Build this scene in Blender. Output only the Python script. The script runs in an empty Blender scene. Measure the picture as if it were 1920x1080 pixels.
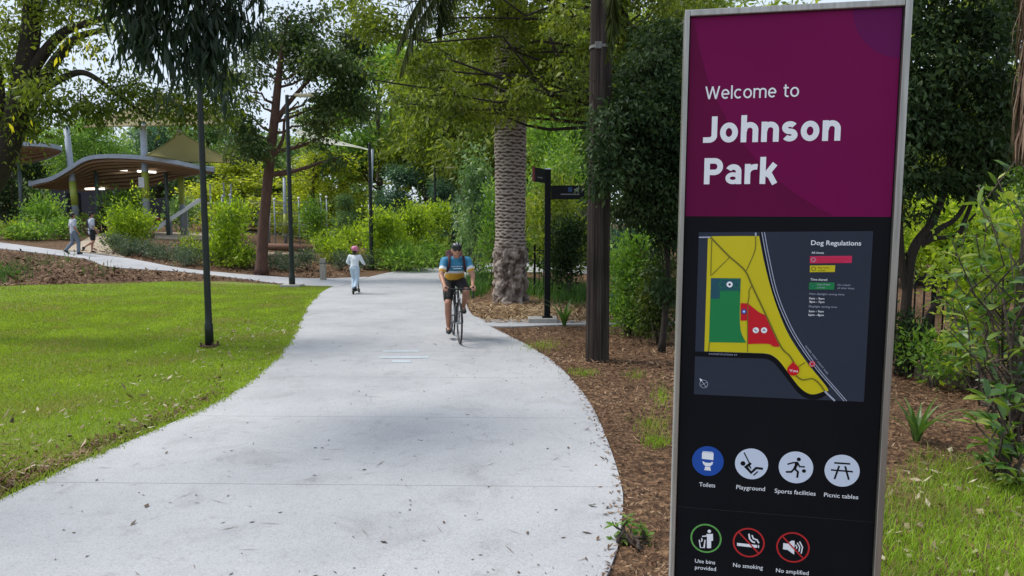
import bpy, bmesh, math, random
import numpy as np
from mathutils import Vector, Matrix

R = math.radians
PI = math.pi
random.seed(7)
rng = np.random.default_rng(11)
scene = bpy.context.scene
COL = scene.collection

# ------------------------------------------------------------------ camera
CAM_H = 1.85
FPX = 1300.0                      # focal length in pixels of the 1920 wide photograph
PITCH = R(5.05)
cam_d = bpy.data.cameras.new("camera")
cam = bpy.data.objects.new("camera", cam_d)
COL.objects.link(cam)
cam.location = (0, 0, CAM_H)
cam.rotation_euler = (PI / 2 - PITCH, 0, 0)
cam_d.sensor_width = 36.0
cam_d.lens = 36.0 * FPX / 1920.0
cam_d.clip_start = 0.05
cam_d.clip_end = 3000.0
scene.camera = cam
EYE = Vector((0, 0, CAM_H))


def ray(px, py):
    """direction through a point of the photograph (1920 x 1080)"""
    a = (px - 960) / FPX
    b = (540 - py) / FPX
    c, s = math.cos(PITCH), math.sin(PITCH)
    return Vector((a, c + b * s, -s + b * c))


def at(px, py, D):
    """the point seen there at ground distance D"""
    d = ray(px, py)
    return EYE + d * (D / d.y)


def sstep(t):
    t = min(1.0, max(0.0, t))
    return t * t * (3 - 2 * t)


def terrain(x, y):
    """height of the ground: flat along the path, a gentle rise to the back left"""
    d = -(x + 5.9) * 0.86 + (y - 23.0) * 0.51
    if d <= 0:
        return 0.0
    r = 0.085 * (d - 1.5 * (1 - math.exp(-d / 1.5)))
    return 3.0 * math.tanh(r / 3.0)


def G(px, py):
    """where the line of sight meets the ground"""
    d = ray(px, py)
    lo, hi = 0.5, None
    t = 0.5
    while t < 400:
        p = EYE + d * t
        if p.z <= terrain(p.x, p.y):
            hi = t
            break
        lo = t
        t += 0.25
    if hi is None:
        p = EYE + d * 60
        return Vector((p.x, p.y, terrain(p.x, p.y)))
    for _ in range(30):
        m = (lo + hi) / 2
        p = EYE + d * m
        if p.z <= terrain(p.x, p.y):
            hi = m
        else:
            lo = m
    return EYE + d * hi


def ground(x, y):
    return Vector((x, y, terrain(x, y)))


# ------------------------------------------------------------------ object helpers
def tag(o, label=None, cat=None, group=None, kind=None):
    if label: o["label"] = label
    if cat: o["category"] = cat
    if group: o["group"] = group
    if kind: o["kind"] = kind
    return o


def thing(name, label, cat, loc=(0, 0, 0), rz=0.0, group=None):
    o = bpy.data.objects.new(name, None)
    COL.objects.link(o)
    o.empty_display_size = 0.2
    o.location = loc
    o.rotation_euler = (0, 0, rz)
    return tag(o, label, cat, group)


def link(name, me, mats, parent=None, smooth=False):
    o = bpy.data.objects.new(name, me)
    COL.objects.link(o)
    if mats is not None:
        if not isinstance(mats, (list, tuple)):
            mats = [mats]
        if len(me.materials) == 0:
            for m in mats:
                me.materials.append(m)
    if parent is not None:
        o.parent = parent
    if smooth:
        me.polygons.foreach_set("use_smooth", [True] * len(me.polygons))
    return o


def np_mesh(name, V, Q, mi=None):
    """mesh from an (n,3) vertex array and an (m,k) face array"""
    V = np.ascontiguousarray(V, dtype=np.float32)
    Q = np.ascontiguousarray(Q, dtype=np.int32)
    me = bpy.data.meshes.new(name)
    me.vertices.add(len(V))
    me.vertices.foreach_set("co", V.ravel())
    k = Q.shape[1]
    me.loops.add(Q.size)
    me.loops.foreach_set("vertex_index", Q.ravel())
    me.polygons.add(len(Q))
    me.polygons.foreach_set("loop_start", np.arange(0, Q.size, k, dtype=np.int32))
    me.polygons.foreach_set("loop_total", np.full(len(Q), k, dtype=np.int32))
    if mi is not None:
        me.polygons.foreach_set("material_index", np.asarray(mi, dtype=np.int32))
    me.update(calc_edges=True)
    me.validate()
    return me


def copy_tree(o, parent=None):
    c = o.copy()
    COL.objects.link(c)
    if parent is not None:
        c.parent = parent
    for ch in list(o.children):
        copy_tree(ch, c)
    return c


class MB:
    """collects simple shapes into one mesh"""
    def __init__(self):
        self.v, self.f, self.m = [], [], []

    def add(self, vs, fs, mi=0):
        b = len(self.v)
        self.v += [tuple(p) for p in vs]
        for f in fs:
            self.f.append(tuple(i + b for i in f))
            self.m.append(mi)
        return self

    def box(self, c, s, mi=0, rot=None, bev=0.0):
        c = Vector(c)
        hx, hy, hz = s[0] / 2, s[1] / 2, s[2] / 2
        if bev > 0:
            b = min(bev, hx * .9, hy * .9, hz * .9)
            bm = bmesh.new()
            bmesh.ops.create_cube(bm, size=1)
            for v in bm.verts:
                v.co = Vector((v.co.x * 2 * hx, v.co.y * 2 * hy, v.co.z * 2 * hz))
            bmesh.ops.bevel(bm, geom=bm.edges[:], offset=b, segments=2, affect='EDGES', profile=0.6)
            bm.verts.ensure_lookup_table()
            vs = [v.co.copy() for v in bm.verts]
            fs = [[v.index for v in f.verts] for f in bm.faces]
            bm.free()
        else:
            vs = [Vector((x, y, z)) for x in (-hx, hx) for y in (-hy, hy) for z in (-hz, hz)]
            fs = [(0, 1, 3, 2), (4, 6, 7, 5), (0, 4, 5, 1), (2, 3, 7, 6), (0, 2, 6, 4), (1, 5, 7, 3)]
        if rot is not None:
            vs = [rot @ v for v in vs]
        return self.add([v + c for v in vs], fs, mi)

    def tube(self, pts, rad, n=8, mi=0, caps=True):
        pts = [Vector(p) for p in pts]
        if not isinstance(rad, (list, tuple)):
            rad = [rad] * len(pts)
        vs, fs = [], []
        prev = None
        for i, p in enumerate(pts):
            a = pts[max(0, i - 1)]
            b = pts[min(len(pts) - 1, i + 1)]
            t = (b - a)
            t = t.normalized() if t.length > 1e-9 else Vector((0, 0, 1))
            if prev is None:
                u = t.orthogonal().normalized()
            else:
                u = (prev - t * prev.dot(t))
                u = u.normalized() if u.length > 1e-6 else t.orthogonal().normalized()
            prev = u
            w = t.cross(u)
            for k in range(n):
                an = 2 * PI * k / n
                vs.append(p + (u * math.cos(an) + w * math.sin(an)) * rad[i])
        for i in range(len(pts) - 1):
            for k in range(n):
                k2 = (k + 1) % n
                fs.append((i * n + k, i * n + k2, (i + 1) * n + k2, (i + 1) * n + k))
        if caps:
            fs.append(tuple(reversed(range(n))))
            e = (len(pts) - 1) * n
            fs.append(tuple(range(e, e + n)))
        return self.add(vs, fs, mi)

    def lathe(self, prof, c=(0, 0, 0), n=20, mi=0):
        c = Vector(c)
        vs, fs = [], []
        for r, z in prof:
            for k in range(n):
                a = 2 * PI * k / n
                vs.append(c + Vector((r * math.cos(a), r * math.sin(a), z)))
        for i in range(len(prof) - 1):
            for k in range(n):
                k2 = (k + 1) % n
                fs.append((i * n + k, i * n + k2, (i + 1) * n + k2, (i + 1) * n + k))
        fs.append(tuple(reversed(range(n))))
        e = (len(prof) - 1) * n
        fs.append(tuple(range(e, e + n)))
        return self.add(vs, fs, mi)

    def mesh(self, name):
        me = bpy.data.meshes.new(name)
        me.from_pydata([tuple(p) for p in self.v], [], self.f)
        me.polygons.foreach_set("material_index", self.m)
        me.update()
        return me

    def build(self, name, mats, parent=None, smooth=False):
        return link(name, self.mesh(name), mats, parent, smooth)


def smooth_line(pts, n=8):
    """Catmull-Rom through the points"""
    pts = [Vector(p) for p in pts]
    out = []
    for i in range(len(pts) - 1):
        p0 = pts[max(0, i - 1)]; p1 = pts[i]; p2 = pts[i + 1]; p3 = pts[min(len(pts) - 1, i + 2)]
        for k in range(n):
            t = k / n
            out.append(0.5 * ((2 * p1) + (p2 - p0) * t + (2 * p0 - 5 * p1 + 4 * p2 - p3) * t * t
                              + (3 * p1 - p0 - 3 * p2 + p3) * t ** 3))
    out.append(pts[-1])
    return out


# ------------------------------------------------------------------ materials
def newmat(name):
    m = bpy.data.materials.new(name)
    m.use_nodes = True
    nt = m.node_tree
    nt.nodes.clear()
    out = nt.nodes.new("ShaderNodeOutputMaterial")
    return m, nt, out


def N(nt, t, **kw):
    n = nt.nodes.new(t)
    for k, v in kw.items():
        if k in n.inputs:
            n.inputs[k].default_value = v
        else:
            setattr(n, k, v)
    return n


def rgba(c):
    return (c[0], c[1], c[2], 1.0)


def ramp(nt, stops, interp='LINEAR'):
    n = nt.nodes.new("ShaderNodeValToRGB")
    el = n.color_ramp.elements
    n.color_ramp.interpolation = interp
    while len(el) < len(stops):
        el.new(0.5)
    for e, (p, c) in zip(el, stops):
        e.position = p
        e.color = rgba(c)
    return n


def surf(name, c1, c2=None, scale=8.0, rough=0.6, metal=0.0, bump=0.0, bscale=None, spec=0.5, stretch=None, detail=4.0, dirt=0.0):
    """procedural surface: noise between two colours, with optional bump"""
    m, nt, out = newmat(name)
    p = N(nt, "ShaderNodeBsdfPrincipled")
    p.inputs["Roughness"].default_value = rough
    p.inputs["Metallic"].default_value = metal
    p.inputs["Specular IOR Level"].default_value = spec
    nt.links.new(p.outputs[0], out.inputs[0])
    tc = N(nt, "ShaderNodeTexCoord")
    src = tc.outputs["Object"]
    if stretch:
        mp = N(nt, "ShaderNodeMapping")
        mp.inputs["Scale"].default_value = stretch
        nt.links.new(src, mp.inputs[0])
        src = mp.outputs[0]
    if c2 is None:
        c2 = tuple(x * 0.85 for x in c1)
    nz = N(nt, "ShaderNodeTexNoise", Scale=scale, Detail=detail, Roughness=0.6)
    nt.links.new(src, nz.inputs["Vector"])
    rp = ramp(nt, [(0.32, c1), (0.68, c2)])
    nt.links.new(nz.outputs[0], rp.inputs[0])
    nt.links.new(rp.outputs[0], p.inputs["Base Color"])
    rr = N(nt, "ShaderNodeMapRange")
    rr.inputs[3].default_value = max(0.05, rough - 0.08); rr.inputs[4].default_value = min(1, rough + 0.1)
    nt.links.new(nz.outputs[0], rr.inputs[0])
    nt.links.new(rr.outputs[0], p.inputs["Roughness"])
    if bump > 0:
        nb = N(nt, "ShaderNodeTexNoise", Scale=bscale or scale * 4, Detail=5.0)
        nt.links.new(src, nb.inputs["Vector"])
        b = N(nt, "ShaderNodeBump", Strength=bump)
        b.inputs["Distance"].default_value = 0.02
        nt.links.new(nb.outputs[0], b.inputs["Height"])
        nt.links.new(b.outputs[0], p.inputs["Normal"])
    return m


def leafmat(name, cols, trans=0.35, rough=0.5, nscale=0.5, spec=0.35, tboost=1.5):
    """leaves: a colour per leaf, a slow drift from clump to clump, light through the blade"""
    m, nt, out = newmat(name)
    geo = N(nt, "ShaderNodeNewGeometry")
    tc = N(nt, "ShaderNodeTexCoord")
    nz = N(nt, "ShaderNodeTexNoise", Scale=nscale, Detail=2.0)
    nt.links.new(tc.outputs["Object"], nz.inputs["Vector"])
    mx = N(nt, "ShaderNodeMath", operation='MULTIPLY_ADD')
    mx.inputs[1].default_value = 1.6; mx.inputs[2].default_value = -0.55
    nt.links.new(nz.outputs[0], mx.inputs[0])
    ad = N(nt, "ShaderNodeMath", operation='MULTIPLY_ADD')
    ad.inputs[1].default_value = 0.62
    nt.links.new(geo.outputs["Random Per Island"], ad.inputs[0])
    nt.links.new(mx.outputs[0], ad.inputs[2])
    k = len(cols)
    rp = ramp(nt, [(i / (k - 1) * 0.9 + 0.05, c) for i, c in enumerate(cols)])
    nt.links.new(ad.outputs[0], rp.inputs[0])
    p = N(nt, "ShaderNodeBsdfPrincipled")
    p.inputs["Roughness"].default_value = rough
    p.inputs["Specular IOR Level"].default_value = spec
    nt.links.new(rp.outputs[0], p.inputs["Base Color"])
    tr = N(nt, "ShaderNodeBsdfTranslucent")
    hs = N(nt, "ShaderNodeMix", data_type='RGBA', blend_type='MULTIPLY')
    hs.inputs[0].default_value = 1.0
    hs.inputs[7].default_value = (1.25 * tboost, 1.3 * tboost, 0.55 * tboost, 1)
    nt.links.new(rp.outputs[0], hs.inputs[6])
    nt.links.new(hs.outputs[2], tr.inputs[0])
    ms = N(nt, "ShaderNodeMixShader")
    ms.inputs[0].default_value = trans
    nt.links.new(p.outputs[0], ms.inputs[1])
    nt.links.new(tr.outputs[0], ms.inputs[2])
    nt.links.new(ms.outputs[0], out.inputs[0])
    return m


def plain(name, c, rough=0.5, metal=0.0, spec=0.5):
    return surf(name, c, tuple(x * 0.9 for x in c), scale=14, rough=rough, metal=metal, spec=spec)


def glow(name, c, s):
    m, nt, out = newmat(name)
    p = N(nt, "ShaderNodeBsdfPrincipled")
    p.inputs["Base Color"].default_value = rgba(c)
    p.inputs["Emission Color"].default_value = rgba(c)
    p.inputs["Emission Strength"].default_value = s
    nt.links.new(p.outputs[0], out.inputs[0])
    return m


# ------------------------------------------------------------------ light
SUN_EL, SUN_AZ = R(57), R(285)      # azimuth clockwise from +Y: high from the left, a little beyond the scene
world = bpy.data.worlds.new("World")
scene.world = world
world.use_nodes = True
wn = world.node_tree
wn.nodes.clear()
wo = wn.nodes.new("ShaderNodeOutputWorld")
bg = wn.nodes.new("ShaderNodeBackground")
sky = wn.nodes.new("ShaderNodeTexSky")
sky.sky_type = 'NISHITA'
sky.sun_disc = False
sky.sun_elevation = SUN_EL
sky.sun_rotation = SUN_AZ
sky.air_density = 1.0
sky.dust_density = 3.0
sky.ozone_density = 1.0
# thin high cloud over the sky
wtc = wn.nodes.new("ShaderNodeTexCoord")
wnz = N(wn, "ShaderNodeTexNoise", Scale=2.2, Detail=6.0, Roughness=0.6)
wn.links.new(wtc.outputs["Generated"], wnz.inputs["Vector"])
wrp = ramp(wn, [(0.25, (0.62,) * 3), (0.65, (0.92,) * 3)])
wn.links.new(wnz.outputs[0], wrp.inputs[0])
wmx = N(wn, "ShaderNodeMix", data_type='RGBA')
wmx.inputs[7].default_value = (5.7, 6.5, 7.6, 1)
wn.links.new(wrp.outputs[0], wmx.inputs[0])
wn.links.new(sky.outputs[0], wmx.inputs[6])
wn.links.new(wmx.outputs[2], bg.inputs[0])
bg.inputs[1].default_value = 0.15
wn.links.new(bg.outputs[0], wo.inputs[0])
sun_d = bpy.data.lights.new("sun", 'SUN')
sun_d.energy = 3.5
sun_d.angle = R(19)
sun_d.color = (1.0, 0.95, 0.86)
sun = bpy.data.objects.new("sun", sun_d)
COL.objects.link(sun)
sd = Vector((math.sin(SUN_AZ) * math.cos(SUN_EL), math.cos(SUN_AZ) * math.cos(SUN_EL), math.sin(SUN_EL)))
sun.rotation_euler = (-sd).to_track_quat('-Z', 'Y').to_euler()
sun.location = (-12, -5, 25)

scene.view_settings.view_transform = 'Standard'
scene.view_settings.look = 'None'
scene.view_settings.exposure = 0
scene.render.engine = 'CYCLES'
scene.cycles.max_bounces = 9
scene.cycles.diffuse_bounces = 7
scene.cycles.glossy_bounces = 2
scene.cycles.transmission_bounces = 7
scene.cycles.caustics_reflective = False
scene.cycles.caustics_refractive = False
scene.cycles.use_denoising = True
# ------------------------------------------------------------------ ground sheet
def axis(lo, hi, dense_lo, dense_hi, step, grow=1.35):
    a = list(np.arange(dense_lo, dense_hi + 1e-6, step))
    s, v = step, dense_hi
    while v < hi:
        s *= grow; v += s; a.append(v)
    s, v = step, dense_lo
    while v > lo:
        s *= grow; v -= s; a.insert(0, v)
    return np.array(a)


def soil_mat(name, cols, chip=(0.26, 0.155, 0.085), chip2=(0.03, 0.017, 0.011), vs=26.0, bump=0.9):
    """bark mulch: small cells of many browns over a soft drift"""
    m, nt, out = newmat(name)
    p = N(nt, "ShaderNodeBsdfPrincipled", Roughness=0.9)
    p.inputs["Specular IOR Level"].default_value = 0.2
    nt.links.new(p.outputs[0], out.inputs[0])
    tc = N(nt, "ShaderNodeTexCoord")
    nz = N(nt, "ShaderNodeTexNoise", Scale=0.7, Detail=5.0, Roughness=0.65)
    nt.links.new(tc.outputs["Object"], nz.inputs["Vector"])
    rp = ramp(nt, [(0.3, cols[0]), (0.5, cols[1]), (0.72, cols[2])])
    nt.links.new(nz.outputs[0], rp.inputs[0])
    wob = N(nt, "ShaderNodeTexNoise", Scale=9.0, Detail=2.0)
    nt.links.new(tc.outputs["Object"], wob.inputs["Vector"])
    mixv = N(nt, "ShaderNodeMix", data_type='RGBA')
    mixv.inputs[0].default_value = 0.07
    nt.links.new(tc.outputs["Object"], mixv.inputs[6]); nt.links.new(wob.outputs[1], mixv.inputs[7])
    vo = N(nt, "ShaderNodeTexVoronoi", Scale=vs)
    nt.links.new(mixv.outputs[2], vo.inputs["Vector"])
    sx = N(nt, "ShaderNodeSeparateColor")
    nt.links.new(vo.outputs["Color"], sx.inputs[0])
    r2 = ramp(nt, [(0.0, chip2), (0.55, tuple((a + b) / 2 for a, b in zip(chip, chip2))), (0.85, chip), (1.0, tuple(min(1, c * 1.5) for c in chip))])
    nt.links.new(sx.outputs[0], r2.inputs[0])
    mx = N(nt, "ShaderNodeMix", data_type='RGBA')
    mx.inputs[0].default_value = 0.55
    nt.links.new(rp.outputs[0], mx.inputs[6]); nt.links.new(r2.outputs[0], mx.inputs[7])
    nt.links.new(mx.outputs[2], p.inputs["Base Color"])
    b = N(nt, "ShaderNodeBump", Strength=bump)
    b.inputs["Distance"].default_value = 0.03
    nt.links.new(vo.outputs["Distance"], b.inputs["Height"])
    nt.links.new(b.outputs[0], p.inputs["Normal"])
    return m


M_SOIL = soil_mat("mulch", [(0.05, 0.027, 0.017), (0.088, 0.048, 0.029), (0.125, 0.078, 0.048)])
xs = axis(-700, 700, -34, 14, 0.6)
ys = axis(-60, 900, -2, 50, 0.6)
XX, YY = np.meshgrid(xs, ys)
ZZ = np.vectorize(terrain)(XX, YY)
nx, ny = len(xs), len(ys)
V = np.stack([XX.ravel(), YY.ravel(), ZZ.ravel() - 0.012], 1)
ii = np.arange(nx * ny).reshape(ny, nx)
Q = np.stack([ii[:-1, :-1].ravel(), ii[:-1, 1:].ravel(), ii[1:, 1:].ravel(), ii[1:, :-1].ravel()], 1)
tag(link("ground", np_mesh("ground", V, Q), M_SOIL, smooth=True), kind="structure")


# ------------------------------------------------------------------ concrete paths
def concrete(name, tint=(1, 1, 1), joints=True):
    m, nt, out = newmat(name)
    p = N(nt, "ShaderNodeBsdfPrincipled", Roughness=0.85)
    p.inputs["Specular IOR Level"].default_value = 0.25
    nt.links.new(p.outputs[0], out.inputs[0])
    tc = N(nt, "ShaderNodeTexCoord")
    src = tc.outputs["Object"]
    a = N(nt, "ShaderNodeTexNoise", Scale=0.55, Detail=6.0, Roughness=0.62)
    f = N(nt, "ShaderNodeTexNoise", Scale=95.0, Detail=3.0, Roughness=0.7)
    st = N(nt, "ShaderNodeTexNoise", Scale=5.0, Detail=5.0, Roughness=0.7)
    for n in (a, f, st):
        nt.links.new(src, n.inputs["Vector"])
    c = [tuple(t * v for t, v in zip(tint, k)) for k in ((0.325, 0.33, 0.348), (0.395, 0.40, 0.418), (0.45, 0.452, 0.468))]
    rp = ramp(nt, [(0.28, c[0]), (0.5, c[1]), (0.7, c[2])])
    nt.links.new(a.outputs[0], rp.inputs[0])
    r2 = ramp(nt, [(0.30, (0.62, 0.62, 0.62)), (0.5, (1, 1, 1)), (0.72, (1.12, 1.12, 1.12))])
    nt.links.new(f.outputs[0], r2.inputs[0])
    m1 = N(nt, "ShaderNodeMix", data_type='RGBA', blend_type='MULTIPLY')
    m1.inputs[0].default_value = 0.75
    nt.links.new(rp.outputs[0], m1.inputs[6]); nt.links.new(r2.outputs[0], m1.inputs[7])
    r3 = ramp(nt, [(0.27, (0.72, 0.71, 0.69)), (0.42, (1, 1, 1))])
    nt.links.new(st.outputs[0], r3.inputs[0])
    m2 = N(nt, "ShaderNodeMix", data_type='RGBA', blend_type='MULTIPLY')
    m2.inputs[0].default_value = 0.7
    nt.links.new(m1.outputs[2], m2.inputs[6]); nt.links.new(r3.outputs[0], m2.inputs[7])
    col = m2.outputs[2]
    if joints:
        sx = N(nt, "ShaderNodeSeparateXYZ")
        nt.links.new(src, sx.inputs[0])
        k = N(nt, "ShaderNodeMath", operation='MULTIPLY_ADD')
        k.inputs[1].default_value = 0.022
        nt.links.new(sx.outputs[0], k.inputs[0]); nt.links.new(sx.outputs[1], k.inputs[2])
        o = N(nt, "ShaderNodeMath", operation='ADD'); o.inputs[1].default_value = -4.80 + 40 * 1.78
        nt.links.new(k.outputs[0], o.inputs[0])
        md = N(nt, "ShaderNodeMath", operation='MODULO'); md.inputs[1].default_value = 1.78
        nt.links.new(o.outputs[0], md.inputs[0])
        df = N(nt, "ShaderNodeMath", operation='LESS_THAN'); df.inputs[1].default_value = 0.011
        nt.links.new(md.outputs[0], df.inputs[0])
        m3 = N(nt, "ShaderNodeMix", data_type='RGBA')
        m3.inputs[7].default_value = (0.25, 0.25, 0.265, 1)
        nt.links.new(df.outputs[0], m3.inputs[0]); nt.links.new(col, m3.inputs[6])
        col = m3.outputs[2]
    bl = N(nt, "ShaderNodeTexNoise", Scale=1.7, Detail=8.0, Roughness=0.72, Distortion=0.6); nt.links.new(src, bl.inputs["Vector"])
    r5 = ramp(nt, [(0.34, (0.80, 0.79, 0.78)), (0.46, (0.97, 0.97, 0.97)), (0.6, (1.0, 1.0, 1.0)), (0.72, (1.07, 1.07, 1.07))]); nt.links.new(bl.outputs[0], r5.inputs[0])
    m5 = N(nt, "ShaderNodeMix", data_type='RGBA', blend_type='MULTIPLY'); m5.inputs[0].default_value = 0.8
    nt.links.new(col, m5.inputs[6]); nt.links.new(r5.outputs[0], m5.inputs[7]); col = m5.outputs[2]
    sp = N(nt, "ShaderNodeTexVoronoi", Scale=16.0); nt.links.new(src, sp.inputs["Vector"])
    r6 = ramp(nt, [(0.035, (0.55, 0.53, 0.5)), (0.07, (1, 1, 1))]); nt.links.new(sp.outputs["Distance"], r6.inputs[0])
    m6 = N(nt, "ShaderNodeMix", data_type='RGBA', blend_type='MULTIPLY'); m6.inputs[0].default_value = 0.35
    nt.links.new(col, m6.inputs[6]); nt.links.new(r6.outputs[0], m6.inputs[7]); col = m6.outputs[2]
    nt.links.new(col, p.inputs["Base Color"])
    b = N(nt, "ShaderNodeBump", Strength=0.35)
    b.inputs["Distance"].default_value = 0.006
    nt.links.new(f.outputs[0], b.inputs["Height"])
    nt.links.new(b.outputs[0], p.inputs["Normal"])
    return m


M_CONC = concrete("path_concrete")
M_CONC2 = concrete("side_path_concrete", joints=False)


def resample(pts, n):
    pts = [Vector(p) for p in pts]
    L = [0]
    for a, b in zip(pts, pts[1:]):
        L.append(L[-1] + (b - a).length)
    out = []
    j = 0
    for i in range(n):
        s = L[-1] * i / (n - 1)
        while j < len(L) - 2 and L[j + 1] < s:
            j += 1
        t = (s - L[j]) / max(1e-9, L[j + 1] - L[j])
        out.append(pts[j].lerp(pts[j + 1], t))
    return out


def strip(name, A, B, mat, n=80, k=8, lift=0.02, skirt=0.06, kind="structure"):
    """a paved strip between two edge lines, laid on the ground, with a thin slab edge"""
    A, B = resample(smooth_line(A, 6), n), resample(smooth_line(B, 6), n)
    vs, fs = [], []
    for i in range(n):
        for j in range(k + 1):
            p = A[i].lerp(B[i], j / k)
            vs.append((p.x, p.y, terrain(p.x, p.y) + lift))
    for i in range(n - 1):
        for j in range(k):
            q = i * (k + 1) + j
            fs.append((q, q + 1, q + k + 2, q + k + 1))
    b = MB().add(vs, fs)
    for j in (0, k):
        e = [vs[i * (k + 1) + j] for i in range(n)]
        lo = [(x, y, z - skirt) for x, y, z in e]
        m = len(e)
        b.add(e + lo, [(i, i + 1, m + i + 1, m + i) for i in range(m - 1)])
    o = b.build(name, mat, smooth=False)
    bm = bmesh.new(); bm.from_mesh(o.data)
    bmesh.ops.recalc_face_normals(bm, faces=bm.faces[:]); bm.to_mesh(o.data); bm.free()
    return tag(o, kind=kind)


PL = [Vector((-5.4, -1.5, 0)), Vector((-5.0, 1.5, 0))] + [G(*p) for p in ((-260, 1040), (0, 937), (150, 867), (330, 790), (440, 735), (510, 680), (545, 635), (565, 592),
     (585, 563), (625, 537), (690, 520), (740, 509), (795, 502.5), (860, 498), (940, 493.5))] + [Vector((6, 40, 0))]
PR = [Vector((0.35, -1.5, 0)), Vector((0.45, 1.5, 0))] + [G(*p) for p in ((1120, 1150), (1153, 1050), (1168, 960), (1164, 905), (1140, 830), (1115, 772), (1085, 727), (1040, 680), (990, 648),
     (945, 625), (900, 602), (878, 580), (874, 555), (884, 533), (905, 519), (950, 509.5))] + [Vector((6, 26, 0))]
LEDGE = smooth_line(PL, 8)
REDGE = smooth_line(PR, 8)
tag(strip("path", PL, PR, M_CONC, n=140, k=10, lift=0.006), kind="structure")
UP = [G(*p) for p in ((-260, 430), (-120, 443), (0, 455), (100, 468), (180, 477), (230, 483), (280, 492), (340, 503), (420, 511.5), (500, 518), (600, 522.5), (690, 519.5))]
LO = [G(*p) for p in ((-260, 440), (-120, 453), (0, 466), (110, 479), (165, 487), (198, 499), (245, 504), (330, 509), (430, 520), (500, 529), (585, 536), (640, 537))]
strip("side_path", UP, LO, M_CONC2, n=80, k=4, lift=0.012)
SA = [G(*p) for p in ((870, 584), (905, 598), (960, 599), (1040, 601), (1120, 602), (1230, 603), (1330, 604))]
SB = [G(*p) for p in ((880, 600), (915, 611), (960, 613), (1040, 610), (1120, 608.5), (1230, 608), (1330, 609))]
strip("side_path", SA, SB, M_CONC2, n=40, k=3, lift=0.010)
# sandy entry to the playground
EA = [G(*p) for p in ((120, 470), (150, 455), (178, 441), (200, 436))]
EB = [G(*p) for p in ((235, 484), (205, 465), (215, 447), (240, 436))]
M_SAND = surf("sand", (0.42, 0.35, 0.27), (0.32, 0.25, 0.19), scale=3, rough=0.95, bump=0.3, bscale=60)
strip("sand_path", EA, EB, M_SAND, n=20, k=4, lift=0.03)
SA2 = [G(*p) for p in ((290, 447), (340, 449), (400, 449))]
SB2 = [G(*p) for p in ((290, 436), (340, 436), (400, 436))]
strip("sand_pit", SA2, SB2, M_SAND, n=20, k=4, lift=0.03)


# ------------------------------------------------------------------ lawn
def lawn_mat():
    m, nt, out = newmat("lawn_turf")
    p = N(nt, "ShaderNodeBsdfPrincipled", Roughness=0.85)
    p.inputs["Specular IOR Level"].default_value = 0.2
    nt.links.new(p.outputs[0], out.inputs[0])
    tc = N(nt, "ShaderNodeTexCoord")
    a = N(nt, "ShaderNodeTexNoise", Scale=0.5, Detail=7.0, Roughness=0.65)
    f = N(nt, "ShaderNodeTexNoise", Scale=42.0, Detail=4.0, Roughness=0.7)
    nt.links.new(tc.outputs["Object"], a.inputs["Vector"]); nt.links.new(tc.outputs["Object"], f.inputs["Vector"])
    rp = ramp(nt, [(0.25, (0.22, 0.19, 0.075)), (0.42, (0.17, 0.21, 0.035)), (0.6, (0.15, 0.24, 0.02)), (0.75, (0.20, 0.30, 0.025))])
    nt.links.new(a.outputs[0], rp.inputs[0])
    r2 = ramp(nt, [(0.3, (0.5, 0.5, 0.5)), (0.55, (1, 1, 1)), (0.75, (1.4, 1.35, 1.2))])
    nt.links.new(f.outputs[0], r2.inputs[0])
    m1 = N(nt, "ShaderNodeMix", data_type='RGBA', blend_type='MULTIPLY')
    m1.inputs[0].default_value = 0.8
    nt.links.new(rp.outputs[0], m1.inputs[6]); nt.links.new(r2.outputs[0], m1.inputs[7])
    nt.links.new(m1.outputs[2], p.inputs["Base Color"])
    b = N(nt, "ShaderNodeBump", Strength=0.8); b.inputs["Distance"].default_value = 0.02
    nt.links.new(f.outputs[0], b.inputs["Height"]); nt.links.new(b.outputs[0], p.inputs["Normal"])
    return m


LE = sorted([(p.y, p.x) for p in LEDGE if p.y < 22])
LEy = np.array([a for a, _ in LE]); LEx = np.array([b for _, b in LE])
def left_edge(y): return float(np.interp(y, LEy, LEx))
TOPB = [G(*p) for p in ((-700, 600), (-300, 556), (0, 537), (120, 534), (200, 532), (330, 528), (430, 528), (500, 532), (560, 536), (608, 538))]
TOPB = sorted([(p.x, p.y) for p in TOPB])
TBx = np.array([a for a, _ in TOPB]); TBy = np.array([b for _, b in TOPB])
def lawn_top(x): return float(np.interp(x, TBx, TBy))
nu, nv = 90, 70
vs = []
for j in range(nv):
    v = j / (nv - 1)
    for i in range(nu):
        u = i / (nu - 1)
        y = -1.5 + v * (lawn_top(-6) + 1.5)
        for _ in range(4):
            x = -26 + u * (left_edge(y) + 26)
            y = -1.5 + v * (lawn_top(x) + 1.5)
        vs.append((x, y, terrain(x, y) - 0.002 + 0.006 * sstep((terrain(x, y)) * 10)))
fs = [(j * nu + i, j * nu + i + 1, (j + 1) * nu + i + 1, (j + 1) * nu + i) for j in range(nv - 1) for i in range(nu - 1)]
tag(MB().add(vs, fs).build("lawn", lawn_mat(), smooth=True), kind="structure")


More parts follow.
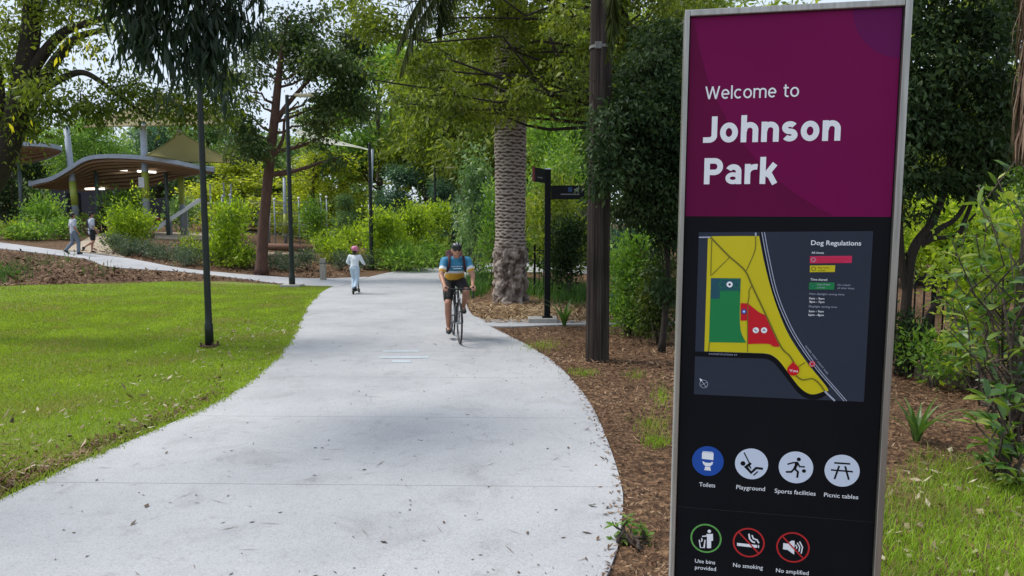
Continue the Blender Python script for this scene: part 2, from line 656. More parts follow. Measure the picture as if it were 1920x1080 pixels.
def blades(name, X, Y, H, W, mat, lean=0.5, label=None, z0=0.0):
    """one grass blade per point: a bent, tapering strip of two faces"""
    n = len(X)
    Z = np.array([terrain(a, b) for a, b in zip(X, Y)]) + z0
    P = np.stack([X, Y, Z], 1)
    a = rng.uniform(0, 2 * PI, n)
    side = np.stack([np.cos(a), np.sin(a), np.zeros(n)], 1)
    b = rng.uniform(0, 2 * PI, n)
    tip = np.stack([np.cos(b), np.sin(b), np.zeros(n)], 1) * (rng.uniform(0.1, 1, n) * lean * H)[:, None]
    w = (W / 2)[:, None]
    up = np.zeros((n, 3)); up[:, 2] = H
    V = np.stack([P - side * w, P + side * w, P + up * 0.6 + tip * 0.35 + side * w * 0.8, P + up + tip, P + up * 0.6 + tip * 0.35 - side * w * 0.8], 1).reshape(-1, 3)
    base = np.arange(n)[:, None] * 5
    Q = base + np.array([[0, 1, 2, 4]])
    T = base + np.array([[4, 2, 3, 3]])
    T = base + np.array([[4, 2, 3]])
    me = bpy.data.meshes.new(name)
    me.vertices.add(len(V)); me.vertices.foreach_set("co", V.astype(np.float32).ravel())
    loops = np.concatenate([Q.ravel(), T.ravel()]).astype(np.int32)
    me.loops.add(len(loops)); me.loops.foreach_set("vertex_index", loops)
    me.polygons.add(2 * n)
    me.polygons.foreach_set("loop_start", np.concatenate([np.arange(n) * 4, 4 * n + np.arange(n) * 3]).astype(np.int32))
    me.polygons.foreach_set("loop_total", np.concatenate([np.full(n, 4), np.full(n, 3)]).astype(np.int32))
    me.update(calc_edges=True)
    return link(name, me, mat)


M_GRASS = leafmat("lawn_grass", [(0.36, 0.30, 0.14), (0.19, 0.235, 0.035), (0.24, 0.335, 0.034), (0.34, 0.44, 0.05)], trans=0.3, nscale=0.8, spec=0.25)
n = 330000
D = 2.2 + 19.3 * rng.random(n) ** 1.25
px = np.where(rng.random(n) < .70, rng.uniform(-60, 640, n), rng.uniform(-900, -60, n))
X = (px - 960) / FPX * D
le = np.interp(D, LEy, LEx); tb = np.interp(X, TBx, TBy)
edge = rng.normal(0, 0.045, n)
ok = (X < le - 0.02 + edge) & (D < tb + edge * 3)
# thinner towards the worn ground by the near corner
worn = (D < 6.5) & (rng.random(n) < 0.35)
ok &= ~worn
X, D = X[ok], D[ok]
sc = np.clip(D / 7.0, 0.75, 2.2)
o = blades("lawn_grass", X, D, rng.uniform(0.016, 0.042, len(X)), rng.uniform(0.005, 0.009, len(X)) * sc, M_GRASS, lean=0.9)
tag(o, "short bright green lawn grass left of the path", "grass", kind="stuff")

# ------------------------------------------------------------------ chips, leaves and twigs lying about
M_CHIP = leafmat("bark_chip", [(0.032, 0.017, 0.011), (0.085, 0.044, 0.025), (0.15, 0.083, 0.047), (0.33, 0.225, 0.14)], trans=0.0, nscale=1.2, rough=0.85, spec=0.15)
M_STRAW = leafmat("straw_litter", [(0.16, 0.10, 0.055), (0.30, 0.20, 0.11), (0.46, 0.34, 0.21)], trans=0.0, nscale=1.0, rough=0.85, spec=0.15)
M_LITTER = leafmat("dry_leaf", [(0.07, 0.05, 0.035), (0.17, 0.125, 0.08), (0.36, 0.29, 0.20), (0.55, 0.49, 0.37)], trans=0.1, nscale=2.0, rough=0.8, spec=0.2)


def scatter(name, P, L, W, mat, tilt=0.35, lift=0.006, curl=0.0):
    """flat bits lying at random: four-cornered slivers, slightly tilted"""
    n = len(P)
    a = rng.uniform(0, 2 * PI, n)
    t1 = rng.normal(0, tilt, n); t2 = rng.normal(0, tilt, n)
    ax = np.stack([np.cos(a), np.sin(a), np.tan(np.clip(t1, -1, 1))], 1)
    bx = np.stack([-np.sin(a), np.cos(a), np.tan(np.clip(t2, -1, 1))], 1)
    h = np.abs(ax[:, 2]) * L / 2 + np.abs(bx[:, 2]) * W / 2
    C = P.copy(); C[:, 2] += lift + h * 0.8
    Lh, Wh = (L / 2)[:, None], (W / 2)[:, None]
    k = rng.uniform(0.3, 1.0, (n, 1))
    up = np.zeros((n, 3)); up[:, 2] = curl * L
    V = np.stack([C - ax * Lh + up, C - bx * Wh * k, C + ax * Lh + up, C + bx * Wh], 1).reshape(-1, 3)
    Q = np.arange(n)[:, None] * 4 + np.arange(4)[None, :]
    return link(name, np_mesh(name, V, Q), mat)


def on_ground(X, Y):
    return np.stack([X, Y, np.array([terrain(a, b) for a, b in zip(X, Y)])], 1)


REs = sorted([(p.y, p.x) for p in REDGE if p.y < 40])
REy = np.array([a for a, _ in REs]); REx = np.array([b for _, b in REs])
# bed right of the path
n = 46000
D = 2.6 + 10.2 * rng.random(n) ** 1.3
px = rng.uniform(880, 2000, n)
X = (px - 960) / FPX * D
ok = (X > np.interp(D, REy, REx) + 0.0 - np.abs(rng.normal(0, 0.03, n))) & (D < 12.6) & ~((px > 1640) & (D < 5.3))
X, D = X[ok], D[ok]
L = rng.uniform(0.02, 0.06, len(X)) * np.clip(D / 6, 0.75, 1.4)
o = scatter("bark_mulch", on_ground(X, D), L, L * rng.uniform(0.18, 0.45, len(X)), M_CHIP, tilt=0.3)
tag(o, "brown bark chips covering the bed between path and sign", "mulch", kind="stuff")
# straw round the palm
n = 9000
X = rng.normal(0.55, 1.5, n); Y = rng.normal(14.6, 1.3, n)
ok = (X > np.interp(Y, REy, REx) + 0.05) & (Y > 13.2) & (X < 4.5) & (Y < 17.6)
X, Y = X[ok], Y[ok]
o = scatter("straw_litter", on_ground(X, Y), rng.uniform(0.08, 0.3, len(X)), rng.uniform(0.01, 0.035, len(X)), M_STRAW, tilt=0.2)
tag(o, "pale straw and dead frond litter around the palm foot", "litter", kind="stuff")
# far beds, left
n = 26000
px = rng.uniform(-60, 760, n); py = 470 + 66 * rng.random(n)
pts = []
for a, b in zip(px, py):
    if 0 <= a <= 160 and b < 470: continue
    pts.append((a, b))
P = np.array([list(G(a, b)) for a, b in pts[:11000]])
X, Y = P[:, 0], P[:, 1]
ok = (Y > np.interp(X, TBx, TBy) + 0.1) & (X < np.interp(Y, LEy, LEx) - 0.2)
# keep the side path clear
UPs = sorted([(p.x, p.y) for p in smooth_line(UP, 8)]); LOs = sorted([(p.x, p.y) for p in smooth_line(LO, 8)])
uy = np.interp(X, [a for a, _ in UPs], [b for _, b in UPs]); ly = np.interp(X, [a for a, _ in LOs], [b for _, b in LOs])
ok &= ~((Y > ly - 0.1) & (Y < uy + 0.1))
P = P[ok]
L = rng.uniform(0.07, 0.2, len(P))
o = scatter("bark_mulch", P, L, L * rng.uniform(0.2, 0.5, len(P)), M_CHIP, tilt=0.3)
tag(o, "reddish bark mulch in the beds along the side path", "mulch", kind="stuff")
# leaf litter on path and lawn
n = 620
D = 2.6 + 13 * rng.random(n) ** 1.2
u = rng.random(n)
xl = np.interp(D, LEy, LEx); xr = np.interp(D, REy, REx)
X = xl + (xr - xl) * np.where(rng.random(n) < 0.4, u ** 0.3, u)
L = rng.uniform(0.012, 0.04, n) * np.where(rng.random(n) < .08, 2.0, 1.0)
P = np.stack([X, D, np.full(n, 0.006)], 1)
o = scatter("leaf_litter", P, L, L * rng.uniform(0.2, 0.6, n), leafmat("dark_leaf_bit", [(0.03, 0.024, 0.02), (0.07, 0.055, 0.04), (0.14, 0.10, 0.07)], trans=0, rough=0.9), tilt=0.15, lift=0.003)
tag(o, "small dark leaf crumbs strewn over the concrete path", "leaf litter", kind="stuff")
n = 90
D = 2.8 + 9 * rng.random(n) ** 1.2
u = rng.random(n); xl = np.interp(D, LEy, LEx); xr = np.interp(D, REy, REx)
P = np.stack([xl + (xr - xl) * u, D, np.full(n, 0.006)], 1)
o = scatter("twig_litter", P, rng.uniform(0.06, 0.2, n), rng.uniform(0.004, 0.008, n), surf("twig", (0.12, 0.09, 0.07), (0.2, 0.16, 0.12), rough=0.9), tilt=0.02, lift=0.004)
tag(o, "thin dry twigs scattered on the concrete path", "twigs", kind="stuff")
n = 900
D = 3.4 + 10 * rng.random(n) ** 1.6
X = np.interp(D, LEy, LEx) - np.abs(rng.normal(0, 1.1, n)) - 0.03
L = rng.uniform(0.03, 0.10, n)
o = scatter("leaf_litter", on_ground(X, D), L, L * rng.uniform(0.2, 0.4, n), M_LITTER, tilt=0.35, lift=0.02, curl=0.06)
tag(o, "pale dry gum leaves lying on the lawn near the path edge", "leaf litter", kind="stuff")

n = 5200
px = np.concatenate([rng.normal(-20, 70, 3200), rng.uniform(-60, 420, 2000)]); py = np.concatenate([rng.normal(930, 36, 3200), 0 * np.ones(2000)])
for i in range(3200, 5200):
    py[i] = np.interp(px[i], [-60, 0, 150, 330, 440], [965, 937, 867, 790, 735]) - abs(rng.normal(0, 16)) - 2
P = []
for a_, b_ in zip(px, py):
    q = G(a_, min(1060, max(820, b_)) if b_ > 830 else b_)
    if q.x < left_edge(q.y) - 0.02: P.append(list(q))
P = np.array(P)
L = rng.uniform(0.02, 0.06, len(P))
o = scatter("bark_mulch", P, L, L * rng.uniform(0.2, 0.5, len(P)), M_CHIP, tilt=0.35, lift=0.012)
tag(o, "brown bark bits on the worn lawn corner at lower left", "mulch", kind="stuff")

# ragged turf edge and bark spilling over the path edges
n = 5200
D = 2.6 + 16 * rng.random(n) ** 1.4
X = np.interp(D, LEy, LEx) + rng.normal(-0.01, 0.035, n) + 0.03 * np.sin(D * 3.1) * np.sin(D * 7.7)
o = blades("edge_grass", X, D, rng.uniform(0.02, 0.06, n), rng.uniform(0.005, 0.010, n) * np.clip(D / 7, .8, 2), M_GRASS, lean=1.3, z0=0.004)
tag(o, "ragged grass growing over the left edge of the path", "grass", kind="stuff")
n = 220
D = 2.6 + 9 * rng.random(n) ** 1.2
X = np.interp(D, REy, REx) - np.abs(rng.normal(0, 0.08, n))
L = rng.uniform(0.02, 0.06, n)
P = np.stack([X, D, np.full(n, 0.007)], 1)
o = scatter("bark_mulch", P, L, L * rng.uniform(0.2, 0.45, n), M_CHIP, tilt=0.2, lift=0.003)
tag(o, "bark chips strayed onto the right edge of the path", "mulch", kind="stuff")

# painted mark on the path
M_MARK = surf("faded_paint", (0.42, 0.50, 0.55), (0.41, 0.43, 0.46), scale=7, rough=0.8)
b = MB()
for (x0, y0, x1, y1) in ((718, 658, 785, 661), (712, 669, 803, 673), (735, 676, 770, 681)):
    q = [G(*p) for p in ((x0, y1), (x1, y1), (x1, y0), (x0, y0))]
    for p in q: p.z = 0.0100
    b.add(q, [(0, 1, 2, 3)])
tag(b.build("path_marking", M_MARK), kind="structure")

# rough grass bottom right, beyond the sign
n = 42000
px = rng.uniform(1440, 2200, n); D = 1.4 + 4.2 * rng.random(n) ** 0.9
X = (px - 960) / FPX * D
px = px + rng.normal(0, 60, n); X = (px - 960) / FPX * D
keep = (rng.random(n) < np.clip((5.35 + 0.35 * np.sin(X * 4.1) - D) * 1.8, 0, 1)) & (rng.random(n) < np.clip((X - 0.95 - 0.15 * np.sin(D * 5)) * 2.5, 0, 1)) & (rng.random(n) < np.clip((4.6 - X) * 1.2, 0, 1))
X, D = X[keep], D[keep]
M_ROUGH = leafmat("rough_grass", [(0.35, 0.31, 0.13), (0.16, 0.24, 0.028), (0.21, 0.34, 0.025), (0.31, 0.44, 0.045)], trans=0.35, nscale=1.2)
o = blades("rough_grass", X, D, rng.uniform(0.025, 0.09, len(X)), rng.uniform(0.003, 0.006, len(X)), M_ROUGH, lean=1.1)
tag(o, "unmown grass patch right of the sign foot", "grass", kind="stuff")
n = 260
px = rng.uniform(1640, 1990, n); D = 2.4 + 3.4 * rng.random(n)
X = (px - 960) / FPX * D
L = rng.uniform(0.03, 0.09, n)
o = scatter("leaf_litter", on_ground(X, D), L, L * rng.uniform(0.3, 0.6, n), M_LITTER, tilt=0.4, lift=0.015, curl=0.05)
tag(o, "dry pale leaves among the grass right of the sign", "leaf litter", kind="stuff")
# green tufts behind the side path and weeds in the mulch
def tuft_field(name, spots, label, mat, hmin, hmax, w):
    X, Y = [], []
    for (px_, py_, rx, ry, k) in spots:
        for _ in range(k):
            p = G(px_ + random.gauss(0, rx), py_ + random.gauss(0, ry))
            X.append(p.x); Y.append(p.y)
    X, Y = np.array(X), np.array(Y)
    o = blades(name, X, Y, rng.uniform(hmin, hmax, len(X)), rng.uniform(w * .6, w * 1.4, len(X)), mat, lean=0.8)
    return tag(o, label, "grass", kind="stuff")
M_DEEP = leafmat("deep_grass", [(0.03, 0.07, 0.018), (0.05, 0.12, 0.025), (0.09, 0.19, 0.035)], trans=0.3, nscale=0.8)
tuft_field("grass_tufts", [(1010, 547, 30, 6, 1200), (1075, 556, 25, 8, 1200), (890, 540, 12, 8, 1500), (1160, 575, 25, 8, 700), (905, 528, 10, 6, 700)], "soft green grass tufts behind the finger post and palm", M_DEEP, 0.15, 0.4, 0.02)
tuft_field("weed_patch", [(1015, 650, 22, 5, 350), (1095, 700, 16, 4, 250), (1225, 800, 16, 12, 420), (1240, 745, 10, 12, 200), (1230, 830, 14, 6, 300), (1190, 705, 12, 5, 120)], "thin green weeds growing through the bark mulch", M_ROUGH, 0.02, 0.07, 0.006)
tuft_field("weed_patch", [(20, 508, 26, 9, 260), (90, 492, 40, 7, 150), (190, 510, 24, 6, 60), (5, 522, 20, 5, 160)], "straggly weeds on the mulch bed by the lawn", M_DEEP, 0.06, 0.26, 0.022)
# ------------------------------------------------------------------ welcome sign
S_O = Vector((0.5151, 2.1293, 2.4904))
_yaw, _til, _rol = -0.1914, 0.0044, 0.0059
_u = Vector((math.cos(_yaw), math.sin(_yaw), 0)); S_N = Vector((-math.sin(_yaw), math.cos(_yaw), 0))
_v = Vector((0, 0, -1)) * math.cos(_til) + S_N * math.sin(_til)
S_U = _u * math.cos(_rol) + _v * math.sin(_rol)
S_V = -_u * math.sin(_rol) + _v * math.cos(_rol)
S_N = S_U.cross(S_V).normalized()
if S_N.y > 0: S_N = -S_N                # towards the viewer
S_W, S_H = 0.62, 2.50
S_BASE = Vector((S_O.x + S_U.x * S_W / 2, S_O.y + S_U.y * S_W / 2, 0))


def suv(px, py):
    d = ray(px, py)
    t = (S_O - EYE).dot(S_N) / d.dot(S_N)
    p = EYE + d * t - S_O
    return Vector((p.dot(S_U), p.dot(S_V)))


def s3(u, v, h=0.0):
    return S_O + S_U * u + S_V * v + S_N * h - S_BASE


LAY = 0.00012


class Flat:
    """flat graphics on the sign: polygons, discs and strokes at their place on the panel, stacked a hair apart"""
    def __init__(self, h0=0.0):
        self.b = MB(); self.h0 = h0; self.k = 0

    def uv(self, pts, mi, lay=None):
        if lay is None:
            self.k += 1; lay = self.k
        P = [s3(p[0], p[1], self.h0 + lay * LAY) for p in pts]
        ar = sum(pts[i][0] * pts[(i + 1) % len(pts)][1] - pts[(i + 1) % len(pts)][0] * pts[i][1] for i in range(len(pts)))
        idx = list(range(len(P)))
        if ar > 0: idx.reverse()
        self.b.add(P, [tuple(idx)], mi)
        return self

    def poly(self, pts, mi, lay=None):
        return self.uv([suv(*p) for p in pts], mi, lay)

    def scale(self, px, py):
        return (suv(px + 1, py) - suv(px, py)).length

    def disc(self, px, py, r, mi, n=40, lay=None, a0=0, a1=2 * PI):
        c = suv(px, py); q = r * self.scale(px, py)
        full = abs(a1 - a0) > 6.2
        m = n if full else n + 1
        return self.uv([(c.x + q * math.cos(a0 + (a1 - a0) * i / n), c.y + q * math.sin(a0 + (a1 - a0) * i / n)) for i in range(m)], mi, lay)

    def stroke_uv(self, P, w, mi, lay=None, closed=False):
        if lay is None:
            self.k += 1; lay = self.k
        P = [Vector((p[0], p[1])) for p in P]
        P = [p for i, p in enumerate(P) if i == 0 or (p - P[i - 1]).length > 1e-5]
        n = len(P); L, Rr = [], []
        for i in range(n):
            a = P[(i - 1) % n] if (closed or i > 0) else P[i]
            c = P[(i + 1) % n] if (closed or i < n - 1) else P[i]
            t = (c - a).normalized()
            nn = Vector((-t.y, t.x))
            k = 1.0
            if (closed or 0 < i < n - 1):
                e = (P[i] - a).normalized()
                k = min(1.6, 1 / max(0.4, abs(e.dot(t))))
            L.append(P[i] + nn * w / 2 * k); Rr.append(P[i] - nn * w / 2 * k)
        V = [s3(p.x, p.y, self.h0 + lay * LAY) for p in L + Rr]
        m = n if closed else n - 1
        self.b.add(V, [(i, (i + 1) % n, n + (i + 1) % n, n + i) for i in range(m)], mi)
        return self

    def stroke(self, pts, w, mi, lay=None, closed=False):
        return self.stroke_uv([suv(*p) for p in pts], w * self.scale(*pts[0]), mi, lay, closed)

    def ring(self, px, py, r, w, mi, n=48):
        c = suv(px, py); q = self.scale(px, py)
        return self.stroke_uv([(c.x + q * r * math.cos(2 * PI * i / n), c.y + q * r * math.sin(2 * PI * i / n)) for i in range(n)], w * q, mi, closed=True)

    def text(self, s, x0, y0, x1, cap, mi, bold=0.0, ang=0.0):
        """lettering: left end and base line, right end and capital height"""
        cu = bpy.data.curves.new("lettering", 'FONT')
        cu.body = s; cu.size = 1.0; cu.offset = bold; cu.resolution_u = 3
        ob = bpy.data.objects.new("lettering", cu)
        COL.objects.link(ob)
        dg = bpy.context.evaluated_depsgraph_get()
        me = bpy.data.meshes.new_from_object(ob.evaluated_get(dg))
        bpy.data.objects.remove(ob)
        V = [v.co.copy() for v in me.vertices]
        F = [tuple(p.vertices) for p in me.polygons]
        bpy.data.meshes.remove(me); bpy.data.curves.remove(cu)
        xmin = min(v.x for v in V); xmax = max(v.x for v in V)
        a = suv(x0, y0); q = self.scale(x0, y0)
        if ang:
            wdt = (suv(x0 + (x1 - x0), y0 + (x1 - x0) * math.tan(ang)) - a).length
        else:
            wdt = suv(x1, y0).x - a.x
        sx = wdt / (xmax - xmin); sy = cap * q / 0.70
        self.k += 1
        ca, sa = math.cos(ang), math.sin(ang)
        P = []
        for v in V:
            x = (v.x - xmin) * sx; y = -v.y * sy
            P.append(s3(a.x + x * ca - y * sa, a.y + x * sa + y * ca, self.h0 + self.k * LAY))
        # face the viewer
        f0 = max(F, key=lambda f: (P[f[1]] - P[f[0]]).cross(P[f[2]] - P[f[0]]).length)
        if (P[f0[1]] - P[f0[0]]).cross(P[f0[2]] - P[f0[0]]).dot(S_N) < 0:
            F = [tuple(reversed(f)) for f in F]
        self.b.add(P, F, mi)
        return self

    def build(self, name, mats, parent):
        return self.b.build(name, mats, parent)


def clip_poly(P, Qd):
    """clip polygon P to convex quad Qd (Sutherland-Hodgman)"""
    c = Vector((sum(q[0] for q in Qd) / len(Qd), sum(q[1] for q in Qd) / len(Qd)))
    out = [Vector((p[0], p[1])) for p in P]
    for i in range(len(Qd)):
        a = Vector(Qd[i]); b = Vector(Qd[(i + 1) % len(Qd)])
        e = b - a; nn = Vector((-e.y, e.x))
        if nn.dot(c - a) < 0: nn = -nn
        src, out = out, []
        for j in range(len(src)):
            p, q = src[j], src[(j + 1) % len(src)]
            dp, dq = nn.dot(p - a), nn.dot(q - a)
            if dp >= 0: out.append(p)
            if (dp >= 0) != (dq >= 0):
                out.append(p.lerp(q, dp / (dp - dq)))
    return out


def ink(name, c, rough=0.38, spec=0.4):
    return surf(name, c, tuple(x * 0.93 for x in c), scale=5, rough=rough, spec=spec)


M_ALU = surf("brushed_aluminium", (0.47, 0.455, 0.415), (0.31, 0.30, 0.27), scale=6, rough=0.38, metal=0.85, stretch=(12, 12, 0.6), bump=0.05)
M_MAG = surf("magenta_print", (0.185, 0.0045, 0.075), (0.172, 0.0042, 0.070), scale=3, rough=0.5, spec=0.1)
M_MAGD = ink("dark_magenta_print", (0.135, 0.0045, 0.052), 0.5, 0.1)
M_PURP = ink("purple_print", (0.138, 0.0085, 0.092), 0.5, 0.1)
M_BLACKP = surf("black_print", (0.0055, 0.006, 0.0085), (0.0075, 0.008, 0.0105), scale=3, rough=0.5, spec=0.1)
M_SEAM = ink("seam_dark", (0.018, 0.018, 0.022), 0.5)
M_WHITEP = ink("white_print", (0.90, 0.92, 0.96), 0.45, 0.3)
M_PALE = ink("pale_blue_print", (0.66, 0.74, 0.88), 0.45, 0.3)
M_SLATE = ink("slate_print", (0.036, 0.043, 0.065), 0.5, 0.1)
M_YEL = ink("yellow_print", (0.66, 0.56, 0.006))
M_GRN = ink("green_print", (0.004, 0.23, 0.062))
M_TEAL = ink("teal_print", (0.010, 0.085, 0.12))
M_RED = ink("red_print", (0.62, 0.004, 0.016))
M_PINK = ink("pink_print", (0.68, 0.02, 0.10))
M_OLIVE = ink("olive_print", (0.17, 0.155, 0.012))
M_GREY = ink("grey_print", (0.42, 0.46, 0.58))
M_BLUE = ink("blue_print", (0.006, 0.075, 0.40))
M_LIME = ink("lime_ring", (0.13, 0.42, 0.09))
M_REDR = ink("red_ring", (0.55, 0.022, 0.025))
PAL = [M_BLACKP, M_WHITEP, M_PALE, M_SLATE, M_YEL, M_GRN, M_TEAL, M_RED, M_PINK, M_OLIVE, M_GREY, M_BLUE, M_LIME, M_REDR]
BK, WH, PA, SL, YE, GR, TE, RE, PI_, OL, GY, BU, LI, RR = range(14)

sign = thing("park_sign", "tall aluminium framed park welcome sign with magenta header, black panel and map", "sign", S_BASE)


def sbox(b, u0, u1, v0, v1, h0, h1, mi=0):
    P = [s3(u, v, h) for u in (u0, u1) for v in (v0, v1) for h in (h0, h1)]
    return b.add(P, [(0, 1, 3, 2), (4, 6, 7, 5), (0, 4, 5, 1), (2, 3, 7, 6), (0, 2, 6, 4), (1, 5, 7, 3)], mi)


S_BOT = S_O.z - 0.03
b = MB()
FW = 0.0225
FL, FR = 0.0145, 0.0195
sbox(b, 0, FL, 0, S_BOT, -0.075, 0.012)
sbox(b, S_W - FR, S_W, 0, S_BOT, -0.075, 0.012)
sbox(b, FL, S_W - FR, 0, 0.019, -0.075, 0.0105)
sbox(b, FL, S_W - FR, S_BOT - 0.05, S_BOT, -0.075, 0.0105)
fr = b.build("frame", M_ALU, sign)
mod = fr.modifiers.new("bevel", 'BEVEL'); mod.width = 0.0025; mod.segments = 2
vb = suv(1475, 406).y
b = MB(); sbox(b, FL + .003, S_W - FR - .0035, 0.0205, vb, -0.06, -0.001)
head = b.build("header_panel", M_MAG, sign)
b = MB(); sbox(b, FL + .003, S_W - FR - .0035, vb + 0.0001, S_BOT - 0.055, -0.06, -0.0013)
info = b.build("information_panel", M_BLACKP, sign)
# tone-on-tone circles in the header
u0, u1, v0, v1 = FL + .0031, S_W - FR - .0036, 0.0206, vb - .0005
quad = [(u0, v0), (u1, v0), (u1, v1), (u0, v1)]
f = Flat(-0.001)
c = suv(1702, 12); r = 0.142
p1 = clip_poly([(c.x + r * math.cos(2 * PI * i / 64), c.y + r * math.sin(2 * PI * i / 64)) for i in range(64)], quad)
f.uv(p1, 1)
# everything outside the large circle, lower left, is a darker tone
edge = [suv(*p) for p in smooth_line([Vector((x, y, 0)).to_3d() for x, y in ((1302, 40), (1312, 90), (1328, 150), (1358, 215), (1398, 275), (1450, 330), (1505, 372), (1562, 404))], 6) for p in [(p.x, p.y)]]
P = clip_poly([tuple(e) for e in edge] + [(u0, v1), (u0, edge[0].y)], quad)
f.uv(P, 0)
f.build("tonal_circles", [M_MAGD, M_PURP], head)
def arc(cx, cy, rx, ry, a0, a1, n=18):
    return [(cx + rx * math.cos(R(a0 + (a1 - a0) * i / n)), cy + ry * math.sin(R(a0 + (a1 - a0) * i / n))) for i in range(n + 1)]


def glyph(ch, w):
    """centre lines of a plain grotesque letter, capital height 1; returns the width and the strokes"""
    h = w / 2; X = 0.76; y1, y0 = X - h, h
    my = X / 2
    if ch == 'o':
        W = 0.64; return W, [arc(W / 2, my, W / 2 - h, my - h, 0, 360, 36)[:-1]], True
    if ch == 'c':
        W = 0.58; return W, [arc(0.32, my, 0.32 - h, my - h, 48, 312, 28)], False
    if ch == 'e':
        W = 0.61; rx = 0.305 - h
        return W, [arc(0.305, my, rx, my - h, -48, -360, 30), [(h, my - 0.005), (W - h * 0.6, my - 0.005)]], False
    if ch == 'l':
        return w, [[(h, 0), (h, 1.03)]], False
    if ch == 't':
        return 0.38, [[(0.15, 0.96), (0.15, 0.22)] + arc(0.30, 0.22, 0.15, 0.22 - h, 180, 270, 8) + [(0.38, h)], [(0.0, X - h * 0.8), (0.37, X - h * 0.8)]], False
    if ch in 'nh':
        W = 0.62; r = W / 2 - h
        return W, [[(h, 0), (h, X if ch == 'n' else 1.02)], [(h, 0.40)] + arc(W / 2 + 0.01, X - h - 0.20, r - 0.01, 0.20, 180, 0, 16) + [(W - h, 0)]], False
    if ch == 'm':
        W = 0.96; r = (W - w) / 4
        return W, [[(h, 0), (h, X)], arc(h + r, X - h - 0.19, r, 0.19, 180, 0, 12) + [(W / 2, 0)], arc(W / 2 + r, X - h - 0.19, r, 0.19, 180, 0, 12) + [(W - h, 0)]], False
    if ch == 'r':
        return 0.43, [[(h, 0), (h, X)], arc(h + 0.27, X - h - 0.25, 0.27, 0.25, 180, 78, 10)], False
    if ch == 's':
        W = 0.55; q = (X - w) / 4; rx = W / 2 - h
        return W, [arc(W / 2, X - h - q, rx, q, 30, 258, 16) + arc(W / 2, h + q, rx, q, 82, -150, 16)], False
    if ch == 'a':
        W = 0.56
        return W, [arc(W / 2 - 0.01, X - h - 0.17, W / 2 - h, 0.17, 158, 0, 14) + [(W - h - 0.005, 0)],
                   ("ring", arc(0.255, 0.225, 0.255 - h * .74, 0.225 - h * .74, 0, 360, 28)[:-1], 0.74)], False
    if ch == 'k':
        return 0.58, [[(h, 0), (h, 1.02)], [(w * 0.9, 0.30), (0.56 - h * 0.5, X)], [(w * 1.4, 0.42), (0.58 - h * 0.6, 0)]], False
    if ch == 'J':
        W = 0.50
        return W, [[(W - h, 1.0), (W - h, 0.30)] + arc(0.20, 0.27, W - h - 0.20, 0.27 - h, 0, -90, 10) + [(0.0, h)]], False
    if ch == 'P':
        W = 0.66; q = 0.30 - h / 2
        return W, [[(h, 0), (h, 1.0)], [(h, 1 - h), (0.36, 1 - h)] + arc(0.36, 1 - h - q + h / 4, W - h - 0.36, q - h / 4, 90, -90, 14) + [(h, 1 - h - 2 * q + h / 2)]], False
    if ch == 'W':
        W = 1.10; return W, [[(h * .9, 1), (0.30, 0.02)], [(0.30, 0.02), (0.55, 0.98)], [(0.55, 0.98), (0.80, 0.02)], [(0.80, 0.02), (W - h * .9, 1)]], False
    return 0.30, [], False


def lettering(f, s, x0, y0, x1, cap, mi, w, gap):
    gl = [glyph(c, w) for c in s]
    tot = sum(g[0] for g in gl) + gap * (len(s) - 1)
    a = suv(x0, y0); wid = suv(x1, y0).x - a.x
    q = f.scale(x0, y0) * cap; sx = wid / tot
    x = 0
    for (gw, strokes, cl) in gl:
        for st in strokes:
            if st[0] == "ring":
                f.stroke_uv([(a.x + (x + p[0]) * sx, a.y - p[1] * q) for p in st[1]], w * q * st[2], mi, closed=True)
                continue
            f.stroke_uv([(a.x + (x + p[0]) * sx, a.y - p[1] * q) for p in st], w * q * 0.97, mi, closed=cl)
        x += gw + gap


f = Flat(-0.0006)
lettering(f, "Welcome to", 1322, 186.5, 1497.5, 24.5, 0, 0.125, 0.10)
f.build("header_lettering", [M_WHITEP], head)
f = Flat(-0.0006)
lettering(f, "Johnson", 1318, 268, 1575.5, 50, 0, 0.215, 0.085)
f.build("header_lettering", [M_WHITEP], head)
f = Flat(-0.0006)
lettering(f, "Park", 1319, 345.5, 1456, 50, 0, 0.215, 0.075)
f.build("header_lettering", [M_WHITEP], head)
# seam of the lower panel
b = MB(); vs_ = suv(1455, 965).y
sbox(b, FL + .0031, S_W - FR - .0036, vs_ - .0006, vs_ + .0006, -0.0012, -0.0009)
b.build("panel_seam", M_SEAM, info)

# the map
def mc(*pts): return [(1250 + x / 3.0, 400 + y / 3.0) for x, y in pts]
def mcs(*pts, n=6): return [(p.x, p.y) for p in smooth_line([Vector((x, y, 0)) for x, y in mc(*pts)], n)]
f = Flat(-0.0010)
f.poly(mc((181, 107), (1162, 100), (1110, 1061), (153, 1018)), SL)
road = mcs((158, 790), (300, 797), (480, 802), (560, 806), (603, 825), (640, 862), (700, 938), (750, 1000), (800, 1030), (855, 1030), (900, 1002))
f.stroke(road, 9.5, BK)
f.poly(mcs((232, 140), (250, 130), (380, 128), (520, 128)) + mcs((545, 260), (580, 400), (625, 540), (690, 690), (790, 840), (905, 985), (880, 1003), (830, 1018), (790, 1010), (745, 975), (690, 905), (640, 838), (600, 803), (560, 789), (480, 785), (212, 776)), YE)
f.stroke(mcs((527, 108), (552, 240), (592, 420), (642, 560), (712, 700), (822, 860), (915, 980)), 3.0, BK)
for o_, w_ in ((0, 1.5), (15, 1.5)):
    f.stroke(mcs((535 + o_, 106), (560 + o_, 240), (600 + o_, 420), (650 + o_, 560), (720 + o_, 700), (830 + o_, 860), (930 + o_, 978), (998 + o_, 1056)), w_, GY)
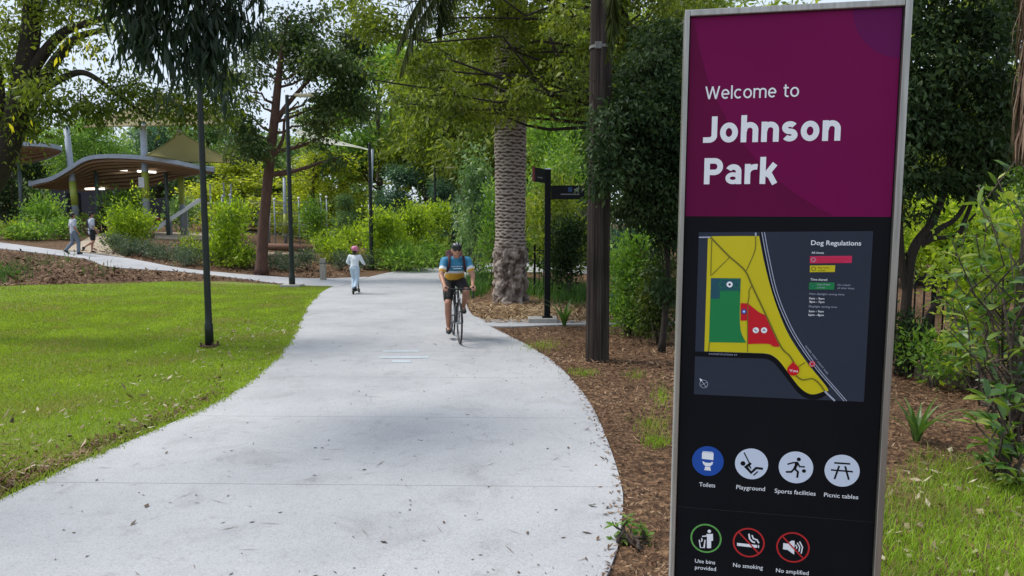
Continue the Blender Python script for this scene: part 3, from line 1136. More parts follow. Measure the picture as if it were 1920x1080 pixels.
f.poly(mcs((415, 430), (411, 560), (414, 640), (424, 682), (447, 728)) + mc((238, 725), (247, 430)), GR)
f.poly(mc((249, 364), (417, 366), (414, 438), (300, 437), (298, 481), (247, 480)), TE)
f.stroke(mc((304, 371), (408, 373), (406, 432), (303, 430)), 0.8, GR, closed=True)
f.ring(1250 + 312 / 3, 400 + 401 / 3, 6, 0.8, GR).ring(1250 + 396 / 3, 400 + 402 / 3, 6, 0.8, GR)
f.disc(1250 + 354 / 3, 400 + 400 / 3, 5.8, WH).disc(1250 + 354 / 3, 400 + 400 / 3, 2.2, BK)
f.poly(mcs((457, 506), (480, 525), (520, 556), (552, 571)) + mcs((575, 610), (605, 670), (637, 742), (600, 749), (570, 734), (457, 735)), RE)
f.poly(mc((416, 505), (457, 506), (457, 603), (416, 603)), RE)
f.stroke(mcs((245, 132), (300, 190), (355, 245), (440, 322), (482, 410), (555, 565), (640, 745), (690, 800), (715, 838)), 2.9, OL)
f.stroke(mcs((500, 130), (500, 190), (485, 240), (448, 322)), 1.7, OL)
f.stroke(mc((254, 346), (353, 248)), 1.4, OL)
f.stroke(mc((253, 150), (248, 352)), 1.5, OL)
f.stroke(mcs((480, 405), (463, 435), (463, 470), (455, 505)), 1.7, OL)
f.stroke(mc((457, 505), (455, 600), (455, 780)), 1.5, OL)
f.stroke(mc((240, 725), (235, 776)), 1.5, OL)
f.stroke(mc((742, 862), (778, 838)), 1.6, OL)
f.stroke(mcs((725, 912), (765, 936), (820, 930), (860, 960), (890, 1002)), 2.6, OL)
f.stroke(mc((888, 1000), (945, 1054)), 3.4, GY)
f.stroke(mc((181, 135), (246, 134)), 2.6, GY)
f.stroke(mc((500, 108), (500, 128)), 3.0, GY)
f.stroke(mc((417, 420), (414, 506)), 1.2, YE)
f.disc(1250 + 434 / 3, 400 + 552 / 3, 4.9, BU).disc(1250 + 434 / 3, 400 + 552 / 3, 2.2, PA)
f.disc(1250 + 501 / 3, 400 + 657 / 3, 5.8, WH).stroke(mc((494, 650), (500, 660), (508, 662)), 1.5, BK)
f.disc(1250 + 547 / 3, 400 + 657 / 3, 5.8, WH).stroke(mc((540, 662), (547, 651), (554, 662)), 1.4, BK)
f.poly(mc((690, 855), (711, 833), (732, 855), (711, 880)), RE)
f.disc(1250 + 711 / 3, 400 + 880 / 3, 11.3, RE)
f.text("You", 1250 + 688 / 3, 400 + 890 / 3, 1250 + 736 / 3, 5.0, PI_ if False else WH, bold=0.01)
f.disc(1250 + 817 / 3, 400 + 846 / 3, 6.2, RE).ring(1250 + 817 / 3, 400 + 846 / 3, 4.2, 1.2, GY)
f.ring(1250 + 208 / 3, 400 + 958 / 3, 7.5, 0.8, GY).stroke(mc((190, 932), (224, 980)), 1.1, GY).stroke(mc((188, 968), (226, 948)), 0.7, GY)
f.poly(mc((184, 926), (200, 934), (190, 944)), WH)
board = f.build("map_board", PAL, info)
f = Flat(0.0175)
f.h0 = -0.0010 + 60 * LAY
f.h0 = 0.0080
f.h0 = -0.0009 + f.k * LAY
f.k = 2
f.text("Dog Regulations", 1250 + 812 / 3, 400 + 178 / 3, 1250 + 1094 / 3, 9.3, WH, bold=0.014)
f.text("All times", 1250 + 814 / 3, 400 + 227 / 3, 1250 + 884 / 3, 4.4, WH, bold=0.006)
f.poly(mc((806, 241), (1043, 239), (1041, 279), (805, 281)), PI_)
f.ring(1250 + 825 / 3, 400 + 261 / 3, 3.8, 1.0, GY)
f.text("Dogs prohibited at all times", 1250 + 845 / 3, 400 + 258 / 3, 1250 + 1020 / 3, 3.2, RE)
f.text("within the playground", 1250 + 845 / 3, 400 + 274 / 3, 1250 + 990 / 3, 3.2, RE)
f.poly(mc((806, 293), (948, 292), (946, 330), (805, 331)), YE)
f.ring(1250 + 826 / 3, 400 + 312 / 3, 3.8, 1.0, BK)
f.text("Dogs must be", 1250 + 850 / 3, 400 + 309 / 3, 1250 + 914 / 3, 3.0, BK)
f.text("on leash", 1250 + 850 / 3, 400 + 325 / 3, 1250 + 890 / 3, 3.0, BK)
f.text("Time shared", 1250 + 808 / 3, 400 + 378 / 3, 1250 + 902 / 3, 4.8, WH, bold=0.006)
f.poly(mc((801, 389), (944, 389), (942, 429), (800, 428)), GR)
f.ring(1250 + 822 / 3, 400 + 409 / 3, 4.2, 1.2, TE)
f.text("Dogs off leash", 1250 + 846 / 3, 400 + 404 / 3, 1250 + 918 / 3, 3.6, GY)
f.text("permitted", 1250 + 846 / 3, 400 + 421 / 3, 1250 + 890 / 3, 3.2, GY)
f.text("On a leash", 1250 + 960 / 3, 400 + 407 / 3, 1250 + 1032 / 3, 3.9, GY)
f.text("all other times.", 1250 + 960 / 3, 400 + 425 / 3, 1250 + 1056 / 3, 3.9, GY)
f.text("Non daylight saving time", 1250 + 802 / 3, 400 + 457 / 3, 1250 + 999 / 3, 3.9, GY)
f.text("5am - 9am", 1250 + 800 / 3, 400 + 483 / 3, 1250 + 886 / 3, 4.0, WH, bold=0.012)
f.text("4pm - 7pm", 1250 + 800 / 3, 400 + 502 / 3, 1250 + 886 / 3, 4.0, WH, bold=0.012)
f.text("Daylight saving time", 1250 + 799 / 3, 400 + 528 / 3, 1250 + 958 / 3, 3.9, GY)
f.text("5am - 9am", 1250 + 798 / 3, 400 + 555 / 3, 1250 + 882 / 3, 4.0, WH, bold=0.012)
f.text("6pm - 8pm", 1250 + 796 / 3, 400 + 575 / 3, 1250 + 882 / 3, 4.0, WH, bold=0.012)
f.build("legend_lettering", PAL, board)
h0 = f.h0; f = Flat(h0); f.k = 2
f.text("CONSTITUTION ST", 1250 + 237 / 3, 400 + 795 / 3, 1250 + 398 / 3, 3.0, GY)
f.build("street_lettering", PAL, board)
f = Flat(h0); f.k = 2
f.text("INNER WEST LIGHT RAIL", 1250 + 778 / 3, 400 + 748 / 3, 1250 + 905 / 3, 3.2, GY, ang=R(51.5))
f.build("rail_lettering", PAL, board)


# the pictograms
def ic(ox, oy, s):
    return lambda *pts: [(ox + x / s, oy + y / s) for x, y in pts]


def label_text(name, rows, parent=info):
    f = Flat(-0.0011)
    for s, x0, y0, x1, cap in rows:
        f.text(s, x0, y0, x1, cap, WH, bold=0.004)
    f.build(name, PAL, parent)


A = ic(1285, 830, 10.8); B_ = ic(1450, 840, 10.8); C_ = ic(1285, 975, 7.837)
def sy(fn, s=None): return fn
f = Flat(-0.0012); f.disc(1285 + 456 / 10.8, 830 + 375 / 10.8, 29.6, BU)
f.poly(A((358, 172), (550, 188), (572, 210), (340, 208)), PA)
f.poly(A((338, 205), (574, 215), (568, 355), (336, 328)), WH)
f.poly(A((345, 378), (380, 385), (400, 405), (510, 412), (530, 392), (562, 392), (552, 440), (512, 472), (508, 482), (405, 480), (400, 468), (362, 430)), WH)
f.poly(A((398, 486), (505, 492), (508, 530), (520, 570), (380, 556), (395, 525)), WH)
f.build("pictogram", PAL, info)
f = Flat(-0.0012); f.disc(1285 + 1340 / 10.8, 830 + 432 / 10.8, 31.0, PA)
f.disc(1285 + 1168 / 10.8, 830 + 423 / 10.8, 4.7, BK)
f.stroke(A((1190, 200), (1300, 420)), 2.4, BK).stroke(A((1330, 415), (1225, 490), (1335, 610), (1435, 515), (1572, 532)), 4.6, BK)
f.poly(A((1225, 490), (1310, 400), (1345, 425), (1310, 470), (1345, 520), (1325, 530), (1290, 490)), BK)
f.stroke(A((1380, 665), (1470, 585)), 2.4, BK)
f.build("pictogram", PAL, info)
f = Flat(-0.0012); f.disc(1450 + 458 / 10.8, 840 + 395 / 10.8, 32.4, PA)
f.disc(1450 + 517 / 10.8, 840 + 232 / 10.8, 3.9, BK)
f.stroke(B_((285, 333), (400, 300), (490, 292)), 3.0, BK).stroke(B_((490, 292), (535, 380), (640, 384)), 3.0, BK)
f.poly(B_((440, 288), (500, 285), (505, 330), (455, 440), (395, 430), (430, 360)), BK)
f.stroke(B_((425, 420), (365, 485), (255, 485)), 3.6, BK).stroke(B_((430, 420), (500, 485), (483, 605)), 3.6, BK)
f.disc(1450 + 620 / 10.8, 840 + 467 / 10.8, 3.7, BK)
f.build("pictogram", PAL, info)
f = Flat(-0.0012); f.disc(1450 + 1393 / 10.8, 840 + 463 / 10.8, 33.0, PA)
f.stroke(B_((1235, 303), (1560, 325)), 3.5, BK).stroke(B_((1168, 445), (1613, 483)), 3.2, BK)
f.stroke(B_((1335, 365), (1240, 630)), 3.6, BK).stroke(B_((1455, 370), (1530, 645)), 3.6, BK)
f.build("pictogram", PAL, info)
f = Flat(-0.0012); f.ring(1285 + 303 / 7.837, 975 + 272 / 7.837, 27.6, 3.0, LI)
f.disc(1285 + 352 / 7.837, 975 + 168 / 7.837, 3.3, WH)
f.poly(C_((310, 208), (405, 205), (408, 305), (380, 310), (378, 415), (318, 415), (318, 250)), WH)
f.stroke(C_((318, 235), (248, 243)), 2.3, WH).stroke(C_((237, 268), (250, 298), (228, 320)), 2.0, WH)
f.stroke(C_((203, 290), (222, 405), (275, 408), (290, 292)), 1.9, WH)
f.build("pictogram", PAL, info)
f = Flat(-0.0012); f.ring(1285 + 932 / 7.837, 975 + 335 / 7.837, 28.4, 3.0, RR)
f.poly(C_((760, 338), (1055, 370), (1055, 412), (762, 380)), WH).poly(C_((1068, 370), (1085, 372), (1083, 414), (1068, 412)), WH)
f.stroke(C_((935, 205), (945, 275), (985, 322), (1025, 332)), 3.0, WH).stroke(C_((980, 225), (1000, 275), (1055, 295), (1080, 342)), 2.6, WH)
f.stroke(C_((785, 178), (1080, 495)), 2.8, RR)
f.build("pictogram", PAL, info)
f = Flat(-0.0012); f.ring(1285 + 1582 / 7.837, 975 + 405 / 7.837, 29.8, 3.0, RR)
f.poly(C_((1440, 340), (1500, 350), (1560, 305), (1608, 310), (1600, 510), (1500, 440), (1435, 432)), WH)
f.stroke(C_((1620, 365), (1640, 400), (1632, 425)), 2.2, WH).stroke(C_((1645, 335), (1682, 400), (1670, 465)), 2.2, WH).stroke(C_((1680, 318), (1722, 400), (1702, 495)), 2.2, WH)
f.stroke(C_((1422, 235), (1740, 575)), 2.8, RR)
f.build("pictogram", PAL, info)
for nm, s, x0, y0, x1, cap in (("pictogram_caption", "Toilets", 1311, 912, 1341, 8.2), ("pictogram_caption", "Playground", 1380.5, 917, 1434.5, 8.4),
        ("pictogram_caption", "Sports facilities", 1452.5, 924, 1529.5, 8.6), ("pictogram_caption", "Picnic tables", 1545, 931.5, 1609.5, 8.6),
        ("pictogram_caption", "No smoking", 1374.5, 1063, 1430.5, 8.2), ("pictogram_caption", "No amplified", 1455, 1073, 1516.5, 8.2)):
    f = Flat(-0.0011); f.text(s, x0, y0, x1, cap, WH, bold=0.004); f.build(nm, PAL, info)
f = Flat(-0.0011); f.text("Use bins", 1303, 1055, 1341, 7.6, WH, bold=0.004); f.text("provided", 1303, 1067, 1342.5, 7.6, WH, bold=0.004); f.build("pictogram_caption", PAL, info)
f = Flat(-0.0011); f.text("music", 1455, 1087, 1484, 8.2, WH, bold=0.004); f.build("pictogram_caption", PAL, info)

# ------------------------------------------------------------------ leaves, trunks, crowns
def unit(a):
    return a / np.maximum(1e-9, np.linalg.norm(a, axis=1, keepdims=True))


def leaf_arrays(P, Lax, L, W, fold=0.15):
    """four-cornered leaves at P along Lax"""
    n = len(P)
    Lax = unit(Lax)
    r = unit(rng.normal(size=(n, 3)))
    B = unit(np.cross(Lax, r))
    Nn = np.cross(B, Lax)
    L = L[:, None]; W = W[:, None]
    V = np.stack([P, P + Lax * L * 0.42 + B * W / 2 + Nn * W * fold, P + Lax * L, P + Lax * L * 0.42 - B * W / 2 + Nn * W * fold], 1).reshape(-1, 3)
    Q = np.arange(n)[:, None] * 4 + np.arange(4)[None, :]
    return V, Q


def crown_points(clumps, n, twig, per=38, shell=0.55):
    """leaf positions: ellipsoid clumps, each made of twigs of leaves with gaps between"""
    C = np.array([list(c[0]) for c in clumps]); Rr = np.array([list(c[1]) for c in clumps])
    wgt = np.array([(c[2] if len(c) > 2 else 1.0) for c in clumps]) * (Rr[:, 0] * Rr[:, 1] * Rr[:, 2]) ** (2 / 3)
    ns = max(len(clumps) * 3, n // per)
    ci = rng.choice(len(clumps), ns, p=wgt / wgt.sum())
    dirs = unit(rng.normal(size=(ns, 3)))
    rad = rng.random(ns)[:, None] ** shell * rng.uniform(0.8, 1.12, (ns, 1))
    S = C[ci] + dirs * rad * Rr[ci]
    si = rng.integers(0, ns, n)
    P = S[si] + rng.normal(size=(n, 3)) * twig * np.array([1, 1, 0.7])
    out = unit(P - C[ci][si])
    return P, out, S, C[ci]


def crown_mesh(name, clumps, n, L, aspect, mode='rand', twig=None, per=38, shell=0.55):
    if twig is None: twig = L * 1.7
    P, out, S, SC = crown_points(clumps, n, twig, per, shell)
    r = unit(rng.normal(size=(n, 3)))
    if mode == 'hang':
        ax = r * rng.uniform(0.2, 0.75, (n, 1)) + np.array([0, 0, -1.0])
    elif mode == 'droop':
        ax = r * 0.7 + out * 0.3 + np.array([0, 0, -0.65])
    elif mode == 'up':
        ax = r * 0.8 + out * 0.5 + np.array([0, 0, 0.55])
    else:
        ax = r * 0.9 + out * 0.45 + np.array([0, 0, -0.2])
    Ls = L * rng.uniform(0.5, 1.0, n) * np.where(rng.random(n) < 0.25, 1.75, 1.15)
    V, Q = leaf_arrays(P, ax, Ls, Ls * aspect * rng.uniform(0.8, 1.2, n))
    return V, Q, S, SC


def limb(b, p0, p1, r0, r1, wob=0.06, n=5, sides=6):
    p0, p1 = Vector(p0), Vector(p1)
    L = (p1 - p0).length
    pts = [p0.lerp(p1, i / n) + (Vector((random.gauss(0, 1), random.gauss(0, 1), random.gauss(0, 1) + 0.4)) * wob * L * math.sin(PI * i / n)) for i in range(n + 1)]
    rr = [r0 + (r1 - r0) * (i / n) ** 0.8 for i in range(n + 1)]
    b.tube(pts, rr, sides)
    return pts


def tree(name, label, cat, base, trunk, clumps, n, L, aspect, leaf, bark, mode='rand', group=None, limbs=True,
         twigs=0, trunk_r=None, extra=(), per=38, shell=0.55, twig=None, lr=0.5, sides=12):
    """a tree: trunk line (world points with radii), limbs to every clump, crown of leaves. Parts: trunk, crown"""
    base = Vector(base)
    root = thing(name, label, cat, base, group=group)
    b = MB()
    tp = smooth_line([t[0] for t in trunk], 5)
    ra = []
    m = len(trunk) - 1
    for i in range(len(tp)):
        s = i / (len(tp) - 1) * m
        k = min(m - 1, int(s)); ra.append(trunk[k][1] + (trunk[k + 1][1] - trunk[k][1]) * (s - k))
    ra[0] *= 1.28
    if len(ra) > 2: ra[1] *= 1.1
    b.tube([p - base for p in tp], ra, sides)
    for ex in extra:                                   # limbs given by hand: ((point, radius), ...)
        e = smooth_line([q[0] for q in ex], 5)
        b.tube([p - base for p in e], [ex[0][1] + (ex[-1][1] - ex[0][1]) * i / (len(e) - 1) for i in range(len(e))], 7)
    V, Q, S, SC = crown_mesh("crown", clumps, n, L, aspect, mode, twig, per, shell)
    if limbs:
        for c in clumps:
            cc = Vector(c[0])
            cand = [(i, p) for i, p in enumerate(tp) if p.z < cc.z + 0.3 and i > len(tp) * 0.3] or [(len(tp) - 1, tp[-1])]
            i, p = min(cand, key=lambda q: (q[1] - cc).length + 0.35 * abs((cc.z - q[1].z) - (cc - q[1]).xy.length * 0.6))
            r0 = max(0.012, ra[i] * lr)
            limb(b, p - base, cc - base, r0, max(0.006, r0 * 0.25), 0.05)
    if twigs:
        for i in rng.integers(0, len(S), twigs):
            limb(b, Vector(SC[i]) - base, Vector(S[i]) - base, 0.010 + L * 0.06, 0.004, 0.05, n=3, sides=4)
    b.build("trunk", bark, root, smooth=True)
    link("crown", np_mesh("crown", V - np.array(list(base)), Q), leaf, root)
    return root


def cl(px, py, D, rx, ry, w=1.0, depth=None):
    """a clump given by where it is seen, its distance and its half sizes in the photograph"""
    k = D / FPX
    rd = depth if depth else (rx + ry) / 2 * k
    return (at(px, py, D), (rx * k, rd, ry * k), w)


M_BARK = surf("grey_brown_bark", (0.10, 0.075, 0.058), (0.05, 0.038, 0.03), scale=7, rough=0.9, bump=0.8, bscale=22, stretch=(4, 4, 0.8))
M_BARKR = surf("red_brown_bark", (0.135, 0.066, 0.045), (0.06, 0.032, 0.025), scale=6, rough=0.9, bump=0.8, bscale=24, stretch=(4, 4, 0.7))
M_BARKD = surf("dark_bark", (0.035, 0.024, 0.018), (0.018, 0.013, 0.010), scale=7, rough=0.9, bump=0.8, bscale=22, stretch=(4, 4, 0.8))
M_BARKP = surf("pale_bark", (0.20, 0.17, 0.13), (0.11, 0.09, 0.07), scale=7, rough=0.9, bump=0.5, bscale=20, stretch=(4, 4, 0.8))
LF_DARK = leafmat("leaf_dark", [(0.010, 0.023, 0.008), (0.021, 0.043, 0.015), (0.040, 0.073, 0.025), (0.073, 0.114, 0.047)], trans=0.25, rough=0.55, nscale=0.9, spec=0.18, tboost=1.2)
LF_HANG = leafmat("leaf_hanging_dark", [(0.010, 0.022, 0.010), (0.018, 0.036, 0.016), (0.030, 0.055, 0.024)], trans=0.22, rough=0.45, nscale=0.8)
LF_OLIVE = leafmat("leaf_olive", [(0.034, 0.053, 0.008), (0.078, 0.108, 0.013), (0.140, 0.184, 0.023), (0.248, 0.292, 0.041)], trans=0.4, rough=0.5, nscale=0.5)
LF_MID = leafmat("leaf_mid", [(0.056, 0.093, 0.019), (0.130, 0.188, 0.032), (0.244, 0.302, 0.048), (0.364, 0.404, 0.071)], trans=0.35, nscale=0.4)
LF_GUM = leafmat("leaf_gum", [(0.053, 0.105, 0.044), (0.103, 0.185, 0.079), (0.186, 0.302, 0.120), (0.344, 0.447, 0.218)], trans=0.3, nscale=0.45)
LF_CROWN = leafmat("leaf_dark_gum", [(0.020, 0.038, 0.011), (0.039, 0.068, 0.021), (0.070, 0.105, 0.034), (0.140, 0.176, 0.069)], trans=0.3, nscale=0.5, spec=0.2)
LF_BLUE = leafmat("leaf_blue_green", [(0.024, 0.063, 0.045), (0.054, 0.125, 0.085), (0.108, 0.214, 0.141), (0.194, 0.315, 0.221)], trans=0.25, nscale=0.4)
LF_YEL = leafmat("leaf_yellow_green", [(0.107, 0.150, 0.022), (0.235, 0.290, 0.033), (0.406, 0.440, 0.048), (0.641, 0.624, 0.083)], trans=0.4, nscale=0.35)
LF_LIME = leafmat("leaf_lime", [(0.071, 0.124, 0.014), (0.161, 0.251, 0.022), (0.286, 0.392, 0.032), (0.446, 0.535, 0.064)], trans=0.42, nscale=0.8)
LF_DROOP = leafmat("leaf_olive_droop", [(0.02, 0.035, 0.008), (0.05, 0.075, 0.015), (0.10, 0.13, 0.03)], trans=0.35, nscale=1.0, spec=0.2)
LF_SUN = leafmat("leaf_sunlit", [(0.092, 0.150, 0.017), (0.184, 0.281, 0.022), (0.294, 0.393, 0.033), (0.460, 0.515, 0.088)], trans=0.45, nscale=0.9)
LF_FRESH = leafmat("leaf_fresh", [(0.046, 0.104, 0.018), (0.101, 0.199, 0.033), (0.175, 0.302, 0.053), (0.294, 0.415, 0.091)], trans=0.38, nscale=0.6)
LF_GREY = leafmat("leaf_grey_green", [(0.031, 0.056, 0.035), (0.063, 0.098, 0.063), (0.112, 0.154, 0.105), (0.182, 0.224, 0.168)], trans=0.2, nscale=0.9, rough=0.6)
LF_GLOSS = leafmat("leaf_glossy", [(0.023, 0.065, 0.018), (0.052, 0.124, 0.026), (0.111, 0.195, 0.039), (0.286, 0.338, 0.065)], trans=0.3, rough=0.33, nscale=2.0, spec=0.5)
LF_STRAP = leafmat("leaf_strap", [(0.046, 0.098, 0.026), (0.078, 0.156, 0.036), (0.143, 0.234, 0.065)], trans=0.3, rough=0.4, nscale=3)

# ---- far woodland, one mass
cls = []
for i in range(120):
    px = random.uniform(-500, 2300); D = random.uniform(66, 80)
    top = 12 if px < 650 else 17
    z = random.uniform(1.0, top)
    p = at(px, 420, D); p.z = z
    cls.append((p, (random.uniform(3, 6), 3, random.uniform(2, 3.5)), 1.0))
V, Q, S, SC = crown_mesh("woodland", cls, 60000, 0.55, 0.6, 'rand', twig=0.7)
tag(link("woodland", np_mesh("woodland", V, Q), LF_MID), "far-off wood closing the view behind the park trees", "wood", kind="stuff")


cls = []
for i in range(190):
    px = random.uniform(-600, 2200); D = random.uniform(58, 66)
    p = at(px, 420, D); p.z = terrain(p.x, D) + random.uniform(0.5, 7.0 if px < 650 else 10.0)
    cls.append((p, (random.uniform(2, 4), 2, random.uniform(1.2, 2.2)), 1.0))
V, Q, S, SC = crown_mesh("undergrowth", cls, 90000, 0.42, 0.6, 'rand', twig=0.5)
tag(link("undergrowth", np_mesh("undergrowth", V, Q), LF_GUM), "dense far undergrowth below the park trees", "undergrowth", kind="stuff")


# ---- background trees: a few kinds, each copied with its own size and leaves
def bg_proto(name, n, L, aspect, mode, seed, form, bark):
    random.seed(seed)
    root = bpy.data.objects.new(name, None)
    COL.objects.link(root)
    cs = []
    if form == 'round':
        for i in range(16):
            a = random.uniform(0, 2 * PI); h = random.uniform(0.38, 0.9); rr = 0.30 * math.sin(PI * min(1, (h - 0.15) / 0.85)) * random.uniform(0.4, 1.1)
            cs.append((Vector((math.cos(a) * rr, math.sin(a) * rr, h)), (random.uniform(.10, .17), random.uniform(.10, .17), random.uniform(.07, .12)), 1))
    elif form == 'tall':
        for i in range(18):
            a = random.uniform(0, 2 * PI); h = random.uniform(0.30, 0.94); rr = 0.17 * random.uniform(0.2, 1.1)
            cs.append((Vector((math.cos(a) * rr, math.sin(a) * rr, h)), (random.uniform(.07, .12), random.uniform(.07, .12), random.uniform(.06, .11)), 1))
    else:                       # bushy to the ground
        for i in range(18):
            a = random.uniform(0, 2 * PI); h = random.uniform(0.10, 0.88); rr = 0.36 * math.sqrt(max(0.05, 1 - h)) * random.uniform(0.3, 1.05)
            cs.append((Vector((math.cos(a) * rr, math.sin(a) * rr, h)), (random.uniform(.12, .2), random.uniform(.12, .2), random.uniform(.10, .15)), 1))
    V, Q, S, SC = crown_mesh("crown", cs, n, L, aspect, mode, per=30)
    b = MB()
    b.tube([(0, 0, -0.02), (0.008, 0, 0.3), (0.0, 0.01, 0.6), (0, 0, 0.85)], [0.022, 0.016, 0.010, 0.003], 8)
    for c in cs:
        z0 = max(0.12, c[0].z - 0.18)
        limb(b, Vector((0, 0, z0)), c[0], 0.007, 0.0015, 0.06, n=4, sides=5)
    for i in rng.integers(0, len(S), 40):
        limb(b, Vector(SC[i]), Vector(S[i]), 0.002, 0.0007, 0.05, n=2, sides=4)
    t = b.build("trunk", bark, root, smooth=True)
    c = link("crown", np_mesh("crown", V, Q), LF_MID, root)
    return root


PROTO = {
    'A': bg_proto("tree", 15000, 0.022, 0.55, 'rand', 3, 'round', M_BARK),
    'B': bg_proto("tree", 15000, 0.022, 0.5, 'droop', 5, 'tall', M_BARKP),
    'C': bg_proto("tree", 15000, 0.024, 0.55, 'rand', 9, 'bush', M_BARK),
    'D': bg_proto("tree", 17000, 0.026, 0.32, 'droop', 14, 'round', M_BARKP),
}
used = set()
random.seed(21)


def bgtree(px, D, top, kind, leaf, label, width=1.0, group="background trees", name="tree", cat="tree"):
    """a tree standing at ground distance D under px whose top is seen at height `top`"""
    p = at(px, 420, D)
    g = Vector((p.x, D, terrain(p.x, D)))
    h = (at(px, top, D).z - g.z)
    src = PROTO[kind]
    if kind in used:
        o = copy_tree(src)
    else:
        o = src; used.add(kind)
    o.name = name
    o.location = g
    o.rotation_euler = (0, 0, random.uniform(0, 6.28))
    o.scale = (h * width, h * width, h)
    tag(o, label, cat, group)
    for ch in o.children:
        if ch.name.startswith("crown"):
            ch.material_slots[0].link = 'OBJECT'
            ch.material_slots[0].material = leaf
    return o


bgtree(-140, 48, 60, 'A', LF_MID, "broad green tree behind the left edge of the small shelter")
bgtree(30, 52, 190, 'A', LF_DARK, "dark tree above the left shelter roof, past the bins")
bgtree(185, 50, 205, 'D', LF_FRESH, "feathery bright green tree behind the left shade sail post", 1.15)
bgtree(300, 58, 215, 'A', LF_BLUE, "blue-green tree showing between the two shade sails")
bgtree(395, 56, 205, 'A', LF_GUM, "grey-green gum behind the lower olive shade sail")
bgtree(470, 60, 225, 'C', LF_BLUE, "bluish tree low behind the red-brown trunk")
bgtree(455, 47, 285, 'C', LF_YEL, "yellow-green tree right of the shelter roof end", 2.0)
bgtree(590, 44, 275, 'C', LF_YEL, "rounded yellow-green tree between red-brown trunk and lamp posts", 1.8)
bgtree(530, 62, 250, 'A', LF_MID, "mid green tree far behind the climbing frame")
bgtree(640, 55, 170, 'A', LF_MID, "tall round tree behind the child on the scooter")
bgtree(655, 40, 360, 'C', LF_GUM, "low olive grey tree behind the child's left shoulder", 1.0)
bgtree(715, 50, 60, 'A', LF_FRESH, "bright green tree above the third lamp post", 1.0)
bgtree(745, 43, 300, 'C', LF_BLUE, "dark bluish tree right of the third lamp post", 1.2)
bgtree(800, 46, 100, 'B', LF_MID, "slim tree above the fourth lamp post", 1.2)
bgtree(835, 38, 330, 'C', LF_BLUE, "bluish bushy tree behind the fourth lamp post", 1.2)
bgtree(870, 40, 40, 'D', LF_MID, "weeping tree behind the cyclist and left of the palm", 1.0)
bgtree(985, 42, 20, 'A', LF_MID, "tall green tree behind the palm trunk")
bgtree(1060, 30, 190, 'A', LF_FRESH, "bright green tree over the finger post", 1.0)
bgtree(1090, 38, -40, 'D', LF_MID, "very tall tree behind the wooden pole")
bgtree(1180, 33, 0, 'A', LF_MID, "broad tree behind the dark thicket right of the pole")
bgtree(1290, 30, -60, 'D', LF_MID, "tall weeping tree behind the sign's left edge")
bgtree(1730, 22, 120, 'C', LF_MID, "bushy tree beyond the fence right of the sign")
bgtree(1860, 24, -100, 'A', LF_MID, "tall tree beyond the fence at the right edge")
bgtree(1960, 20, 150, 'C', LF_FRESH, "bright bushy tree beyond the fence at the far right")

# ---- the red-brown trunked tree by the side path
b0 = G(490, 514)
DC = b0.y
tree("tree", "slender tree with straight red-brown trunk on the mulch beside the side path", "tree", b0,
     [(b0, .21), (at(494, 430, DC), .18), (at(503, 330, DC), .17), (at(514, 230, DC), .15), (at(522, 150, DC), .12), (at(530, 90, DC), .07), (at(540, 30, DC), .03)],
     [cl(*c) for c in ((470, 105, DC, 32, 24), (438, 150, DC - 1, 24, 22), (505, 80, DC + 1, 42, 24), (560, 75, DC, 42, 28), (610, 115, DC - 1, 44, 32), (655, 140, DC, 40, 34),
      (590, 40, DC, 44, 26, .6), (530, 35, DC, 30, 18, .4), (662, 75, DC + 1, 44, 36), (625, 190, DC, 46, 24), (680, 200, DC, 38, 28), (566, 210, DC, 16, 18, .4),
      (446, 235, DC - 1, 34, 26), (425, 205, DC, 22, 20), (478, 275, DC - 1, 26, 20), (452, 280, DC, 28, 14), (600, 228, DC, 34, 16), (560, 130, DC, 30, 22),
      (630, 300, DC, 36, 14, .5), (600, 265, DC, 28, 14, .5), (575, 105, DC, 34, 24), (485, 140, DC, 20, 22, .6), (560, 320, DC, 20, 8, .25), (470, 185, DC, 20, 18, .5))],
     16500, 0.15, 0.5, LF_CROWN, M_BARKR, mode='droop', twigs=120, lr=0.38,
     extra=[((at(504, 328, DC), .10), (at(545, 323, DC), .07), (at(600, 305, DC), .05), (at(645, 293, DC), .02)),
            ((at(513, 235, DC), .11), (at(540, 195, DC), .09), (at(580, 150, DC), .06), (at(620, 115, DC), .03)),
            ((at(508, 300, DC), .08), (at(530, 262, DC), .06), (at(535, 220, DC), .04), (at(560, 190, DC), .02)),
            ((at(512, 285, DC), .09), (at(560, 275, DC), .06), (at(610, 255, DC), .03))])

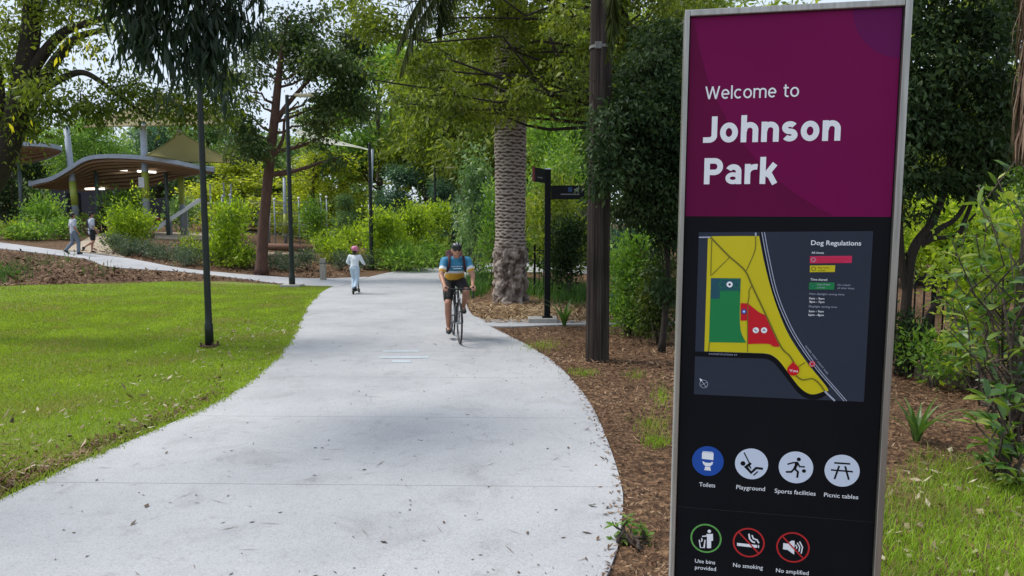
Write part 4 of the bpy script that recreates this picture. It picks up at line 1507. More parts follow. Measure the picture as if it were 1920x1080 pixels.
# ---- the leaning tree at the left edge
bA = G(-130, 640); DA = 11.5
treeA = tree("tree", "dark leaning tree at the left edge with long low branches", "tree", bA,
     [(bA, .26), (at(-70, 430, DA), .22), (at(-4, 318, DA), .19), (at(26, 235, DA), .18), (at(42, 150, DA), .16), (at(58, 60, DA), .14), (at(62, -60, DA), .10), (at(70, -160, DA), .04)],
     [cl(*c) for c in ((15, 55, DA, 46, 40), (90, 22, DA, 46, 22), (150, 10, DA, 46, 20), (190, 48, DA - 1, 34, 22, .7), (20, 120, DA, 30, 34, .8), (75, 190, DA, 40, 28), (115, 215, DA, 36, 22),
      (30, 235, DA, 44, 28), (65, 165, DA - 1, 28, 28), (150, 190, DA, 34, 24), (190, 205, DA, 34, 22), (150, 145, DA, 30, 12, .7), (240, 160, DA, 44, 14, .9), (290, 185, DA, 44, 18),
      (335, 180, DA, 40, 18), (375, 195, DA, 36, 24), (250, 205, DA, 34, 12, .6), (405, 150, DA, 26, 40), (310, 215, DA, 32, 12, .7), (425, 205, DA, 26, 24), (130, 90, DA, 26, 14, .5), (115, 60, DA, 40, 16, .6),
      (60, -40, DA, 90, 40), (200, -30, DA, 90, 40), (-60, 160, DA, 60, 90), (100, 130, DA, 22, 16, .5), (160, 90, DA, 26, 18, .5), (200, 80, DA, 30, 18, .6), (210, 120, DA, 26, 14, .5), (235, 185, DA, 30, 14, .7), (270, 215, DA, 26, 12, .5), (350, 215, DA, 34, 14, .7), (40, 290, DA, 20, 16, .4), (15, 200, DA, 30, 26, .7))],
     18500, 0.082, 0.42, LF_OLIVE, M_BARKD, mode='droop', twigs=190, lr=0.34, limbs=False,
     extra=[((at(38, 175, DA), .11), (at(75, 110, DA), .085), (at(120, 60, DA), .07), (at(180, 38, DA), .05), (at(250, 10, DA), .03)),
            ((at(22, 245, DA), .12), (at(75, 160, DA), .09), (at(110, 105, DA), .075), (at(150, 68, DA), .055), (at(205, 55, DA), .035)),
            ((at(60, 180, DA), .07), (at(110, 150, DA), .055), (at(150, 136, DA), .05), (at(185, 150, DA), .04), (at(235, 190, DA), .03), (at(285, 222, DA), .02)),
            ((at(-30, 350, DA), .12), (at(-12, 270, DA), .10), (at(2, 200, DA), .08), (at(-5, 120, DA), .05))])
V, Q, S, SC = crown_mesh("yellow_leaves", [cl(143, 78, DA - .8, 7, 9), cl(158, 90, DA - .8, 8, 8), cl(30, 240, DA - .8, 10, 8, .4)], 56, 0.11, 0.28, 'hang', per=20)
link("yellow_leaves", np_mesh("yellow_leaves", V - np.array(list(treeA.location)), Q), leafmat("leaf_yellowing", [(.30, .30, .02), (.5, .45, .03), (.6, .52, .05)], trans=.45), treeA)

# ---- the near tree whose dark hanging foliage comes in from above
bB = ground(-6.2, 4.2)
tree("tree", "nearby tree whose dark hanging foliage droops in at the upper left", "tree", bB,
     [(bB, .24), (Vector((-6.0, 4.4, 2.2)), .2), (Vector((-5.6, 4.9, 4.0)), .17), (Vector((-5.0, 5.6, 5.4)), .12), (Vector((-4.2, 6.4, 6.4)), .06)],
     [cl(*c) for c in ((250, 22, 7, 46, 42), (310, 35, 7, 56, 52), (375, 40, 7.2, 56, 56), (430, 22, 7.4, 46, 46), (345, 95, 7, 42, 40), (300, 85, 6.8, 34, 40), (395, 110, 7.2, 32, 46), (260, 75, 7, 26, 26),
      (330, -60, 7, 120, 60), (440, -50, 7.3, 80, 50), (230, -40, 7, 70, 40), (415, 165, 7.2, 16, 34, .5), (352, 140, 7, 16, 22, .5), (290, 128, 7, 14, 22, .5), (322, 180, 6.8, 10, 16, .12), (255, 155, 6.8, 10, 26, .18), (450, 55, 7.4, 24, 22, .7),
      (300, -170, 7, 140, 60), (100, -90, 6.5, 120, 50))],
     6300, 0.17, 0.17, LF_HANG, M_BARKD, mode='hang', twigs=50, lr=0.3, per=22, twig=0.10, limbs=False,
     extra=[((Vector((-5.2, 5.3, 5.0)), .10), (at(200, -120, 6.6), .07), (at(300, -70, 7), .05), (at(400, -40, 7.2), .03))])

# ---- the olive canopy over the middle
bD = ground(3.55, 16.0)
cls = []
random.seed(5)
for ix in range(12):
    for iy in range(6):
        px = 655 + ix * 58 + random.uniform(-22, 22); py = -70 + iy * 52 + random.uniform(-18, 18)
        lim = {0: 60, 1: 90, 2: 150, 3: 185}.get(ix, 205 if ix < 8 else 150)
        if py > lim or (ix < 3 and random.random() < 0.5): continue
        D = random.uniform(13.2, 16.8)
        cls.append(cl(px, py, D, random.uniform(36, 54), random.uniform(24, 36), random.uniform(.6, 1.1)))
for c in ((700, 150, 14, 30, 18, .6), (770, 195, 14, 34, 14, .7), (850, 205, 14.5, 44, 18), (930, 215, 14.5, 40, 16), (1000, 205, 14.5, 36, 18), (715, 60, 14, 40, 36, .6), (690, 20, 14.5, 44, 30, .6), (640, -10, 14, 40, 24, .5)):
    cls.append(cl(*c))
tree("tree", "spreading tree with olive canopy over the middle, in front of the palm top", "tree", bD,
     [(bD, .24), (at(1215, 480, 16), .2), (at(1205, 330, 15.8), .19), (at(1190, 200, 15.5), .17), (at(1180, 90, 15.2), .13), (at(1150, -60, 15), .07)],
     cls, 38000, 0.10, 0.48, LF_OLIVE, M_BARKD, mode='droop', per=60, twigs=260, lr=0.30,
     extra=[((at(1190, 225, 15.5), .10), (at(1120, 195, 15), .08), (at(1060, 130, 14.6), .06), (at(1030, 70, 14.4), .03)),
            ((at(1185, 120, 15.2), .10), (at(1240, 70, 14.8), .08), (at(1290, 30, 14.6), .05)),
            ((at(1190, 190, 15.5), .09), (at(1215, 90, 15), .07), (at(1170, 40, 14.6), .05), (at(1090, 10, 14.3), .03)),
            ((at(1120, 195, 15), .06), (at(1040, 180, 14.6), .05), (at(950, 150, 14.3), .03), (at(840, 110, 14), .015))])

# ---- dark thicket right of the pole
bE = ground(at(1245, 420, 10.2).x, 10.2)
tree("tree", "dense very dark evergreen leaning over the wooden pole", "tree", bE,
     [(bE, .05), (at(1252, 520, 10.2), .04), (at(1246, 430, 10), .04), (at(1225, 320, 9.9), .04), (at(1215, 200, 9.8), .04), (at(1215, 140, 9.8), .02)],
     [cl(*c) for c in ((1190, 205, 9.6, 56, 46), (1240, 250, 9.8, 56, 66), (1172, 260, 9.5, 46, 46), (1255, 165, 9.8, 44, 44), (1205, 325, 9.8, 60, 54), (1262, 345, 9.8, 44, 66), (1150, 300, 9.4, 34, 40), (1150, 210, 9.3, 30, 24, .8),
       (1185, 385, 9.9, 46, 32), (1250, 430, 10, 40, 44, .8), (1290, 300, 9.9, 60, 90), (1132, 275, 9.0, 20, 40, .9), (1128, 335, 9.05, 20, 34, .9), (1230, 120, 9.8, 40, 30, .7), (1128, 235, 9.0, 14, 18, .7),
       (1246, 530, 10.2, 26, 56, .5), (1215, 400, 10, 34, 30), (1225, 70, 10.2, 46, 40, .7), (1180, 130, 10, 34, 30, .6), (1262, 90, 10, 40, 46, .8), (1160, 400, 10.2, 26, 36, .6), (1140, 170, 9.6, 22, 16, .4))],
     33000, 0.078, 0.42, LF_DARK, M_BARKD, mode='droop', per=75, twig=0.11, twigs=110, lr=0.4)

# ---- the big dark tree right of the sign
bF = G(1692, 702)
DF = bF.y
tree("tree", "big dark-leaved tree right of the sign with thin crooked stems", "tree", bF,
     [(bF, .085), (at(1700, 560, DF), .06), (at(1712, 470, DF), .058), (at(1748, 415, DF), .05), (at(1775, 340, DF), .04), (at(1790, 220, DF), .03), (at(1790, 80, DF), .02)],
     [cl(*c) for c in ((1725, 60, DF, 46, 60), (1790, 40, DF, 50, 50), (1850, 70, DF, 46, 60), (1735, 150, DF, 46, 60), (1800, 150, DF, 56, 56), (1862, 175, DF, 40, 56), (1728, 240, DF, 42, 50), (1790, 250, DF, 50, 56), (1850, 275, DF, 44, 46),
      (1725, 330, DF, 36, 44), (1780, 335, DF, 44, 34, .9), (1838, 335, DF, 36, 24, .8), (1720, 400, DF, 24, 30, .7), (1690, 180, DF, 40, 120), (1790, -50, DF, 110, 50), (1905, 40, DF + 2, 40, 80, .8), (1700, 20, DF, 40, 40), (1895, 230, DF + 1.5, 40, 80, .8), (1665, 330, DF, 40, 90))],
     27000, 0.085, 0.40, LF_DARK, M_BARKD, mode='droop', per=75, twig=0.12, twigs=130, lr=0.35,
     extra=[((bF + Vector((.10, .05, 0)), .06), (at(1735, 610, DF), .045), (at(1770, 540, DF), .04), (at(1800, 440, DF), .035), (at(1830, 360, DF), .02)),
            ((at(1702, 560, DF), .05), (at(1690, 480, DF), .05), (at(1688, 380, DF), .04), (at(1700, 260, DF), .03)),
            ((at(1712, 470, DF), .045), (at(1760, 430, DF), .035), (at(1800, 400, DF), .03), (at(1850, 300, DF), .02)),
            ((at(1700, 480, DF), .04), (at(1745, 450, DF), .03), (at(1790, 440, DF), .025), (at(1830, 400, DF), .012))])


# ---- bushes
def bush(px, py, rx, top, leaf, label, n=2600, L=0.12, aspect=0.45, mode='up', name="bush", cat="bush", group=None, D=None, stems=5, depth=None, nclump=9, shell=0.5):
    """a bush standing on the ground under (px, py), half width rx px, top at `top` px"""
    g = G(px, py) if D is None else ground(at(px, 420, D).x, D)
    k = g.y / FPX
    h = at(px, top, g.y).z - g.z
    w = rx * k
    cs = []
    for i in range(nclump):
        a = random.uniform(0, 2 * PI); t = random.uniform(0.18, 0.84); q = math.sqrt(random.random()) * math.sqrt(max(0.08, 1 - t * t * 0.9)) * 0.72
        cs.append((g + Vector((math.cos(a) * w * q, math.sin(a) * (depth or w) * q, h * t)), (w * random.uniform(.30, .46), (depth or w) * random.uniform(.30, .46), h * random.uniform(.14, .22)), 1))
    root = thing(name, label, cat, g, group=group)
    b = MB()
    for c in cs[:max(stems, 3)]:
        s = Vector((random.gauss(0, w * .08), random.gauss(0, w * .08), -0.03))
        limb(b, s, c[0] - g, 0.012 + w * 0.012, 0.005, 0.08, n=4, sides=5)
    b.build("stem", M_BARK, root, smooth=True)
    V, Q, S, SC = crown_mesh("foliage", cs, n, L, aspect, mode, per=26, shell=shell)
    V[:, 2] = np.maximum(V[:, 2], g.z + 0.01)
    link("foliage", np_mesh("foliage", V - np.array(list(g)), Q), leaf, root)
    return root


random.seed(31)
bush(727, 502, 46, 382, LF_LIME, "tall lime-green bush with dark heart right of the third lamp post", 4200, 0.15)
bush(775, 494, 34, 358, LF_LIME, "pointed lime-green shrub left of the fourth lamp post", 3200, 0.15)
bush(822, 488, 34, 372, LF_LIME, "lime-green shrub directly behind the cyclist's helmet", 3000, 0.15)
bush(760, 508, 40, 468, LF_FRESH, "low ferny fresh green clump at the path edge behind the child", 2200, 0.2, 0.2)
bush(812, 500, 36, 462, LF_FRESH, "low bright fern clump beside the cyclist at the path edge", 1800, 0.2, 0.2)
bush(705, 498, 20, 440, LF_FRESH, "small green bush at the foot of the third lamp post", 900, 0.13)
bush(434, 500, 44, 375, LF_LIME, "dense bright green bush right of the near lamp post", 4200, 0.14)
bush(592, 470, 30, 368, LF_FRESH, "tall pale-flowering green shrub right of the climbing frame", 2400, 0.15)
bush(622, 492, 40, 430, LF_LIME, "yellowish grassy bush behind the timber bollard", 2000, 0.16, 0.3)
bush(660, 486, 26, 420, LF_LIME, "soft lime bush behind the child on the scooter", 1300, 0.15, 0.3)
bush(545, 452, 26, 392, LF_MID, "dark green shrub under the climbing frame ropes", 1400, 0.13)
bush(228, 468, 20, 378, LF_LIME, "light green sapling bush left of the slide foot", 1700, 0.14)
bush(254, 466, 18, 392, LF_LIME, "loose yellow-green shrub in front of the shelter", 1700, 0.14)
bush(270, 465, 11, 345, LF_LIME, "thin young tree before the banded sail post", 800, 0.14)
bush(362, 482, 18, 452, LF_LIME, "small lime shrub below the slide", 600, 0.12)
bush(85, 442, 34, 372, LF_FRESH, "bushy light green shrub left of the walkers", 1900, 0.17)
bush(62, 450, 50, 420, LF_FRESH, "low green shrub along the side path left of the walkers", 1600, 0.14)
bush(118, 448, 30, 412, LF_FRESH, "low green shrub beside the left walker's arm", 1100, 0.14)
bush(20, 448, 44, 425, LF_MID, "dark low shrub below the wheelie bins", 1300, 0.14)
bush(20, 425, 34, 325, LF_DARK, "dark cone-shaped conifer below the left shelter roof", 2600, 0.16, name="conifer", cat="conifer")
bush(225, 440, 40, 365, LF_FRESH, "round green bush behind the dark-clothed figure", 1500, 0.2)
bush(340, 430, 40, 372, LF_GUM, "grey-green shrub behind the slide", 1500, 0.2, D=42)
bush(1180, 592, 58, 440, LF_FRESH, "fresh green shrub right of the wooden pole", 5200, 0.085, D=11.9)
bush(1185, 575, 70, 360, LF_BLUE, "blue-green shrub close behind the wooden pole", 6000, 0.09, D=13.2)
bush(1240, 612, 30, 400, LF_DROOP, "sparse olive shrub by the sign's left edge", 3600, 0.07, mode='droop', D=10.9)
bush(1035, 560, 70, 330, LF_MID, "large dark shrub behind the finger post", 8000, 0.13, D=19.5)
bush(1045, 540, 60, 225, LF_FRESH, "tall light green shrub rising above the finger post", 6000, 0.14, D=22)
bush(1065, 545, 44, 400, LF_DARK, "very dark shrub between finger post and wooden pole", 4200, 0.10, D=17.5)
bush(900, 520, 36, 262, LF_GUM, "soft grey-green sapling left of the palm trunk", 3800, 0.15, mode='droop', D=25)
bush(880, 512, 26, 330, LF_GUM, "thin grey-green sapling behind the cyclist's shoulder", 2200, 0.15, mode='droop', D=28)
bush(925, 530, 22, 300, LF_FRESH, "narrow green shrub touching the palm trunk's left side", 2000, 0.13, D=22)
bush(1800, 640, 120, 345, LF_SUN, "sunlit lime-green shrub beyond the fence right of the sign", 8000, 0.11, D=14.5, depth=1.0)
bush(1890, 640, 70, 330, LF_SUN, "yellow-green shrub beyond the fence at the right edge", 4500, 0.11, D=13.5, depth=1.0)
bush(1700, 706, 30, 590, LF_DARK, "small dark ivy-like shrub at the right tree's foot", 1600, 0.06)
# grey-green border
random.seed(8)
for (px, py, rx, top) in ((215, 474, 20, 444), (243, 478, 24, 448), (272, 480, 24, 452), (302, 484, 24, 455), (330, 488, 24, 455), (350, 497, 18, 468), (412, 494, 24, 462), (440, 497, 26, 465), (468, 500, 22, 462), (515, 505, 22, 470), (545, 508, 24, 476), (575, 506, 22, 474), (640, 506, 18, 470), (682, 504, 16, 474), (380, 490, 20, 460)):
    bush(px, py, rx, top, LF_GREY, "low grey-green shrub in the border along the side path", 900, 0.10, 0.35, group="grey-green border shrubs", nclump=6)
# slender saplings before the playground
for (px, py, top, lab) in ((357, 492, 425, "thin dark sapling stem right below the slide"), (388, 494, 420, "thin sapling just behind the near lamp post")):
    bush(px, py, 7, top, LF_MID, lab, 260, 0.10, name="sapling", cat="sapling", nclump=4)


# ---- big glossy shrub at the right edge
def big_leaves(P, ax, L, W):
    """a broad curved blade of six faces"""
    V, F = [], []
    for p, a, l, w in zip(P, ax, L, W):
        a = Vector(a).normalized(); p = Vector(p)
        up = Vector((random.gauss(0, .35), random.gauss(0, .35), 1)).normalized()
        s = a.cross(up).normalized() if a.cross(up).length > 1e-4 else Vector((1, 0, 0))
        nn = s.cross(a).normalized()
        o = len(V)
        prof = ((0, 0), (.3, .42), (.6, .5), (.85, .28), (1, 0))
        for t, q in prof:
            c = p + a * l * t - nn * l * 0.22 * t * t
            if q == 0: V.append(c)
            else:
                V.append(c + s * w * q + nn * w * 0.14); V.append(c); V.append(c - s * w * q + nn * w * 0.14)
        F += [(o, o + 2, o + 1), (o, o + 3, o + 2), (o + 1, o + 2, o + 5, o + 4), (o + 2, o + 3, o + 6, o + 5), (o + 4, o + 5, o + 8, o + 7), (o + 5, o + 6, o + 9, o + 8), (o + 7, o + 8, o + 10), (o + 8, o + 9, o + 10)]
    return V, F


def glossy_shrub(label, base, tips, per, L, leaf=LF_GLOSS, group=None, name="shrub"):
    root = thing(name, label, "shrub", base, group=group)
    b = MB(); P, ax, Ls = [], [], []
    for t in tips:
        pts = limb(b, Vector((random.gauss(0, .05), random.gauss(0, .05), 0)), t - base, 0.016, 0.004, 0.07, n=6, sides=6)
        d = (pts[-1] - pts[-3]).normalized()
        for k in range(per):
            s = pts[-1].lerp(pts[-2], min(1, abs(random.gauss(0, .6)))) if k < per * .65 else pts[-2].lerp(pts[-4], random.random())
            a = Vector((random.gauss(0, 1), random.gauss(0, 1), random.gauss(0.15, .5))).normalized() + d * 0.35
            P.append(s); ax.append(a); Ls.append(L * random.uniform(.6, 1.25))
    b.build("stem", M_BARK, root, smooth=True)
    V, F = big_leaves(P, ax, Ls, [l * random.uniform(.34, .46) for l in Ls])
    MB().add(V, F).build("foliage", leaf, root)
    return root


random.seed(77)
bush(1845, 700, 105, 400, LF_SUN, "leafy light green shrub in front of the right-hand fence", 1900, 0.085, 0.42, D=7.5, depth=0.5, nclump=12)
bush(1760, 690, 40, 470, LF_FRESH, "thin green shrub against the fence beside the right tree's stems", 700, 0.08, 0.42, D=7.9, depth=0.3, nclump=6)
random.seed(12)
glossy_shrub("tall shrub with large glossy leaves at the right edge, before the fence", G(1905, 850),
             [at(px, py, random.uniform(5.2, 6.6)) for px, py in ((1905, 300), (1870, 335), (1835, 345), (1900, 375), (1855, 405), (1815, 420), (1890, 440), (1850, 480), (1905, 500), (1810, 500), (1880, 545), (1835, 560), (1795, 560),
              (1900, 600), (1855, 620), (1815, 610), (1780, 620), (1880, 660), (1845, 670), (1770, 500), (1905, 690), (1930, 350), (1940, 450), (1945, 560), (1935, 650), (1960, 400), (1960, 600), (1830, 440), (1780, 440), (1760, 560))], 13, 0.15)
glossy_shrub("low shrub with broad yellow-tipped leaves on the grass edge at lower right", G(1890, 905),
             [at(px, py, random.uniform(4.6, 5.2)) for px, py in ((1850, 745), (1880, 730), (1910, 755), (1860, 790), (1830, 780), (1900, 800), (1880, 830), (1850, 830), (1915, 850), (1870, 870), (1835, 850), (1940, 780), (1945, 850), (1905, 895), (1960, 740))], 10, 0.15)
glossy_shrub("thin glossy-leaved seedling on the mulch right of the sign", G(1830, 735), [at(px, py, 7.0) for px, py in ((1800, 640), (1835, 625), (1855, 660), (1815, 690), (1850, 700), (1790, 670))], 7, 0.12)


# ---- strap-leaved plants
def strap_plant(label, base, n, L, w, spread, mat=LF_STRAP):
    root = thing("strap_leaf_plant", label, "plant", base)
    V, F = [], []
    for i in range(n):
        a = 2 * PI * i / n + random.uniform(-.4, .4)
        d = Vector((math.cos(a), math.sin(a), 0)); s = Vector((-d.y, d.x, 0))
        l = L * random.uniform(.65, 1.15); e = spread * random.uniform(.3, 1.2)
        o = len(V); m = 7
        for k in range(m):
            t = k / (m - 1)
            c = d * (0.02 + l * e * t ** 1.6) + Vector((0, 0, l * (t - 0.45 * e * t * t * t)))
            ww = w * (1 - t) ** 0.6 * (0.7 + 0.6 * math.sin(PI * min(1, t * 1.4)))
            V += [c + s * ww / 2 + Vector((0, 0, ww * .2)), c, c - s * ww / 2 + Vector((0, 0, ww * .2))]
        for k in range(m - 1):
            q = o + k * 3
            F += [(q, q + 1, q + 4, q + 3), (q + 1, q + 2, q + 5, q + 4)]
    MB().add(V, F).build("leaves", mat, root)
    return root


random.seed(4)
strap_plant("strappy green lily-like plant at the foot of the finger post", G(1058, 612), 15, 0.66, 0.06, 0.7)
strap_plant("strap-leaved plant in the mulch right of the sign", G(1718, 828), 14, 0.46, 0.05, 0.9)
root = glossy_shrub("leafy weed growing on the path edge left of the sign foot", G(1182, 1018), [at(px, py, 3.95) for px, py in ((1150, 985), (1175, 970), (1200, 985), (1215, 1005), (1160, 1010), (1190, 1015), (1222, 1022), (1145, 1020), (1180, 990))], 9, 0.055, LF_FRESH, name="weed")
root["category"] = "weed"
# ------------------------------------------------------------------ lamp posts
M_POST = surf("dark_green_paint", (0.010, 0.016, 0.015), (0.016, 0.022, 0.02), scale=12, rough=0.45, spec=0.4)
M_GALV = surf("galvanised_steel", (0.36, 0.39, 0.42), (0.27, 0.30, 0.33), scale=10, rough=0.45, metal=0.4)
M_RUST = surf("rusty_plate", (0.13, 0.07, 0.035), (0.07, 0.045, 0.03), scale=20, rough=0.9, bump=0.5)
M_CREAM = surf("cream_enamel", (0.62, 0.52, 0.36), (0.52, 0.43, 0.30), scale=8, rough=0.5)
M_STONE = surf("footing_concrete", (0.42, 0.40, 0.37), (0.30, 0.29, 0.27), scale=12, rough=0.9, bump=0.4)


def lamp_post(g, h, r, label, arm=0.9, base='plate', head=True):
    root = thing("street_lamp", label, "lamp post", g, group="dark lamp posts along the paths")
    b = MB()
    b.lathe([(r * 1.25, 0.0), (r * 1.25, 0.35), (r * 1.02, 0.38), (r, 0.6), (r * 0.72, h - .06), (r * 0.72, h)], n=16)
    b.build("pole", M_POST, root, smooth=True)
    b = MB()
    if base == 'plate':
        b.box((0, 0, 0.022), (r * 4.6, r * 4.6, 0.03), bev=0.006)
        for sx in (-1, 1):
            for sy_ in (-1, 1):
                b.tube([(sx * r * 1.8, sy_ * r * 1.8, 0.02), (sx * r * 1.8, sy_ * r * 1.8, 0.085)], 0.016, 6)
        b.build("base_plate", M_RUST, root)
    else:
        b.box((0, 0, 0.03), (0.62, 0.5, 0.10), bev=0.015)
        b.build("footing", M_STONE, root)
    if head:
        b = MB()
        b.tube([(0, 0, h - .04), (arm * .45, 0, h - .02)], 0.022, 8)
        b.build("arm", M_POST, root)
        b = MB()
        b.box((arm * .45 + .26, 0, h - .01), (.52, .22, .07), bev=0.02)
        hd = b.build("lamp_head", M_CREAM, root)
        b = MB(); b.box((arm * .45 + .28, 0, h - .052), (.36, .16, .016), bev=0.004)
        b.build("diffuser", plain("lamp_glass", (0.75, 0.74, 0.68), 0.3), hd)
    return root


g = G(393, 651); lamp_post(g, 5.6, 0.05, "nearest dark lamp post, standing on the lawn with rusty base plate")
g = G(548, 538); lamp_post(g, at(541, 178, g.y).z - g.z, 0.075, "second lamp post with cream head, on pale footing at the path junction", base='footing', arm=0.55)
g = G(697, 504); lamp_post(g, at(697, 268, g.y).z - g.z, 0.085, "third lamp post, dark and thin, beside the lime-green bushes", head=False)
g = ground(at(816, 420, 37).x, 37); lamp_post(g, at(816, 314, 37).z - g.z, 0.075, "farthest lamp post, right behind the cyclist, arm to the right", arm=1.2)

# ------------------------------------------------------------------ wooden pole
def pole_mat():
    m, nt, out = newmat("weathered_pole")
    p = N(nt, "ShaderNodeBsdfPrincipled", Roughness=0.88)
    p.inputs["Specular IOR Level"].default_value = 0.2
    nt.links.new(p.outputs[0], out.inputs[0])
    tc = N(nt, "ShaderNodeTexCoord")
    mp = N(nt, "ShaderNodeMapping"); mp.inputs["Scale"].default_value = (22, 22, 0.55)
    nt.links.new(tc.outputs["Object"], mp.inputs[0])
    a = N(nt, "ShaderNodeTexNoise", Scale=1.0, Detail=6.0, Roughness=0.65); nt.links.new(mp.outputs[0], a.inputs["Vector"])
    rp = ramp(nt, [(0.30, (0.012, 0.009, 0.008)), (0.48, (0.036, 0.027, 0.024)), (0.60, (0.072, 0.058, 0.053)), (0.75, (0.17, 0.145, 0.13))])
    nt.links.new(a.outputs[0], rp.inputs[0])
    b = N(nt, "ShaderNodeTexNoise", Scale=1.1, Detail=3.0); nt.links.new(tc.outputs["Object"], b.inputs["Vector"])
    r2 = ramp(nt, [(0.3, (0.45, 0.42, 0.40)), (0.65, (1.0, 0.98, 0.95))])
    nt.links.new(b.outputs[0], r2.inputs[0])
    mx = N(nt, "ShaderNodeMix", data_type='RGBA', blend_type='MULTIPLY'); mx.inputs[0].default_value = 1
    nt.links.new(rp.outputs[0], mx.inputs[6]); nt.links.new(r2.outputs[0], mx.inputs[7])
    nt.links.new(mx.outputs[2], p.inputs["Base Color"])
    bm_ = N(nt, "ShaderNodeBump", Strength=1.0); bm_.inputs["Distance"].default_value = 0.02
    nt.links.new(a.outputs[0], bm_.inputs["Height"]); nt.links.new(bm_.outputs[0], p.inputs["Normal"])
    return m


g = G(1120, 675)
pole = thing("utility_pole", "thick dark weathered timber pole in the mulch bed left of the sign", "pole", g)
b = MB(); vs, fs = [], []
ns, nr = 40, 60
for j in range(nr + 1):
    z = -0.05 + 9.6 * j / nr
    for k in range(ns):
        a = 2 * PI * k / ns
        r = 0.160 - 0.0035 * z + 0.005 * math.sin(3 * a + 0.3 * z) + 0.004 * math.sin(11 * a + 1.3 * math.sin(z * .8)) + (0.007 if k % 7 == 0 else 0) * -1
        vs.append((r * math.cos(a), r * math.sin(a), z))
for j in range(nr):
    for k in range(ns):
        fs.append((j * ns + k, j * ns + (k + 1) % ns, (j + 1) * ns + (k + 1) % ns, (j + 1) * ns + k))
b.add(vs, fs).build("shaft", pole_mat(), pole, smooth=True)
b = MB(); zc = at(1115, 90, g.y).z
b.tube([(0, 0, zc - .018), (0, 0, zc + .018)], 0.1555, 32)
b.box((-0.05, -0.158, zc), (0.09, 0.03, 0.09), bev=0.008)
b.build("strap", surf("dull_strap", (.20, .20, .19), (.13, .13, .125), scale=20, rough=.6), pole)

# ------------------------------------------------------------------ date palm
g = G(957, 566)
palm = thing("palm_tree", "stout date palm with ringed scaly trunk beside the path", "palm", g)
random.seed(17)
from mathutils import noise as mnoise
ns = 168; row = 0.078
zt = at(955, -70, g.y).z
zb = at(957, 462, g.y).z
nr = int(zt / 0.02)
vs, fs, sc_at = [], [], []
jit = [random.uniform(-.16, .16) for _ in range(4000)]
for j in range(nr + 1):
    z = zt * j / nr - 0.03
    t = sstep((zb + 0.25 - z) / 0.5)
    R0 = 0.366 + 0.03 * t + 0.05 * max(0, 1 - z / 0.3) ** 2 + 0.010 * math.sin(1.7 * z + 1)
    for k in range(ns):
        a = 2 * PI * k / ns
        q = a / (2 * PI) * 11
        zr = z / row + 1.0 * a / (2 * PI)              # rows climb one step round the stem
        best = 9
        for rr_ in (int(zr) - 1, int(zr), int(zr) + 1):
            qq = q + 0.5 * (rr_ % 2); cc = int(qq); fx = qq - cc - .5
            h_ = zr - rr_ - .5 + .3 * mnoise.noise(Vector((a * 3, z * 4, 0))) + jit[(rr_ * 11 + cc % 11) % 4000]
            h_ += 0.9 * (fx * fx - .08)
            best = min(best, max(abs(h_) * 2.0, abs(fx) * 1.2))
        e_ = min(1, max(0, (best - .45) / .45))
        hi = 1.5 * mnoise.fractal(Vector((math.cos(a) * 2.2, math.sin(a) * 2.2, z * 5.5)), 0.8, 2.1, 5) + random.uniform(-.1, .1)
        hi = max(-1, min(1, hi))
        r = R0 + (1 - t) * (0.014 - 0.034 * e_ + 0.02 * mnoise.noise(Vector((math.cos(a) * 3, math.sin(a) * 3, z * 2)))) + t * 0.05 * hi
        sc_at.append((1 - t) * e_ + t * (0.5 - 0.5 * hi))
        vs.append((r * math.cos(a), r * math.sin(a), z))
for j in range(nr):
    for k in range(ns):
        fs.append((j * ns + k, j * ns + (k + 1) % ns, (j + 1) * ns + (k + 1) % ns, (j + 1) * ns + k))


def palm_mat():
    m, nt, out = newmat("palm_bark")
    p = N(nt, "ShaderNodeBsdfPrincipled", Roughness=0.92)
    p.inputs["Specular IOR Level"].default_value = 0.15
    nt.links.new(p.outputs[0], out.inputs[0])
    at_ = N(nt, "ShaderNodeAttribute", attribute_name="scar")
    tc = N(nt, "ShaderNodeTexCoord")
    nz = N(nt, "ShaderNodeTexNoise", Scale=16.0, Detail=6.0, Roughness=0.7); nt.links.new(tc.outputs["Object"], nz.inputs["Vector"])
    ad = N(nt, "ShaderNodeMath", operation='MULTIPLY_ADD'); ad.inputs[1].default_value = 0.7
    nt.links.new(nz.outputs[0], ad.inputs[0]); nt.links.new(at_.outputs["Fac"], ad.inputs[2])
    r1 = ramp(nt, [(0.12, (0.40, 0.345, 0.31)), (0.5, (0.30, 0.25, 0.22)), (0.85, (0.15, 0.115, 0.098)), (1.0, (0.085, 0.064, 0.054))])
    sub = N(nt, "ShaderNodeMath", operation='SUBTRACT'); sub.inputs[1].default_value = 0.12
    nt.links.new(ad.outputs[0], sub.inputs[0]); nt.links.new(sub.outputs[0], r1.inputs[0])
    nt.links.new(r1.outputs[0], p.inputs["Base Color"])
    bm_ = N(nt, "ShaderNodeBump", Strength=0.6); bm_.inputs["Distance"].default_value = 0.02
    nt.links.new(nz.outputs[0], bm_.inputs["Height"]); nt.links.new(bm_.outputs[0], p.inputs["Normal"])
    return m


trk = MB().add(vs, fs).build("trunk", palm_mat(), palm, smooth=True)
ca = trk.data.attributes.new("scar", 'FLOAT', 'POINT'); ca.data.foreach_set("value", sc_at)
LF_PALM = leafmat("palm_leaflet", [(0.014, 0.022, 0.006), (0.03, 0.042, 0.010), (0.065, 0.08, 0.02)], trans=0.25, rough=0.65, nscale=0.6, spec=0.1)
LF_DEADP = leafmat("dead_palm_leaf", [(0.045, 0.024, 0.016), (0.10, 0.058, 0.04), (0.19, 0.125, 0.09), (0.30, 0.22, 0.165)], trans=0.1, rough=0.85, nscale=1.5)


